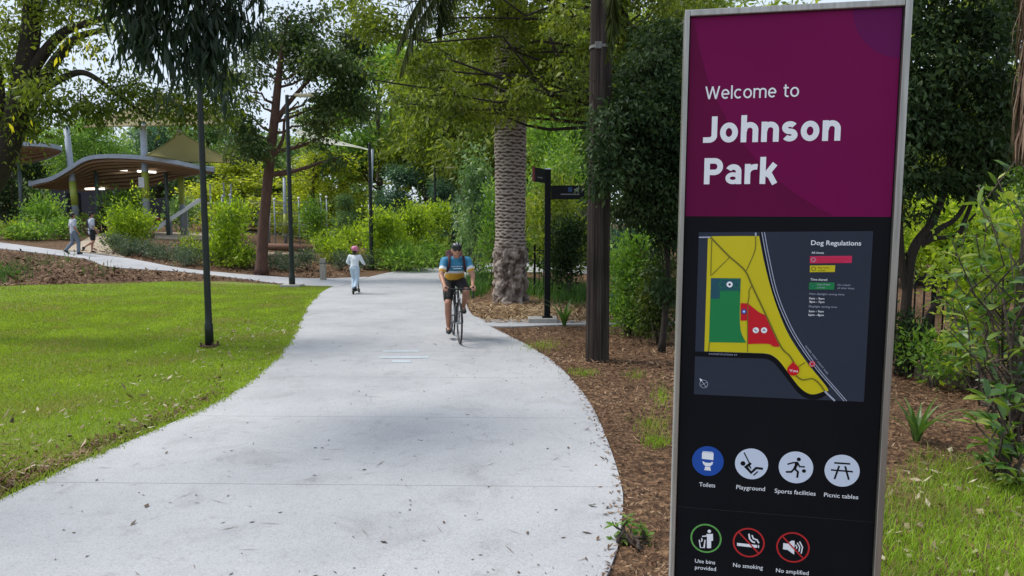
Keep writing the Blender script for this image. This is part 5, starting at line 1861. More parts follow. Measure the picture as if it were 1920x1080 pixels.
def frond(pts, n, L, w, hang=0.7):
    """a feather frond: rachis with two rows of narrow leaflets"""
    pts = smooth_line(pts, 10)
    V, F = [], []
    b = MB(); b.tube(pts, [0.03 - 0.025 * i / (len(pts) - 1) for i in range(len(pts))], 5)
    o = len(b.v)
    for i in range(n):
        t = 0.10 + 0.9 * i / n
        s = t * (len(pts) - 1); k = min(len(pts) - 2, int(s)); p = pts[k].lerp(pts[k + 1], s - k)
        d = (pts[k + 1] - pts[k]).normalized()
        side = d.cross(Vector((0, 0, 1)))
        side = side.normalized() if side.length > 0.05 else Vector((1, 0, 0))
        for sg in (-1, 1):
            a = (side * sg * 0.75 + d * 0.65 + Vector((0, 0, -hang)) + Vector((random.gauss(0, .12), random.gauss(0, .12), random.gauss(0, .12)))).normalized()
            l = L * (0.45 + 0.9 * math.sin(PI * min(1, 0.12 + t * 0.86))) * random.uniform(.8, 1.1) * 0.75
            q = a.cross(Vector((random.gauss(0, .4), random.gauss(0, .4), 1))).normalized() * w / 2
            m = p + a * l * .5 + Vector((0, 0, -0.02)); e = p + a * l + Vector((0, 0, -0.12 * l))
            b.add([p - q * .5, p + q * .5, m + q, e, m - q], [(0, 1, 2, 4), (4, 2, 3)])
    return b


random.seed(3)
top = g + Vector((0, 0, zt - .1))
for i in range(22):
    a = 2 * PI * i / 22 + random.uniform(-.1, .1); el = random.uniform(0.25, 1.15); l = random.uniform(3.2, 4.2)
    d = Vector((math.cos(a), math.sin(a), 0))
    pts = [Vector((0, 0, zt - .15)) + d * .2, Vector((0, 0, zt)) + d * l * .35 + Vector((0, 0, l * .35 * el)), Vector((0, 0, zt)) + d * l * .72 + Vector((0, 0, l * (.5 * el - .12))), Vector((0, 0, zt)) + d * l + Vector((0, 0, l * (.42 * el - .4)))]
    frond(pts, 46, 0.5, 0.035).build("frond", LF_PALM, palm)
for P in ([(900, -140, 15.5), (848, -60, 13.2), (812, 0, 12.6), (775, 60, 12.3), (752, 130, 12.2)], [(870, -140, 15.5), (835, -70, 13.4), (800, -20, 12.8), (770, 30, 12.6), (746, 85, 12.5)],
          [(1040, -150, 15.0), (1110, -100, 12.5), (1143, -40, 9.0), (1150, 30, 8.7), (1140, 105, 8.6)], [(870, -120, 15.5), (852, -60, 13.5), (838, -20, 13), (830, 20, 12.8), (822, 50, 12.8)]):
    frond([at(*p) - g for p in P], 130, 0.5 if P[0][0] != 1040 else 0.30, 0.026, hang=1.3).build("frond", LF_PALM, palm)

# ------------------------------------------------------------------ palm with a dead skirt, right edge
g = ground(at(1945, 420, 7.2).x, 7.2)
pd = thing("palm_tree", "palm at the right edge, its stem hidden by a skirt of dead brown fronds", "palm", g)
b = MB(); b.tube([(0, 0, -.03), (0.02, 0, 2), (0, 0, 6.0)], [.17, .14, .14], 14)
b.build("trunk", M_BARK, pd, smooth=True)
b = MB(); random.seed(9)
zlo = at(1905, 318, 7.2).z - g.z
for i in range(900):
    a = random.uniform(0, 2 * PI); z1 = random.uniform(zlo + .35, 5.2); l = random.uniform(.5, 1.2)
    z0 = max(zlo + random.uniform(-.05, .25), z1 - l)
    r1 = .15 + random.uniform(0, .05) + max(0, (z1 - zlo)) * 0.02; r0 = r1 + random.uniform(-.02, .09)
    d = Vector((math.cos(a), math.sin(a), 0)); s = Vector((-d.y, d.x, 0)) * random.uniform(.006, .016)
    da = s * random.uniform(-4, 4)
    p1 = d * r1 + Vector((0, 0, z1)); p0 = d * r0 + da + Vector((0, 0, z0)); pm = p1.lerp(p0, .5) + d * random.uniform(.0, .04)
    b.add([p1 - s, p1 + s, pm + s, p0, pm - s], [(0, 1, 2, 4), (4, 2, 3)])
b.build("dead_fronds", LF_DEADP, pd)

# ------------------------------------------------------------------ finger post
g = G(1026, 604)
fp = thing("finger_post", "slim black finger post with two arm signs on a low concrete block", "signpost", g)
b = MB(); b.box((-0.09, 0.02, 0.03), (0.56, 0.42, 0.12), bev=0.012); b.build("footing", M_STONE, fp)
h = at(1028, 318, g.y).z
M_BLKP = surf("black_powder_coat", (0.005, 0.006, 0.007), (0.009, 0.010, 0.011), scale=15, rough=0.65, spec=0.15)
b = MB(); b.box((0, 0, h / 2 + .04), (.115, .09, h - .08), bev=0.01); b.box((0, 0, .1), (.2, .17, .02), bev=.004); post = b.build("post", M_BLKP, fp)
b = MB(); b.box((0, 0, h + .012), (.12, .095, .024), bev=0.006); b.build("cap", plain("pale_cap", (.6, .65, .7), .3), fp)
k = g.y / FPX
z1, z0 = at(1060, 348, g.y).z, at(1060, 374, g.y).z
b = MB(); b.box((.06 + .32, -.055, (z0 + z1) / 2), (.64, .03, z1 - z0), bev=.006)
bl = b.build("arm_sign", M_BLKP, fp)
b = MB()
b.box((.42, -.0715, z0 + (z1 - z0) * .36), (.36, .002, .022))
b.build("lettering_line", plain("faded_lettering", (.14, .14, .14), .6), bl)
b = MB(); zz = z0 + (z1 - z0) * .70
b.box((.42, -.0715, zz), (.075, .002, .085)); b.build("access_symbol", plain("symbol_blue", (.015, .05, .14), .6), bl)
b = MB()
b.add([(.50, -.0722, zz + .01), (.50, -.0722, zz - .01), (.545, -.0722, zz - .01), (.545, -.0722, zz + .01)], [(0, 1, 2, 3)])
b.add([(.545, -.0722, zz + .04), (.545, -.0722, zz - .04), (.59, -.0722, zz)], [(0, 1, 2)])
b.build("arrow", plain("arrow_white", (.32, .33, .35), .6), bl)
z1, z0 = at(1015, 318, g.y).z, at(1015, 344, g.y).z
rot = Matrix.Rotation(R(64), 3, 'Z')
b = MB(); b.box(rot @ Vector((-.36, 0, 0)) + Vector((-.02, -.02, (z0 + z1) / 2)), (.56, .03, z1 - z0), rot=rot, bev=.006)
bl = b.build("arm_sign", M_BLKP, fp)
b = MB(); b.box(rot @ Vector((-.615, 0, 0)) + Vector((-.02, -.02, (z0 + z1) / 2)), (.055, .034, z1 - z0 + .004), rot=rot); b.build("red_end", plain("red_enamel", (.12, .006, .014), .6), bl)
b = MB(); b.box(rot @ Vector((-.36, -.017, 0)) + Vector((-.02, -.02, z0 + (z1 - z0) * .33)), (.25, .002, .02), rot=rot); b.build("lettering_line", plain("faded_lettering", (.14, .14, .14), .6), bl)

# ------------------------------------------------------------------ picket fence
def fence(name, label, pts, h, step=0.11, post=2.4):
    root = thing(name, label, "fence", ground(pts[0][0], pts[0][1]))
    o = ground(pts[0][0], pts[0][1])
    for (a, c) in zip(pts, pts[1:]):
        a, c = Vector((a[0], a[1], 0)), Vector((c[0], c[1], 0))
        L = (c - a).length; d = (c - a).normalized()
        n = max(1, round(L / post))
        for i in range(n):
            p, q = a.lerp(c, i / n), a.lerp(c, (i + 1) / n)
            b = MB(); b.tube([p - o + Vector((0, 0, -.05)), p - o + Vector((0, 0, h + .06))], .03, 8); b.build("post", M_BLKP, root)
            b = MB(); ang = math.atan2(d.y, d.x); rot = Matrix.Rotation(ang, 3, 'Z')
            for z in (.16, h - .10):
                b.box((p + q) / 2 - o + Vector((0, 0, z)), ((q - p).length - .06, .035, .035), rot=rot)
            m = int((q - p).length / step)
            for j in range(1, m):
                e = p.lerp(q, j / m) - o
                b.box(e + Vector((0, 0, h / 2 + .02)), (.018, .018, h - .06), rot=rot)
                b.add([e + rot @ Vector((-.009, -.009, h - .01)), e + rot @ Vector((.009, -.009, h - .01)), e + rot @ Vector((.009, .009, h - .01)), e + rot @ Vector((-.009, .009, h - .01)), e + Vector((0, 0, h + .035))], [(0, 1, 4), (1, 2, 4), (2, 3, 4), (3, 0, 4)])
            b.build("picket_panel", M_BLKP, root)
    return root


fence("fence", "short black picket fence behind the finger post", [(0.62, 19.0), (1.6, 18.6)], 1.3, step=.13)
fence("fence", "black steel picket fence behind the glossy shrubs right of the sign", [(3.6, 11.4), (5.5, 9.0), (9.5, 7.4)], 1.28)

# timber edging right
M_SLEEPER = surf("weathered_sleeper", (0.22, 0.18, 0.13), (0.12, 0.10, 0.075), scale=9, rough=0.9, bump=0.6, stretch=(1, 6, 6))
a, c = G(1718, 708), G(1990, 770)
e = thing("timber_edging", "weathered timber sleeper edging the bed beside the right-hand fence", "edging", a)
d = c - a; rot = Matrix.Rotation(math.atan2(d.y, d.x), 3, 'Z')
b = MB()
for i in range(2):
    b.box(d * (.25 + .5 * i) + Vector((0, 0, .06)), (d.length / 2 - .012, .10, .20), rot=rot, bev=.012)
b.build("sleeper", M_SLEEPER, e)

# ------------------------------------------------------------------ shelters
M_ROOF = surf("roof_metal", (0.33, 0.37, 0.43), (0.26, 0.30, 0.36), scale=6, rough=0.5, metal=0.1)
M_SOFFIT = surf("timber_soffit", (0.30, 0.19, 0.12), (0.20, 0.125, 0.08), scale=5, rough=0.7, stretch=(1, 5, 5))
M_BATTEN = surf("timber_batten", (0.40, 0.28, 0.19), (0.28, 0.185, 0.12), scale=6, rough=0.7, stretch=(1, 5, 5))
M_STEELP = surf("green_grey_post", (0.085, 0.115, 0.115), (0.06, 0.085, 0.085), scale=10, rough=0.5)
M_TUBE = glow("tube_light", (1.0, 0.97, 0.88), 2.6)


def roof(root, front, back, th, lines=9):
    n = 46
    A = resample(smooth_line([Vector(p) for p in front], 6), n); B = resample(smooth_line([Vector(p) for p in back], 6), n)
    o = root.location
    k = 8
    lo, hi = [], []
    for i in range(n):
        for j in range(k + 1):
            t = j / k
            p = A[i].lerp(B[i], t) + Vector((0, 0, 0.12 * math.sin(PI * t))) - o
            lo.append(p); hi.append(p + Vector((0, 0, th)))
    qs = [(i * (k + 1) + j, i * (k + 1) + j + 1, (i + 1) * (k + 1) + j + 1, (i + 1) * (k + 1) + j) for i in range(n - 1) for j in range(k)]
    m = len(lo)
    b = MB(); b.add(hi, qs)
    b.build("roof", M_ROOF, root, smooth=True)
    b = MB(); b.add(lo, [tuple(reversed(q)) for q in qs]); b.build("soffit", M_SOFFIT, root, smooth=True)
    rim = [i * (k + 1) for i in range(n)] + [(n - 1) * (k + 1) + j for j in range(1, k + 1)] + [i * (k + 1) + k for i in range(n - 2, -1, -1)] + [j for j in range(k - 1, 0, -1)]
    b = MB(); c = sum((lo[i] for i in rim), Vector()) / len(rim)
    ins, outs = [], []
    m = len(rim)
    for i in rim:
        q = (lo[i] - c); q.z = 0; q = q.normalized() * .05
        outs += [lo[i] + q + Vector((0, 0, -.05)), lo[i] + q + Vector((0, 0, th + .03))]
        ins += [lo[i] - q * .3 + Vector((0, 0, -.05)), lo[i] - q * .3 + Vector((0, 0, th + .03))]
    V = outs + ins; F = []
    for i in range(m):
        j = (i + 1) % m
        F += [(2 * i, 2 * j, 2 * j + 1, 2 * i + 1), (2 * m + 2 * j, 2 * m + 2 * i, 2 * m + 2 * i + 1, 2 * m + 2 * j + 1), (2 * i, 2 * m + 2 * i, 2 * m + 2 * j, 2 * j), (2 * i + 1, 2 * j + 1, 2 * m + 2 * j + 1, 2 * m + 2 * i + 1)]
    b.add(V, F).build("fascia", M_ROOF, root)
    for q in range(lines):
        t = (q + .7) / (lines + .4)
        b = MB(); vs_, fs_ = [], []
        for i in range(1, n - 1):
            p = A[i].lerp(B[i], t) + Vector((0, 0, 0.12 * math.sin(PI * t))) - o
            w = (B[i] - A[i]); w.z = 0; w = w.normalized() * .045
            vs_ += [p - w + Vector((0, 0, -.005)), p + w + Vector((0, 0, -.005)), p + w + Vector((0, 0, -.12)), p - w + Vector((0, 0, -.12))]
        for i in range(n - 3):
            a = 4 * i
            for s in range(4):
                fs_.append((a + s, a + (s + 1) % 4, a + 4 + (s + 1) % 4, a + 4 + s))
        b.add(vs_, fs_).build("batten", M_BATTEN, root)


g1 = G(188, 437); D1 = g1.y
sh = thing("shelter", "open shelter with wavy grey roof, timber underside and lit tube lights", "shelter", g1)
DS = D1 - 1.4
fr_ = [at(px, py, DS + dd) for px, py, dd in ((55, 348, .9), (72, 343, .5), (100, 336, .2), (130, 319, 0), (162, 300, 0), (200, 295, 0), (260, 297, 0), (320, 305, 0), (370, 315, .2), (400, 321, .8))]
bk = [at(px, py, DS + dd) for px, py, dd in ((57, 349, 1.1), (85, 352, 2.6), (120, 355, 3.6), (160, 357, 4.2), (205, 355, 4.4), (250, 354, 4.4), (290, 347, 4.2), (330, 335, 3.6), (370, 326, 2.6), (402, 323, 1.2))]
roof(sh, fr_, bk, 0.13)
for px, pt, pb, dd, r in ((185, 312, 437, .35, .10), (218, 352, 425, 3.6, .10), (315, 322, 436, .9, .10), (243, 348, 428, 3.0, .06)):
    p = at(px, 420, D1 + dd); gz = terrain(p.x, p.y); zt_ = at(px, pt, D1 + dd).z
    b = MB(); b.tube([Vector((p.x, p.y, gz - .05)) - g1, Vector((p.x, p.y, zt_ + .1)) - g1], r, 12); b.build("post", M_STEELP, sh, smooth=True)
for x0, x1, y0, y1, t in ((204, 238, 317, 319, .42), (258, 292, 321, 323, .42), (107, 142, 352, 350, .82), (160, 196, 354, 354, .9)):
    D_ = DS + 4.3 * t
    b = MB(); p, q = at(x0, y0, D_) - g1, at(x1, y1, D_) - g1
    b.tube([p, q], .055, 8); b.build("tube_light", M_TUBE, sh)

g2 = G(43, 431); D2 = g2.y
sh2 = thing("shelter", "second shelter roof cut off by the left edge, timber underside", "shelter", g2)
fr_ = [at(px, py, D2 + dd) for px, py, dd in ((-190, 300, -1.2), (-120, 282, -1.4), (-40, 273, -1.5), (30, 272, -1.5), (75, 273, -1.4), (103, 277, -.9), (115, 281, -.2))]
bk = [at(px, py, D2 + dd) for px, py, dd in ((-190, 304, .2), (-120, 306, 2.0), (-40, 309, 2.4), (30, 308, 2.4), (72, 301, 2.0), (100, 292, 1.2), (115, 284, .2))]
roof(sh2, fr_, bk, 0.13, 6)
b = MB(); b.tube([(0, 0, -.05), (0, 0, at(43, 302, D2).z - g2.z + .08)], .09, 12); b.build("post", M_STEELP, sh2, smooth=True)
p = ground(at(-150, 420, D2 + .6).x, D2 + .6) - g2
b = MB(); b.tube([p, (p.x, p.y, at(-150, 297, D2).z - g2.z + .1)], .09, 12); b.build("post", M_STEELP, sh2, smooth=True)
b = MB(); b.tube([at(-20, 293, D2 + .5) - g2, at(8, 292, D2 + .5) - g2], .05, 8); b.build("tube_light", M_TUBE, sh2)

# dark building behind the shelter
M_DKWALL = surf("dark_cladding", (0.030, 0.030, 0.042), (0.020, 0.020, 0.028), scale=4, rough=0.7, stretch=(6, 6, .4))
gw = ground(at(150, 420, D1 + 9).x, D1 + 9)
k = (D1 + 9) / FPX
w = thing("amenities_building", "low dark building half hidden behind the larger shelter", "building", gw)
hh = at(150, 348, D1 + 9).z - gw.z
b = MB(); b.box((0, .9, hh / 2 - .1), (100 * k, 1.8, hh + .2), bev=.02); b.build("wall", M_DKWALL, w)
b = MB(); b.box((0, .9, hh + .04), (104 * k, 2.2, .12), bev=.02); b.build("roof", M_ROOF, w)
b = MB(); b.box((-9 * k, -.02, 1.0), (.9, .06, 2.0), bev=.01); b.build("door", M_BLKP, w)
gw = ground(at(296, 420, D1 + 6).x, D1 + 6)
w = thing("privacy_screen", "dark purple-grey screen panel behind the shelter's right post", "screen", gw)
k = (D1 + 6) / FPX
b = MB(); b.box((0, 0, 1.05), (32 * k, .08, 1.7), bev=.01); b.build("panel", M_DKWALL, w)
for s in (-1, 1):
    b = MB(); b.tube([(s * 14 * k, .05, -.05), (s * 14 * k, .05, 1.95)], .035, 8); b.build("post", M_STEELP, w)

# corten planter between the walkers
g = G(163, 438)
pl = thing("planter", "rusty brown steel planter between the two walkers", "planter", g)
k = g.y / FPX
b = MB(); b.box((0, .35, .36), (22 * k, .7, .72), bev=.01); b.build("box", M_RUST, pl)
V, Q, S, SC = crown_mesh("foliage", [(Vector((x, .35, .80)), (.16, .2, .10), 1) for x in (-.25, 0, .25)], 500, .10, .4, 'up')
link("foliage", np_mesh("foliage", V, Q), LF_LIME, pl)

# ------------------------------------------------------------------ shade sails and their posts
M_SAILPOST = surf("sail_post_paint", (0.30, 0.345, 0.40), (0.24, 0.28, 0.33), scale=6, rough=0.5)
M_BAND = surf("lime_band_paint", (0.33, 0.38, 0.06), (0.27, 0.32, 0.05), scale=6, rough=0.5)
M_WHITEB = plain("white_band_paint", (0.6, 0.62, 0.62), .5)


def sail_post(label, t, bpx, D, wpx, band, bm=M_BAND, plate=None):
    p1 = at(t[0], t[1], D)
    gx = at(bpx, 430, D).x; g = ground(gx, D)
    r = wpx * 0.44 * D / FPX
    root = thing("sail_post", label, "post", g, group="shade sail posts")
    p1 = p1 - g
    b = MB(); b.tube([Vector((0, 0, -.05)), p1 * .5, p1], [r, r * .97, r * .9], 16); b.build("pole", M_SAILPOST, root, smooth=True)
    def zpt(py):
        f = (at(t[0], py, D).z - g.z) / p1.z
        return p1 * f
    b = MB(); b.tube([zpt(band[1]), zpt(band[0])], r * 1.04, 16); b.build("colour_band", bm, root, smooth=True)
    b = MB(); b.tube([p1 + Vector((0, 0, -.01)), p1 + Vector((0, 0, .03))], r * .95, 16); b.build("cap", M_GALV, root)
    if plate:
        q = zpt((plate[0] + plate[1]) / 2)
        b = MB(); b.box(q + Vector((-.1, -r - .03, 0)), (.3, .02, (plate[1] - plate[0]) * D / FPX), bev=.004); b.build("notice_plate", plain("notice_white", (.55, .55, .58), .5), root)
    return root


DP = 36.5
sail_post("leaning sail post with lime band just left of the shelter roof", (124, 237), 146, DP, 13, (340, 385))
sail_post("tall sail post with lime band and notice, in front of the shelter", (268, 230), 276, DP, 14, (322, 372), plate=(333, 352))
sail_post("sail post rising behind the shelter's right end to the lower olive sail", (335, 243), 344, 39, 11, (326, 383))
sail_post("slim sail post standing just behind the third lamp post", (698, 280), 689, 31, 7.5, (384, 400), M_WHITEB)
sail_post("short sail post right of the red-brown trunk", (533, 333), 535, 38, 7, (400, 440))
sail_post("thin pole close by the red-brown trunk", (506, 352), 504, 37, 4, (400, 430), M_WHITEB)


def sailmat(name, c):
    m, nt, out = newmat(name)
    p = N(nt, "ShaderNodeBsdfPrincipled", Roughness=0.8)
    p.inputs["Base Color"].default_value = rgba(c); p.inputs["Specular IOR Level"].default_value = 0.15
    t = N(nt, "ShaderNodeBsdfTranslucent"); t.inputs[0].default_value = rgba(tuple(min(1, x * 1.5) for x in c))
    tc = N(nt, "ShaderNodeTexCoord"); nz = N(nt, "ShaderNodeTexNoise", Scale=.8, Detail=4.0); nt.links.new(tc.outputs["Object"], nz.inputs["Vector"])
    rp = ramp(nt, [(.3, tuple(x * .85 for x in c)), (.7, tuple(x * 1.1 for x in c))]); nt.links.new(nz.outputs[0], rp.inputs[0]); nt.links.new(rp.outputs[0], p.inputs["Base Color"])
    ms = N(nt, "ShaderNodeMixShader"); ms.inputs[0].default_value = .45
    nt.links.new(p.outputs[0], ms.inputs[1]); nt.links.new(t.outputs[0], ms.inputs[2]); nt.links.new(ms.outputs[0], out.inputs[0])
    return m


M_SAIL = sailmat("olive_sail_cloth", (0.26, 0.235, 0.10)); M_SAIL2 = sailmat("sand_sail_cloth", (0.34, 0.29, 0.17)); M_SAIL3 = sailmat("white_sail_cloth", (0.62, 0.63, 0.55))


def sail(label, C, mat, bow=.14, sag=.25):
    A, B, Cc, Dd = [Vector(c) for c in C]
    o = A.copy(); o.z = 0
    root = thing("shade_sail", label, "shade sail", A)
    n = 16; vs_, fs_ = [], []
    for j in range(n + 1):
        for i in range(n + 1):
            u, v = i / n, j / n
            uu = .5 + (u - .5) * (1 - bow * 4 * v * (1 - v)); vv = .5 + (v - .5) * (1 - bow * 4 * u * (1 - u))
            p = A.lerp(B, uu).lerp(Dd.lerp(Cc, uu), vv) - Vector((0, 0, sag * 16 * u * (1 - u) * v * (1 - v)))
            vs_.append(p - A)
    for j in range(n):
        for i in range(n):
            a = j * (n + 1) + i; fs_.append((a, a + 1, a + n + 2, a + n + 1))
    MB().add(vs_, fs_).build("cloth", mat, root, smooth=True)
    rim = [i for i in range(n + 1)] + [j * (n + 1) + n for j in range(1, n + 1)] + [n * (n + 1) + i for i in range(n - 1, -1, -1)] + [j * (n + 1) for j in range(n - 1, 0, -1)]
    b = MB(); b.tube([vs_[i] for i in rim] + [vs_[0]], .03, 6); b.build("edge_webbing", mat, root)
    return root


sail("upper sand-coloured shade sail above the shelter", [at(156, 239, DP), at(268, 236, DP - .5), at(442, 232, 37), at(300, 172, 40)], M_SAIL2, bow=.05, sag=.1)
sail("lower olive shade sail behind the shelter's right end", [at(336, 246, 38.8), at(274, 292, 35), at(352, 303, 36), at(450, 308, 41)], M_SAIL, bow=.08)
sail("white-edged shade sail seen edge-on, tied to the slim post behind the third lamp", [at(540, 238, 42), at(692, 281, 31), at(622, 268, 45), at(560, 252, 50)], M_SAIL3, bow=.08)

# ------------------------------------------------------------------ playground
M_SLIDE = surf("slide_steel", (0.85, 0.86, 0.88), (0.76, 0.78, 0.80), scale=8, rough=0.35, metal=0.1)
g = G(292, 440)
sl = thing("slide", "straight silver playground slide facing down to the left", "slide", g)
topp = at(372, 379, g.y + 1.2) - g
bot = Vector((0, 0, .22)); d = (topp - bot)
side = Vector((d.y, -d.x, 0)).normalized() * .27
b = MB()
P = [bot - Vector((d.x, d.y, 0)).normalized() * .35, bot, bot + d * .1, bot + d * .95, topp, topp + Vector((d.x, d.y, 0)).normalized() * .4]
P[0].z = .2; P[1].z = .24
sec = [(-1, .2), (-1.06, .2), (-1.0, 0), (1.0, 0), (1.06, .2), (1, .2)]
sec = [(-1.12, .20), (-1.0, .20), (-.92, .02), (.92, .02), (1.0, .20), (1.12, .20), (1.12, -.02), (-1.12, -.02)]
vs_ = []
for p in P:
    for s, z in sec: vs_.append(p + side * s + Vector((0, 0, z)))
m = len(sec)
b.add(vs_, [(i * m + k, i * m + (k + 1) % m, (i + 1) * m + (k + 1) % m, (i + 1) * m + k) for i in range(len(P) - 1) for k in range(m)])
b.add(vs_[:m], [tuple(range(m))]); b.build("chute", M_SLIDE, sl)
for f in (.35, .72):
    q = bot + d * f
    b = MB()
    for s in (-1, 1): b.tube([Vector((q.x, q.y, -.05)) + side * s, q + side * s], .035, 8)
    b.build("leg_frame", M_GALV, sl)
b = MB(); b.box(topp + Vector((d.x, d.y, 0)).normalized() * 1.0 + Vector((0, 0, -.05)), (1.3, 1.1, .08), bev=.01); b.build("platform", M_SLIDE, sl)
for sx in (-.6, .6):
    for sy_ in (-.5, .5):
        q = topp + Vector((d.x, d.y, 0)).normalized() * 1.0 + Vector((sx, sy_, 0))
        b = MB(); b.tube([Vector((q.x, q.y, -.05)), Vector((q.x, q.y, topp.z + 1.1))], .045, 8); b.build("tower_post", M_SAILPOST, sl)

DC2 = 35.0
gc = ground(at(508, 420, DC2).x, DC2)
cf = thing("climbing_frame", "rope climbing frame on pale poles with white ball tops", "climbing frame", gc)
M_ROPE = plain("rope", (.17, .18, .16), .8)
tops = []
for px, pt, dd in ((416, 368, 0), (431, 366, 1.4), (514, 374, 0), (541, 372, 1.5), (560, 372, .4), (601, 366, 0), (612, 370, 1.4)):
    p = at(px, pt, DC2 + dd); gz = terrain(p.x, p.y)
    b = MB(); b.tube([Vector((p.x, p.y, gz - .05)) - gc, p - gc], .035, 10); pp = b.build("pole", M_SAILPOST, cf, smooth=True)
    b = MB(); b.lathe([(.02, -.075), (.055, -.045), (.075, 0), (.055, .045), (.02, .075)], p - gc, 12); b.build("ball_top", plain("ball_white", (.7, .72, .72), .4), pp, smooth=True)
    tops.append((p, gz))
for i, j in ((0, 2), (2, 5), (1, 3), (3, 6), (2, 3), (0, 1), (4, 5)):
    b = MB(); a, za = tops[i]; c, zc_ = tops[j]
    for f in (.92, .7, .48, .26):
        p = Vector((a.x, a.y, za + (a.z - za) * f)) - gc; q = Vector((c.x, c.y, zc_ + (c.z - zc_) * f)) - gc
        mid = (p + q) / 2 - Vector((0, 0, .06)); b.tube([p, mid, q], .014, 5)
    nv_ = max(2, int((a - c).length / .7))
    for k_ in range(1, nv_):
        t = k_ / nv_; x = a.lerp(c, t); b.tube([Vector((x.x, x.y, za + .5)) - gc, Vector((x.x, x.y, za + (a.z - za) * .92)) - gc], .010, 4)
    b.build("rope_net", M_ROPE, cf)

M_LOG = surf("log_bark", (0.20, 0.10, 0.06), (0.12, 0.06, 0.04), scale=5, rough=0.85, bump=.5, stretch=(1, 6, 6))
M_LOGW = surf("log_pale", (0.42, 0.34, 0.25), (0.3, 0.23, 0.16), scale=6, rough=0.85, stretch=(1, 6, 6))
for (x0, y0, x1, y1, r, lab, mt) in ((500, 462, 588, 467, .17, "long reddish log lying behind the second lamp post", M_LOG), (497, 475, 592, 478, .10, "thin pale log lying in front of the reddish one", M_LOGW)):
    a, c = G(x0, y0 + 6), G(x1, y1 + 6)
    lg = thing("log", lab, "log", (a + c) / 2)
    b = MB(); o = (a + c) / 2
    b.tube([a - o + Vector((0, 0, r * .85)), Vector((0, .05, r * .95)), c - o + Vector((0, 0, r * .85))], [r, r * 1.05, r * .95], 14)
    b.build("trunk", mt, lg, smooth=True)
    b = MB(); d = (c - a).normalized()
    for e, s in ((a, -1), (c, 1)):
        b.tube([e - o + Vector((0, 0, r * .85)) + d * s * .003, e - o + Vector((0, 0, r * .85)) + d * s * .012], r * .9, 14)
    b.build("cut_end", M_LOGW, lg)

g = G(606, 525)
bo = thing("bollard", "square pale timber bollard where the side path meets the main path", "bollard", g)
b = MB(); w_ = 10 * g.y / FPX; hb = at(606, 486, g.y).z
b.box((0, 0, hb / 2 - .03), (w_, w_, hb + .06), bev=.015); b.build("post", surf("pale_timber", (.36, .33, .28), (.25, .225, .19), scale=8, rough=.85, stretch=(5, 5, .6)), bo)
b = MB(); b.box((0, 0, hb - .16), (w_ * 1.02, w_ * 1.02, .035)); b.build("band", M_STEELP, bo)

# wheelie bins
def bin_(px, lidc, label):
    D_ = D2 + 3.2
    g = ground(at(px, 420, D_).x, D_)
    root = thing("wheelie_bin", label, "bin", g, group="wheelie bins by the left shelter")
    b = MB(); q = lambda s, z: [(-.24 * s, -.28 * s, z), (.24 * s, -.28 * s, z), (.24 * s, .28 * s, z), (-.24 * s, .28 * s, z)]
    vs_ = q(.8, .06) + q(1.0, .98) + q(1.12, .98) + q(1.12, 1.04)
    fs_ = [(3, 2, 1, 0)] + [(i * 4 + k, i * 4 + (k + 1) % 4, (i + 1) * 4 + (k + 1) % 4, (i + 1) * 4 + k) for i in range(3) for k in range(4)]
    b.add(vs_, fs_).build("body", surf("bin_green", (.012, .022, .016), (.018, .03, .022), rough=.5), root)
    b = MB(); vs_ = q(1.16, 1.043) + q(1.14, 1.09) + q(.8, 1.15)
    b.add(vs_, [(i * 4 + k, i * 4 + (k + 1) % 4, (i + 1) * 4 + (k + 1) % 4, (i + 1) * 4 + k) for i in range(2) for k in range(4)] + [(8, 9, 10, 11), (3, 2, 1, 0)])
    ld = b.build("lid", plain("lid_" + label[:6].strip(), lidc, .45), root)
    for s in (-1, 1):
        b = MB(); b.tube([(s * .20, .30, .10), (s * .26, .30, .10)], .10, 14); b.build("wheel", M_BLKP, root)
    b = MB(); b.tube([(-.2, .36, 1.0), (.2, .36, 1.0)], .018, 8); b.build("handle", M_BLKP, root)


bin_(13, (.50, .36, .05), "yellow-lidded wheelie bin at the left edge")
bin_(36, (.50, .02, .04), "red-lidded wheelie bin beside the left shelter post")

# red rocker seat
g = G(303, 436); g = ground(at(303, 420, g.y + 1.5).x, g.y + 1.5)
rk = thing("seesaw", "small seesaw with red seat and pale beam behind the slide foot", "seesaw", g)
a = at(236, 388, g.y + .5) - g; c = at(300, 410, g.y) - g
b = MB(); b.tube([a, c], .035, 8); b.build("beam", M_CREAM, rk)
b = MB(); b.lathe([(.02, -.14), (.25, -.10), (.34, .02), (.36, .10), (.30, .10), (.05, .0)], c + Vector((.05, 0, -.05)), 16); b.build("seat", plain("rocker_red", (.30, .10, .05), .5), rk, smooth=True)
b = MB(); m = a.lerp(c, .5); b.tube([Vector((m.x, m.y, -.05)), m], .05, 8); b.build("pivot", M_GALV, rk)
# ------------------------------------------------------------------ figures: one smooth skin grown over tapered limbs
def hullpart(bm, a, ra, b_, rb):
    a, b_ = Vector(a), Vector(b_)
    vs_ = []
    for c, r in ((a, ra), (b_, rb)):
        rr = r if isinstance(r, (tuple, list)) else (r, r, r)
        for i in range(7):
            th = PI * i / 6
            for k in range(10):
                ph = 2 * PI * k / 10
                vs_.append(bm.verts.new(c + Vector((rr[0] * math.sin(th) * math.cos(ph), rr[1] * math.sin(th) * math.sin(ph), rr[2] * math.cos(th)))))
                if i in (0, 6): break
    r = bmesh.ops.convex_hull(bm, input=vs_)
    junk = list({e for e in r["geom_interior"] + r["geom_unused"] if isinstance(e, bmesh.types.BMVert)})
    if junk: bmesh.ops.delete(bm, geom=junk, context='VERTS')


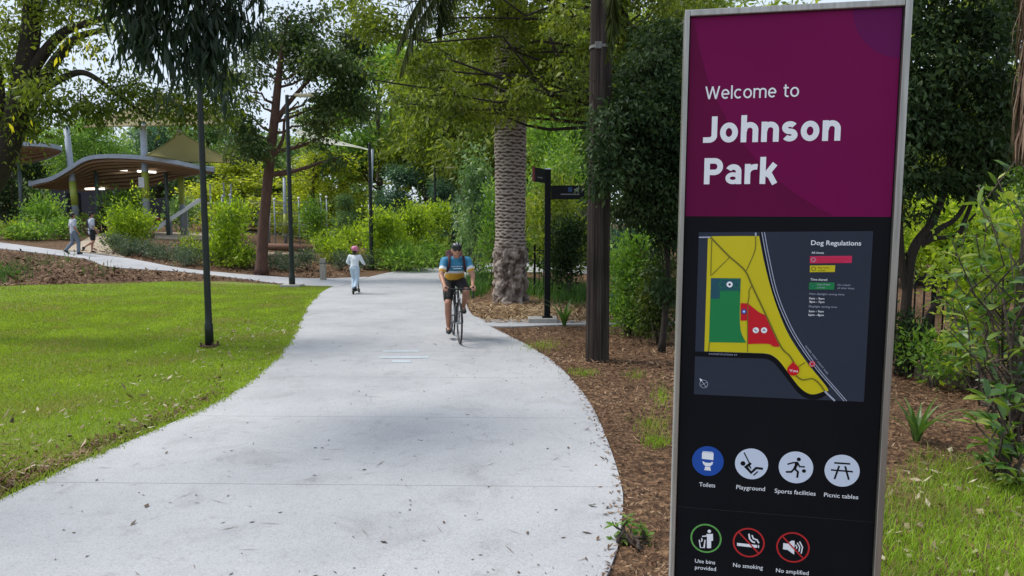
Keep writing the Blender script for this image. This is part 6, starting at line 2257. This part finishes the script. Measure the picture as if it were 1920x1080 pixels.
def grow(name, parts, voxel, mats, parent=None, pick=None, smooth_it=4, cut=None):
    """union of tapered limbs as one continuous surface; pick(co) chooses the material"""
    bm = bmesh.new()
    for p in parts: hullpart(bm, *p)
    me = bpy.data.meshes.new(name); bm.to_mesh(me); bm.free()
    o = bpy.data.objects.new(name, me); COL.objects.link(o)
    m = o.modifiers.new("r", 'REMESH'); m.mode = 'VOXEL'; m.voxel_size = voxel
    s = o.modifiers.new("s", 'SMOOTH'); s.factor = 0.5; s.iterations = smooth_it
    dg = bpy.context.evaluated_depsgraph_get()
    me2 = bpy.data.meshes.new_from_object(o.evaluated_get(dg))
    bpy.data.objects.remove(o); bpy.data.meshes.remove(me)
    me2.name = name
    if cut:
        bm = bmesh.new(); bm.from_mesh(me2)
        bmesh.ops.delete(bm, geom=[f for f in bm.faces if cut(f.calc_center_median())], context='FACES')
        bm.to_mesh(me2); bm.free()
    me2.materials.clear()
    for mm in (mats if isinstance(mats, (list, tuple)) else [mats]): me2.materials.append(mm)
    if pick:
        me2.polygons.foreach_set("material_index", [pick(p.center) for p in me2.polygons])
    me2.polygons.foreach_set("use_smooth", [True] * len(me2.polygons))
    o = bpy.data.objects.new(name, me2); COL.objects.link(o)
    if parent is not None: o.parent = parent
    return o


def mirror(p): return Vector((-p[0], p[1], p[2]))


M_SKIN = surf("skin", (0.46, 0.25, 0.17), (0.38, 0.19, 0.125), scale=9, rough=0.5)
M_SKIN2 = surf("tanned_skin", (0.44, 0.22, 0.145), (0.35, 0.165, 0.105), scale=9, rough=0.5)
M_HAIR = surf("black_hair", (0.008, 0.007, 0.007), (0.016, 0.013, 0.012), scale=40, rough=0.45)
M_TEE = surf("pale_tee", (0.50, 0.53, 0.60), (0.42, 0.46, 0.54), scale=9, rough=0.9, bump=0.3, bscale=14)
M_JEANS = surf("grey_blue_trousers", (0.17, 0.21, 0.26), (0.13, 0.165, 0.21), scale=12, rough=0.9, bump=0.3, bscale=16)
M_BLKC = surf("black_cloth", (0.010, 0.010, 0.012), (0.017, 0.017, 0.02), scale=14, rough=0.85, bump=0.2)
M_SHOE = surf("dark_shoe", (0.014, 0.014, 0.016), (0.03, 0.03, 0.03), scale=14, rough=0.6)
M_JACKET = surf("pale_blue_jacket", (0.74, 0.79, 0.86), (0.66, 0.72, 0.81), scale=10, rough=0.85, bump=0.3, bscale=14)
M_PALEJ = surf("pale_blue_trousers", (0.50, 0.61, 0.72), (0.42, 0.53, 0.65), scale=10, rough=0.9, bump=0.3, bscale=16)
M_JBLUE = surf("jersey_blue", (0.045, 0.25, 0.42), (0.03, 0.18, 0.32), scale=9, rough=0.7, bump=0.6, bscale=13)
M_JWHITE = surf("jersey_white", (0.70, 0.72, 0.74), (0.62, 0.64, 0.67), scale=10, rough=0.65)
M_JYEL = surf("jersey_yellow", (0.62, 0.36, 0.03), (0.58, 0.28, 0.02), scale=10, rough=0.65)
M_HELM = surf("black_helmet", (0.006, 0.008, 0.009), (0.014, 0.016, 0.018), scale=10, rough=0.35)
M_PACK = surf("maroon_strap", (0.055, 0.010, 0.016), (0.04, 0.008, 0.012), scale=14, rough=0.8)
M_GLASS = plain("dark_lens", (0.02, 0.012, 0.012), 0.15)


def hand_parts(w, fdir, side, out, s=1.0, curl=0.6, grip=None):
    """palm, four fingers of unequal length and a thumb; fdir along the fingers, side across the knuckles towards the thumb, out = back of hand"""
    fdir, side, out = Vector(fdir).normalized(), Vector(side).normalized(), Vector(out).normalized()
    P = []
    k = w + fdir * .085 * s
    P.append((w, .026 * s, k + side * .022 * s, .017 * s)); P.append((w, .024 * s, k - side * .024 * s, .016 * s))
    for i, (l, o) in enumerate(((.040, .030), (.046, .010), (.043, -.011), (.034, -.031))):
        b0 = k + side * o * s
        b1 = b0 + (fdir * math.cos(curl) - out * math.sin(curl)) * l * s
        b2 = b1 + (fdir * math.cos(curl * 2.6) - out * math.sin(curl * 2.6)) * l * .8 * s
        P.append((b0, .0095 * s, b1, .0088 * s)); P.append((b1, .0088 * s, b2, .0075 * s))
    t0 = w + fdir * .03 * s + side * .022 * s
    t1 = t0 + (fdir * .6 + side * .75 - out * .2).normalized() * .035 * s
    t2 = t1 + (fdir * .8 + side * .1 - out * .6).normalized() * .03 * s
    P.append((t0, .0125 * s, t1, .0105 * s)); P.append((t1, .0105 * s, t2, .0085 * s))
    return P


# ---- bicycle ------------------------------------------------------
gf = G(862, 646); 
heading = math.atan2(0.19, 0.98)
B_ORG = Vector((gf.x, gf.y, 0)) + Matrix.Rotation(heading, 3, 'Z') @ Vector((0, .50, 0))
B_ORG.z = 0.008
bike = thing("bicycle", "black drop-bar road bicycle ridden towards the camera", "bicycle", B_ORG, heading)
M_FRAME = surf("black_frame_paint", (0.012, 0.014, 0.016), (0.02, 0.022, 0.026), scale=10, rough=0.3)
M_TYRE = surf("tyre_rubber", (0.012, 0.012, 0.012), (0.02, 0.02, 0.02), scale=30, rough=0.8)
M_SPOKE = plain("spoke_steel", (0.35, 0.36, 0.38), 0.35, 0.8)
FWc, RWc = Vector((0, -.50, .335)), Vector((0, .50, .335))
for c in (FWc, RWc):
    b = MB(); n = 44
    pts = [c + Vector((0, math.cos(2 * PI * i / n) * .302, math.sin(2 * PI * i / n) * .302)) for i in range(n + 1)]
    b.tube(pts, .013, 8, caps=False); wh = b.build("wheel", M_FRAME, bike, smooth=True)
    b = MB(); pts = [c + Vector((0, math.cos(2 * PI * i / n) * .322, math.sin(2 * PI * i / n) * .322)) for i in range(n + 1)]
    b.tube(pts, .0135, 8, caps=False); b.build("tyre", M_TYRE, wh, smooth=True)
    b = MB()
    for i in range(20):
        a = 2 * PI * i / 20; s = .03 if i % 2 else -.03
        b.tube([c + Vector((s, math.cos(a + .3) * .02, math.sin(a + .3) * .02)), c + Vector((0, math.cos(a) * .30, math.sin(a) * .30))], .0014, 4)
    b.build("spokes", M_SPOKE, wh)
    b = MB(); b.tube([c + Vector((-.05, 0, 0)), c + Vector((.05, 0, 0))], .018, 10); b.build("hub", M_SPOKE, wh)
BBp, SAD, HT, HB = Vector((0, .08, .275)), Vector((0, .24, .90)), Vector((0, -.31, .80)), Vector((0, -.36, .66))
b = MB()
b.tube([HT, HB], .021, 10); b.tube([HT + Vector((0, .01, -.03)), SAD.lerp(BBp, .22)], .017, 10); b.tube([HB, BBp], .020, 10); b.tube([SAD.lerp(BBp, .16), BBp], .017, 10)
for s in (-1, 1):
    b.tube([BBp + Vector((s * .03, 0, 0)), RWc + Vector((s * .06, 0, 0))], .010, 8); b.tube([SAD.lerp(BBp, .22) + Vector((s * .015, 0, 0)), RWc + Vector((s * .06, 0, 0))], .008, 8)
b.build("frame", M_FRAME, bike, smooth=True)
b = MB()
b.tube([HB, HB + Vector((0, -.01, -.03))], .022, 10)
for s in (-1, 1): b.tube([HB + Vector((s * .02, -.005, -.02)), HB + Vector((s * .045, -.03, -.09)), FWc + Vector((s * .052, 0, 0))], [.016, .014, .009], 8)
b.build("fork", M_FRAME, bike, smooth=True)
b = MB(); b.tube([SAD.lerp(BBp, .16), SAD], .0135, 8); b.build("seat_post", M_FRAME, bike)
b = MB(); b.tube([SAD + Vector((0, -.13, .03)), SAD + Vector((0, 0, .03)), SAD + Vector((0, .12, .04))], [.02, .035, .065], 10); b.build("saddle", M_BLKC, bike, smooth=True)
b = MB(); b.tube([HT, HT + Vector((0, -.01, .03)), HT + Vector((0, -.10, .06))], .016, 8); b.build("stem", M_FRAME, bike)
BARC = HT + Vector((0, -.10, .06))
b = MB()
for s in (-1, 1):
    b.tube(smooth_line([BARC, BARC + Vector((s * .10, 0, 0)), BARC + Vector((s * .20, -.01, 0)), BARC + Vector((s * .215, -.06, -.005)), BARC + Vector((s * .22, -.105, -.05)), BARC + Vector((s * .222, -.08, -.12)), BARC + Vector((s * .224, .0, -.14))], 5), .0135, 8)
b.build("handlebar", M_BLKC, bike, smooth=True)
for s in (-1, 1):
    b = MB(); b.tube([BARC + Vector((s * .215, -.075, 0)), BARC + Vector((s * .215, -.115, .03)), BARC + Vector((s * .215, -.13, .055))], [.016, .018, .012], 8)
    b.tube([BARC + Vector((s * .215, -.125, .02)), BARC + Vector((s * .217, -.135, -.04)), BARC + Vector((s * .22, -.12, -.10))], .007, 6); b.build("brake_lever", M_FRAME, bike, smooth=True)
b = MB(); b.tube([BBp + Vector((-.055, 0, 0)), BBp + Vector((.055, 0, 0))], .022, 10)
for s, dz in ((-1, -1), (1, 1)):
    e = BBp + Vector((s * .065, -.01 * dz, .17 * dz)); b.tube([BBp + Vector((s * .06, 0, 0)), e], .011, 8)
b.lathe([(.02, -.003), (.095, -.003), (.095, .003), (.02, .003)], (0, 0, 0), 28)
nn = len(b.v) - 28 * 4
for i in range(nn, len(b.v)):
    x, y, z = b.v[i]; b.v[i] = (-.05 + z, y + BBp.y, x + BBp.z)
b.build("crankset", M_SPOKE, bike)
for s, dz in ((-1, -1), (1, 1)):
    e = BBp + Vector((s * .115, -.01 * dz, .17 * dz)); b = MB(); b.box(e, (.085, .07, .018), bev=.004); b.build("pedal", M_FRAME, bike)
b = MB(); b.box(BBp.lerp(HB, .35) + Vector((0, 0, .07)), (.065, .08, .16), bev=.02); b.build("water_bottle", plain("bottle", (.2, .24, .28), .4), bike)

b = MB()
for s in (-1, 1):
    b.tube(smooth_line([BARC + Vector((s * .214, -.11, .02)), BARC + Vector((s * .14, -.16, .035)), BARC + Vector((s * .04, -.13, -.03)), HB + Vector((s * .02, -.02, .10))], 5), .003, 5)
b.build("brake_cable", M_FRAME, bike)
b = MB()
for s in (-1, 1): b.box(HB + Vector((s * .022, -.06, .02)), (.014, .035, .075), bev=.004)
b.box(HB + Vector((0, -.055, .05)), (.06, .022, .02), bev=.004); b.build("front_brake", M_SPOKE, bike)

# ---- cyclist ------------------------------------------------------
HIP = Vector((0, .24, .965))
CH = Vector((0, -.02, 1.235)); NK = Vector((0, -.10, 1.35)); HD = Vector((0, -.165, 1.468))
SH = Vector((.185, -.06, 1.285)); EL = Vector((.255, -.20, 1.06)); WR = BARC + Vector((.222, -.035, .035))
kneeL, ankL, toeL = Vector((-.135, -.055, .60)), Vector((-.118, .10, .185)), Vector((-.125, -.06, .135))
kneeR, ankR, toeR = Vector((.15, -.20, .80)), Vector((.125, .045, .525)), Vector((.125, -.085, .468))
body = []
body += [(HIP + Vector((-.07, 0, 0)), (.10, .105, .10), HIP + Vector((.07, 0, 0)), (.10, .105, .10)), (HIP, (.155, .11, .11), HIP.lerp(CH, .5), (.14, .105, .11)), (HIP.lerp(CH, .5), (.14, .105, .11), CH, (.165, .11, .11)),
         (CH + Vector((-.09, 0, .02)), .085, CH + Vector((.09, 0, .02)), .085), (CH, .10, NK, .06), (NK, .055, HD + Vector((0, .01, -.06)), .056)]
body += [(HD + Vector((0, .01, .01)), (.073, .09, .095), HD + Vector((0, -.025, -.055)), (.055, .06, .055)), (HD + Vector((0, -.085, -.01)), .016, HD + Vector((0, -.098, -.035)), .018),
         (HD + Vector((-.022, -.075, -.072)), .013, HD + Vector((.022, -.075, -.072)), .013), (HD + Vector((0, -.06, -.098)), .026, HD + Vector((0, -.04, -.095)), .03)]
for s in (-1, 1):
    m = (lambda p: p) if s > 0 else mirror
    body += [(CH + Vector((s * .08, 0, .03)), .08, m(SH), .062), (m(SH), .058, m(EL), .043), (m(EL), .042, m(WR) + Vector((0, .02, .015)), .027)]
    body += [(HD + Vector((s * .074, .015, -.02)), (.012, .02, .032), HD + Vector((s * .078, .02, -.005)), (.01, .018, .028))]
    body += hand_parts(m(WR) + Vector((0, .015, .012)), (0, -1, -.12), (-s, 0, 0.1), (0, 0, 1), 1.0, .75)
for kn, an, to, s in ((kneeL, ankL, toeL, -1), (kneeR, ankR, toeR, 1)):
    h = HIP + Vector((s * .095, 0, -.03))
    body += [(h, .092, kn, .058), (kn, .056, kn.lerp(an, .38) + Vector((0, .022, 0)), .054), (kn.lerp(an, .38) + Vector((0, .022, 0)), .054, an, .034), (an, .034, an + Vector((0, .03, -.045)), .033), (an + Vector((0, .0, -.03)), .036, to, .034)]
rider = grow("person", body, .0085, M_SKIN2, bike)
rider.parent = None
rider.location = B_ORG; rider.rotation_euler = (0, 0, heading)
tag(rider, "cyclist in black helmet and blue, white and yellow jersey riding towards the camera", "person")
I = .014
jp = [(HIP.lerp(CH, .12), (.155 + I, .11 + I, .09), HIP.lerp(CH, .5), (.142 + I, .108 + I, .11)), (HIP.lerp(CH, .5), (.142 + I, .108 + I, .11), CH, (.168 + I, .112 + I, .11)), (CH + Vector((-.09, 0, .02)), .085 + I, CH + Vector((.09, 0, .02)), .085 + I), (CH, .10 + I, NK, .062)]
for s in (-1, 1):
    m = (lambda p: p) if s > 0 else mirror
    jp += [(CH + Vector((s * .08, 0, .03)), .08 + I, m(SH), .062 + I), (m(SH), .06 + I, m(SH.lerp(EL, .62)), .049 + I)]


def jersey_pick(c):
    if abs(c.x) > .165 and c.z < 1.27:
        t = (SH - Vector((abs(c.x), c.y, c.z))).length / (SH - EL).length
        return 2 if t > .66 else (1 if t > .50 else 0)
    return 0 if c.z > 1.125 else (1 if c.z > 1.085 else 2)


js = grow("jersey", jp, .010, [M_JBLUE, M_JWHITE, M_JYEL], rider, jersey_pick)
sp = [(HIP + Vector((-.07, 0, .0)), (.10 + I, .105 + I, .10 + I), HIP + Vector((.07, 0, 0)), (.10 + I, .105 + I, .10 + I)), (HIP, (.158 + I, .112 + I, .11), HIP.lerp(CH, .25), (.15 + I * .5, .11 + I * .5, .10))]
for kn, s in ((kneeL, -1), (kneeR, 1)):
    h = HIP + Vector((s * .095, 0, -.03)); sp += [(h, .092 + I, h.lerp(kn, .80), .066 + I)]
grow("shorts", sp, .010, M_BLKC, rider)
for an, to in ((ankL, toeL), (ankR, toeR)):
    grow("shoe", [(an + Vector((0, .028, -.05)), .042, to + Vector((0, -.015, -.004)), .040), (an + Vector((0, .01, -.02)), .044, an + Vector((0, -.03, -.045)), .044)], .008, M_SHOE, rider)
    grow("sock", [(an + Vector((0, 0, .045)), .040, an + Vector((0, .01, -.01)), .041)], .008, M_JWHITE, rider)
hc = HD + Vector((0, .012, .055))
hel = grow("helmet", [(hc + Vector((0, -.035, .0)), (.088, .095, .068), hc + Vector((0, .06, -.005)), (.086, .09, .066))], .008, M_HELM, rider, cut=lambda c: c.z < hc.z - .042)
b = MB()
for s in (-.045, 0, .045):
    b.tube([hc + Vector((s, -.125 + abs(s) * .5, .02)), hc + Vector((s, -.06, .064 - abs(s) * .3)), hc + Vector((s, .05, .066 - abs(s) * .3))], .009, 6)
b.build("helmet_rib", M_SPOKE, hel, smooth=True)
b = MB()
for s in (-1, 1):
    b.lathe([(.004, -.008), (.030, -.006), (.032, 0), (.028, .006), (.004, .008)], (0, 0, 0), 12)
    for i in range(len(b.v) - 60, len(b.v)):
        x, y, z = b.v[i]; q = HD + Vector((s * .034, -.090, .008)); b.v[i] = (q.x + x, q.y + z + abs(x + s * .034) * .2, q.z + y * .75)
b.tube([HD + Vector((-.075, -.02, .012)), HD + Vector((-.045, -.092, .012)), HD + Vector((.045, -.092, .012)), HD + Vector((.075, -.02, .012))], .004, 6)
b.build("glasses", M_GLASS, rider)
b = MB()
for s in (-1, 1):
    b.tube(smooth_line([Vector((s * .105, .03, 1.375)), Vector((s * .115, -.09, 1.352)), Vector((s * .118, -.165, 1.28)), Vector((s * .128, -.15, 1.19)), Vector((s * .15, -.07, 1.12))], 5), .021, 6)
pk = b.build("backpack_strap", M_PACK, rider, smooth=True)
b = MB(); b.box(Vector((0, .16, 1.27)), (.28, .17, .40), rot=Matrix.Rotation(R(-42), 3, 'X'), bev=.05); b.build("backpack", M_PACK, rider)
b = MB()                                                     # pale print on the chest
for (x0, x1, z) in ((-.085, -.055, 1.205), (-.045, -.02, 1.205), (-.008, .018, 1.205), (.03, .055, 1.205), (-.06, .075, 1.172), (.065, .09, 1.205)):
    b.box((.5 * (x0 + x1), -.150 + (1.235 - z) * -.12 - .0, z), (x1 - x0, .012, .017))
b.build("chest_print", plain("print_pale", (.45, .60, .70), .7), js)


# ---- walking figures -----------------------------------------------
def figure(h, pose):
    """joint positions of a standing or walking person of height h, facing +Y"""
    s = h / 1.75
    J = dict(hip=Vector((0, 0, .93)), ch=Vector((0, .0, 1.28)), nk=Vector((0, .0, 1.47)), hd=Vector((0, .015, 1.61)),
             shL=Vector((-.185, 0, 1.40)), shR=Vector((.185, 0, 1.40)))
    J.update({k: Vector(v) for k, v in pose.items()})
    return {k: v * s for k, v in J.items()}, s


def body_parts(J, s, curlside=.5, hands=True):
    P = []
    hip, ch, nk, hd = J['hip'], J['ch'], J['nk'], J['hd']
    P += [(hip, (.155 * s, .11 * s, .10 * s), hip.lerp(ch, .5), (.13 * s, .095 * s, .1 * s)), (hip.lerp(ch, .5), (.13 * s, .095 * s, .1 * s), ch, (.155 * s, .105 * s, .1 * s)), (ch, .10 * s, nk, .055 * s), (nk, .052 * s, hd - Vector((0, 0, .06 * s)), .052 * s)]
    P += [(hd + Vector((0, -.008 * s, .025 * s)), (.074 * s, .092 * s, .09 * s), hd + Vector((0, .03 * s, -.045 * s)), (.056 * s, .06 * s, .06 * s)), (hd + Vector((0, .09 * s, .0)), .014 * s, hd + Vector((0, .10 * s, -.028 * s)), .017 * s),
          (hd + Vector((-.02 * s, .082 * s, -.062 * s)), .012 * s, hd + Vector((.02 * s, .082 * s, -.062 * s)), .012 * s)]
    for a, sg in (('L', -1), ('R', 1)):
        sh, el, wr = J['sh' + a], J['el' + a], J['wr' + a]
        P += [(ch + Vector((sg * .07 * s, 0, .04 * s)), .08 * s, sh, .058 * s), (sh, .056 * s, el, .042 * s), (el, .041 * s, wr, .026 * s)]
        P += [(hd + Vector((sg * .075 * s, -.01 * s, -.01 * s)), (.011 * s, .02 * s, .03 * s), hd + Vector((sg * .079 * s, -.012 * s, .0)), (.01 * s, .017 * s, .027 * s))]
        d = (wr - el).normalized(); d = (d + Vector((0, .1, -.2))).normalized()
        P += hand_parts(wr, d, (0, 1, .3), (sg, 0, .1), s, curlside)
        kn, an, to = J['kn' + a], J['an' + a], J['to' + a]
        h_ = hip + Vector((sg * .09 * s, 0, -.02 * s))
        cf_ = kn.lerp(an, .35) + Vector((0, -.02 * s, 0))
        P += [(h_, .09 * s, kn, .056 * s), (kn, .054 * s, cf_, .053 * s), (cf_, .053 * s, an, .034 * s), (an, .034 * s, an + (an - kn).normalized() * .04 * s, .034 * s), (an + Vector((0, 0, -.03 * s)), .034 * s, to, .03 * s)]
    return P


def tee(J, s, I, sleeve, low=.02):
    hip, ch, nk = J['hip'], J['ch'], J['nk']
    P = [(hip + Vector((0, 0, low)), (.158 * s + I, .115 * s + I, .09 * s), hip.lerp(ch, .5), (.14 * s + I, .10 * s + I, .1 * s)), (hip.lerp(ch, .5), (.14 * s + I, .10 * s + I, .1 * s), ch, (.158 * s + I, .107 * s + I, .1 * s)), (ch, .10 * s + I, nk - Vector((0, 0, .02 * s)), .058 * s)]
    for a, sg in (('L', -1), ('R', 1)):
        sh, el, wr = J['sh' + a], J['el' + a], J['wr' + a]
        P += [(ch + Vector((sg * .07 * s, 0, .04 * s)), .08 * s + I, sh, .06 * s + I)]
        if sleeve <= 1: P += [(sh, .058 * s + I, sh.lerp(el, sleeve), .05 * s + I)]
        else: P += [(sh, .058 * s + I, el, .047 * s + I), (el, .047 * s + I, el.lerp(wr, sleeve - 1), .036 * s + I * .8)]
    return P


def legs(J, s, I, upto):
    hip = J['hip']; P = [(hip, (.156 * s + I, .112 * s + I, .10 * s), hip + Vector((0, 0, .05 * s)), (.15 * s + I, .108 * s + I, .09 * s))]
    for a, sg in (('L', -1), ('R', 1)):
        kn, an = J['kn' + a], J['an' + a]; h_ = hip + Vector((sg * .09 * s, 0, -.02 * s))
        if upto <= 1: P += [(h_, .09 * s + I, h_.lerp(kn, upto), .068 * s + I * 1.3)]
        else: P += [(h_, .09 * s + I, kn, .062 * s + I), (kn, .062 * s + I, kn.lerp(an, upto - 1), .048 * s + I * 1.2)]
    return P


def shoes(J, s, mat, root):
    for a in 'LR':
        an, to = J['an' + a], J['to' + a]; d = (to - an); heel = an - Vector((d.x, d.y, 0)).normalized() * .035 * s + Vector((0, 0, -.05 * s))
        if d.z < -.08 * s: heel = an - Vector((0, .045 * s, .02 * s))
        grow("shoe", [(heel, .042 * s, to, .038 * s), (an + Vector((0, 0, -.015 * s)), .044 * s, an.lerp(to, .5) + Vector((0, 0, .0)), .044 * s)], .010, mat, root)


def person(label, g, rz, J, s, skin, vox=.011):
    o = grow("person", body_parts(J, s), vox, skin)
    o.location = g; o.rotation_euler = (0, 0, rz)
    return tag(o, label, "person")


# walker in grey-blue trousers, back to the camera
g = G(140, 477); hpx = 78 * g.y / FPX
J, s = figure(hpx, dict(elL=(-.235, -.06, 1.12), wrL=(-.245, .05, .88), elR=(.235, -.04, 1.12), wrR=(.225, .10, .90), knL=(-.09, .10, .50), anL=(-.085, -.05, .14), toL=(-.09, .02, .045), knR=(.10, .14, .50), anR=(.09, .20, .085), toR=(.09, .33, .04)))
J['knL'] = Vector((-.085, -.02, .50)) * s; J['anL'] = Vector((-.075, -.30, .17)) * s; J['toL'] = Vector((-.075, -.20, .05)) * s
J['knR'] = Vector((.09, .14, .50)) * s; J['anR'] = Vector((.085, .12, .085)) * s; J['toR'] = Vector((.085, .25, .035)) * s
w = person("left walker seen from behind, pale tee and grey-blue trousers, black hair", g + Vector((0, 0, .012)), R(-38), J, s, M_SKIN2)
grow("tee_shirt", tee(J, s, .016, .72, low=-.02), .013, M_TEE, w)
grow("trousers", legs(J, s, .014, 1.92), .013, M_JEANS, w)
shoes(J, s, M_SHOE, w)
grow("hair", [(J['hd'] + Vector((0, -.022, .045)) * s, (.088 * s, .098 * s, .085 * s), J['hd'] + Vector((0, -.045, -.03)) * s, (.078 * s, .07 * s, .06 * s))], .011, M_HAIR, w)

g = G(174, 475.5); hpx = 78 * g.y / FPX
J, s = figure(hpx, dict(elL=(-.24, .02, 1.14), wrL=(-.20, .22, 1.02), elR=(.24, -.02, 1.12), wrR=(.22, .12, .92)))
J['knL'] = Vector((-.09, .06, .50)) * s; J['anL'] = Vector((-.09, .0, .085)) * s; J['toL'] = Vector((-.09, .13, .035)) * s
J['knR'] = Vector((.10, .02, .49)) * s; J['anR'] = Vector((.10, -.33, .27)) * s; J['toR'] = Vector((.10, -.38, .14)) * s
w = person("right walker seen from behind, pale tee, black shorts, dark cap and blue sling strap", g + Vector((0, 0, .012)), R(-42), J, s, M_SKIN)
grow("tee_shirt", tee(J, s, .018, .75, low=-.07), .013, M_TEE, w)
grow("shorts", legs(J, s, .018, .72), .013, M_BLKC, w)
shoes(J, s, M_SHOE, w)
cp = grow("cap", [(J['hd'] + Vector((0, -.005, .065)) * s, (.09 * s, .102 * s, .07 * s), J['hd'] + Vector((0, -.01, .03)) * s, (.09 * s, .10 * s, .05 * s)), (J['hd'] + Vector((0, .10, .045)) * s, (.07 * s, .05 * s, .012 * s), J['hd'] + Vector((0, .15, .035)) * s, (.055 * s, .03 * s, .010 * s))], .011, M_BLKC, w)
grow("hair", [(J['hd'] + Vector((0, -.05, -.01)) * s, (.08 * s, .062 * s, .06 * s), J['hd'] + Vector((0, -.045, -.05)) * s, (.062 * s, .05 * s, .04 * s))], .011, M_HAIR, w)
b = MB(); b.tube(smooth_line([Vector(p) * s for p in ((-.10, -.02, 1.475), (-.06, -.115, 1.40), (.03, -.138, 1.22), (.13, -.125, 1.04), (.185, -.02, 1.0))], 5), .018, 6)
b.build("sling_strap", surf("navy_strap", (.012, .02, .06), (.01, .015, .05), scale=12, rough=.8), w, smooth=True)

# figure in dark clothes by the shelter post
g = ground(at(196, 420, D1 + 1.2).x, D1 + 1.2)
J, s = figure(1.62, dict(elL=(-.24, -.02, 1.12), wrL=(-.23, .08, .88), elR=(.25, -.04, 1.13), wrR=(.27, .02, .88), knL=(-.10, .03, .50), anL=(-.10, .0, .085), toL=(-.11, .13, .035), knR=(.10, .02, .50), anR=(.11, -.02, .085), toR=(.13, .11, .035)))
w = person("figure in dark clothes and pale hat standing behind the shelter's front post", g, R(80), J, s, M_SKIN)
grow("jacket", tee(J, s, .025, 1.85, low=-.06), .014, M_BLKC, w)
grow("trousers", legs(J, s, .018, 1.92), .014, M_BLKC, w)
shoes(J, s, M_SHOE, w)
grow("hat", [(J['hd'] + Vector((0, 0, .07)) * s, (.095 * s, .10 * s, .07 * s), J['hd'] + Vector((0, 0, .05)) * s, (.095 * s, .10 * s, .05 * s)), (J['hd'] + Vector((0, 0, .045)) * s, (.14 * s, .15 * s, .012 * s), J['hd'] + Vector((0, 0, .05)) * s, (.13 * s, .14 * s, .012 * s))], .012, M_JWHITE, w)

# ---- child on the scooter, back to the camera ------------------------
g = G(667, 551)
sc_ = thing("kick_scooter", "small dark kick scooter under the child with the pink helmet", "scooter", g + Vector((0, 0, .008)), R(-4))
b = MB(); b.box((0, 0, .085), (.11, .40, .025), bev=.008); b.tube([(0, .19, .09), (0, .27, .14), (0, .30, .20)], .018, 8); b.build("deck", M_SHOE, sc_)
b = MB(); b.tube([(0, .30, .12), (0, .27, .50), (0, .235, .78)], .016, 10); b.build("steering_column", M_SPOKE, sc_, smooth=True)
b = MB(); b.tube([(-.23, .225, .80), (-.1, .235, .785), (.1, .235, .785), (.23, .225, .80)], .014, 8); b.build("handlebar", M_BLKC, sc_, smooth=True)
for y in (-.22, .32):
    b = MB(); b.tube([(-.014, y, .058), (.014, y, .058)], .058, 18); b.build("wheel", M_TYRE, sc_)
hpx = 1.22
J, s = figure(1.24, {})
Q_ = lambda x, y, z: Vector((x, y, z))
J = dict(hip=Q_(0, -.06, .72), ch=Q_(0, -.03, .955), nk=Q_(0, -.02, 1.075), hd=Q_(0, .0, 1.19), shL=Q_(-.135, -.02, 1.03), shR=Q_(.135, -.02, 1.03),
         elL=Q_(-.215, -.0, .87), wrL=Q_(-.215, .17, .81), elR=Q_(.215, .0, .87), wrR=Q_(.215, .17, .81),
         knL=Q_(-.06, .02, .42), anL=Q_(-.035, -.10, .165), toL=Q_(-.035, .01, .118), knR=Q_(.06, -.03, .40), anR=Q_(.045, -.16, .20), toR=Q_(.04, -.08, .122))
s = .74
w = person("child on a scooter seen from behind in pink helmet and pale blue clothes", g + Vector((0, 0, .008)), R(-4), J, s, M_SKIN, .009)
grow("jacket", tee(J, s, .011, 1.9, low=-.0), .010, M_JACKET, w)
grow("trousers", legs(J, s, .012, 1.96), .010, M_PALEJ, w)
shoes(J, s, M_SHOE, w)
M_PINKH = surf("pink_helmet", (0.62, 0.22, 0.36), (0.50, 0.10, 0.22), scale=16, rough=0.35)
grow("hair", [(J['hd'] + Q_(0, -.03, .0), (.07, .062, .06), J['hd'] + Q_(0, -.045, -.07), (.055, .04, .05))], .009, M_HAIR, w)
hc2 = J['hd'] + Q_(0, 0, .03)
grow("helmet", [(hc2 + Q_(0, -.02, .02), (.098, .115, .085), hc2 + Q_(0, .02, .02), (.098, .11, .085))], .009, M_PINKH, w, cut=lambda c: c.z < hc2.z - .035)
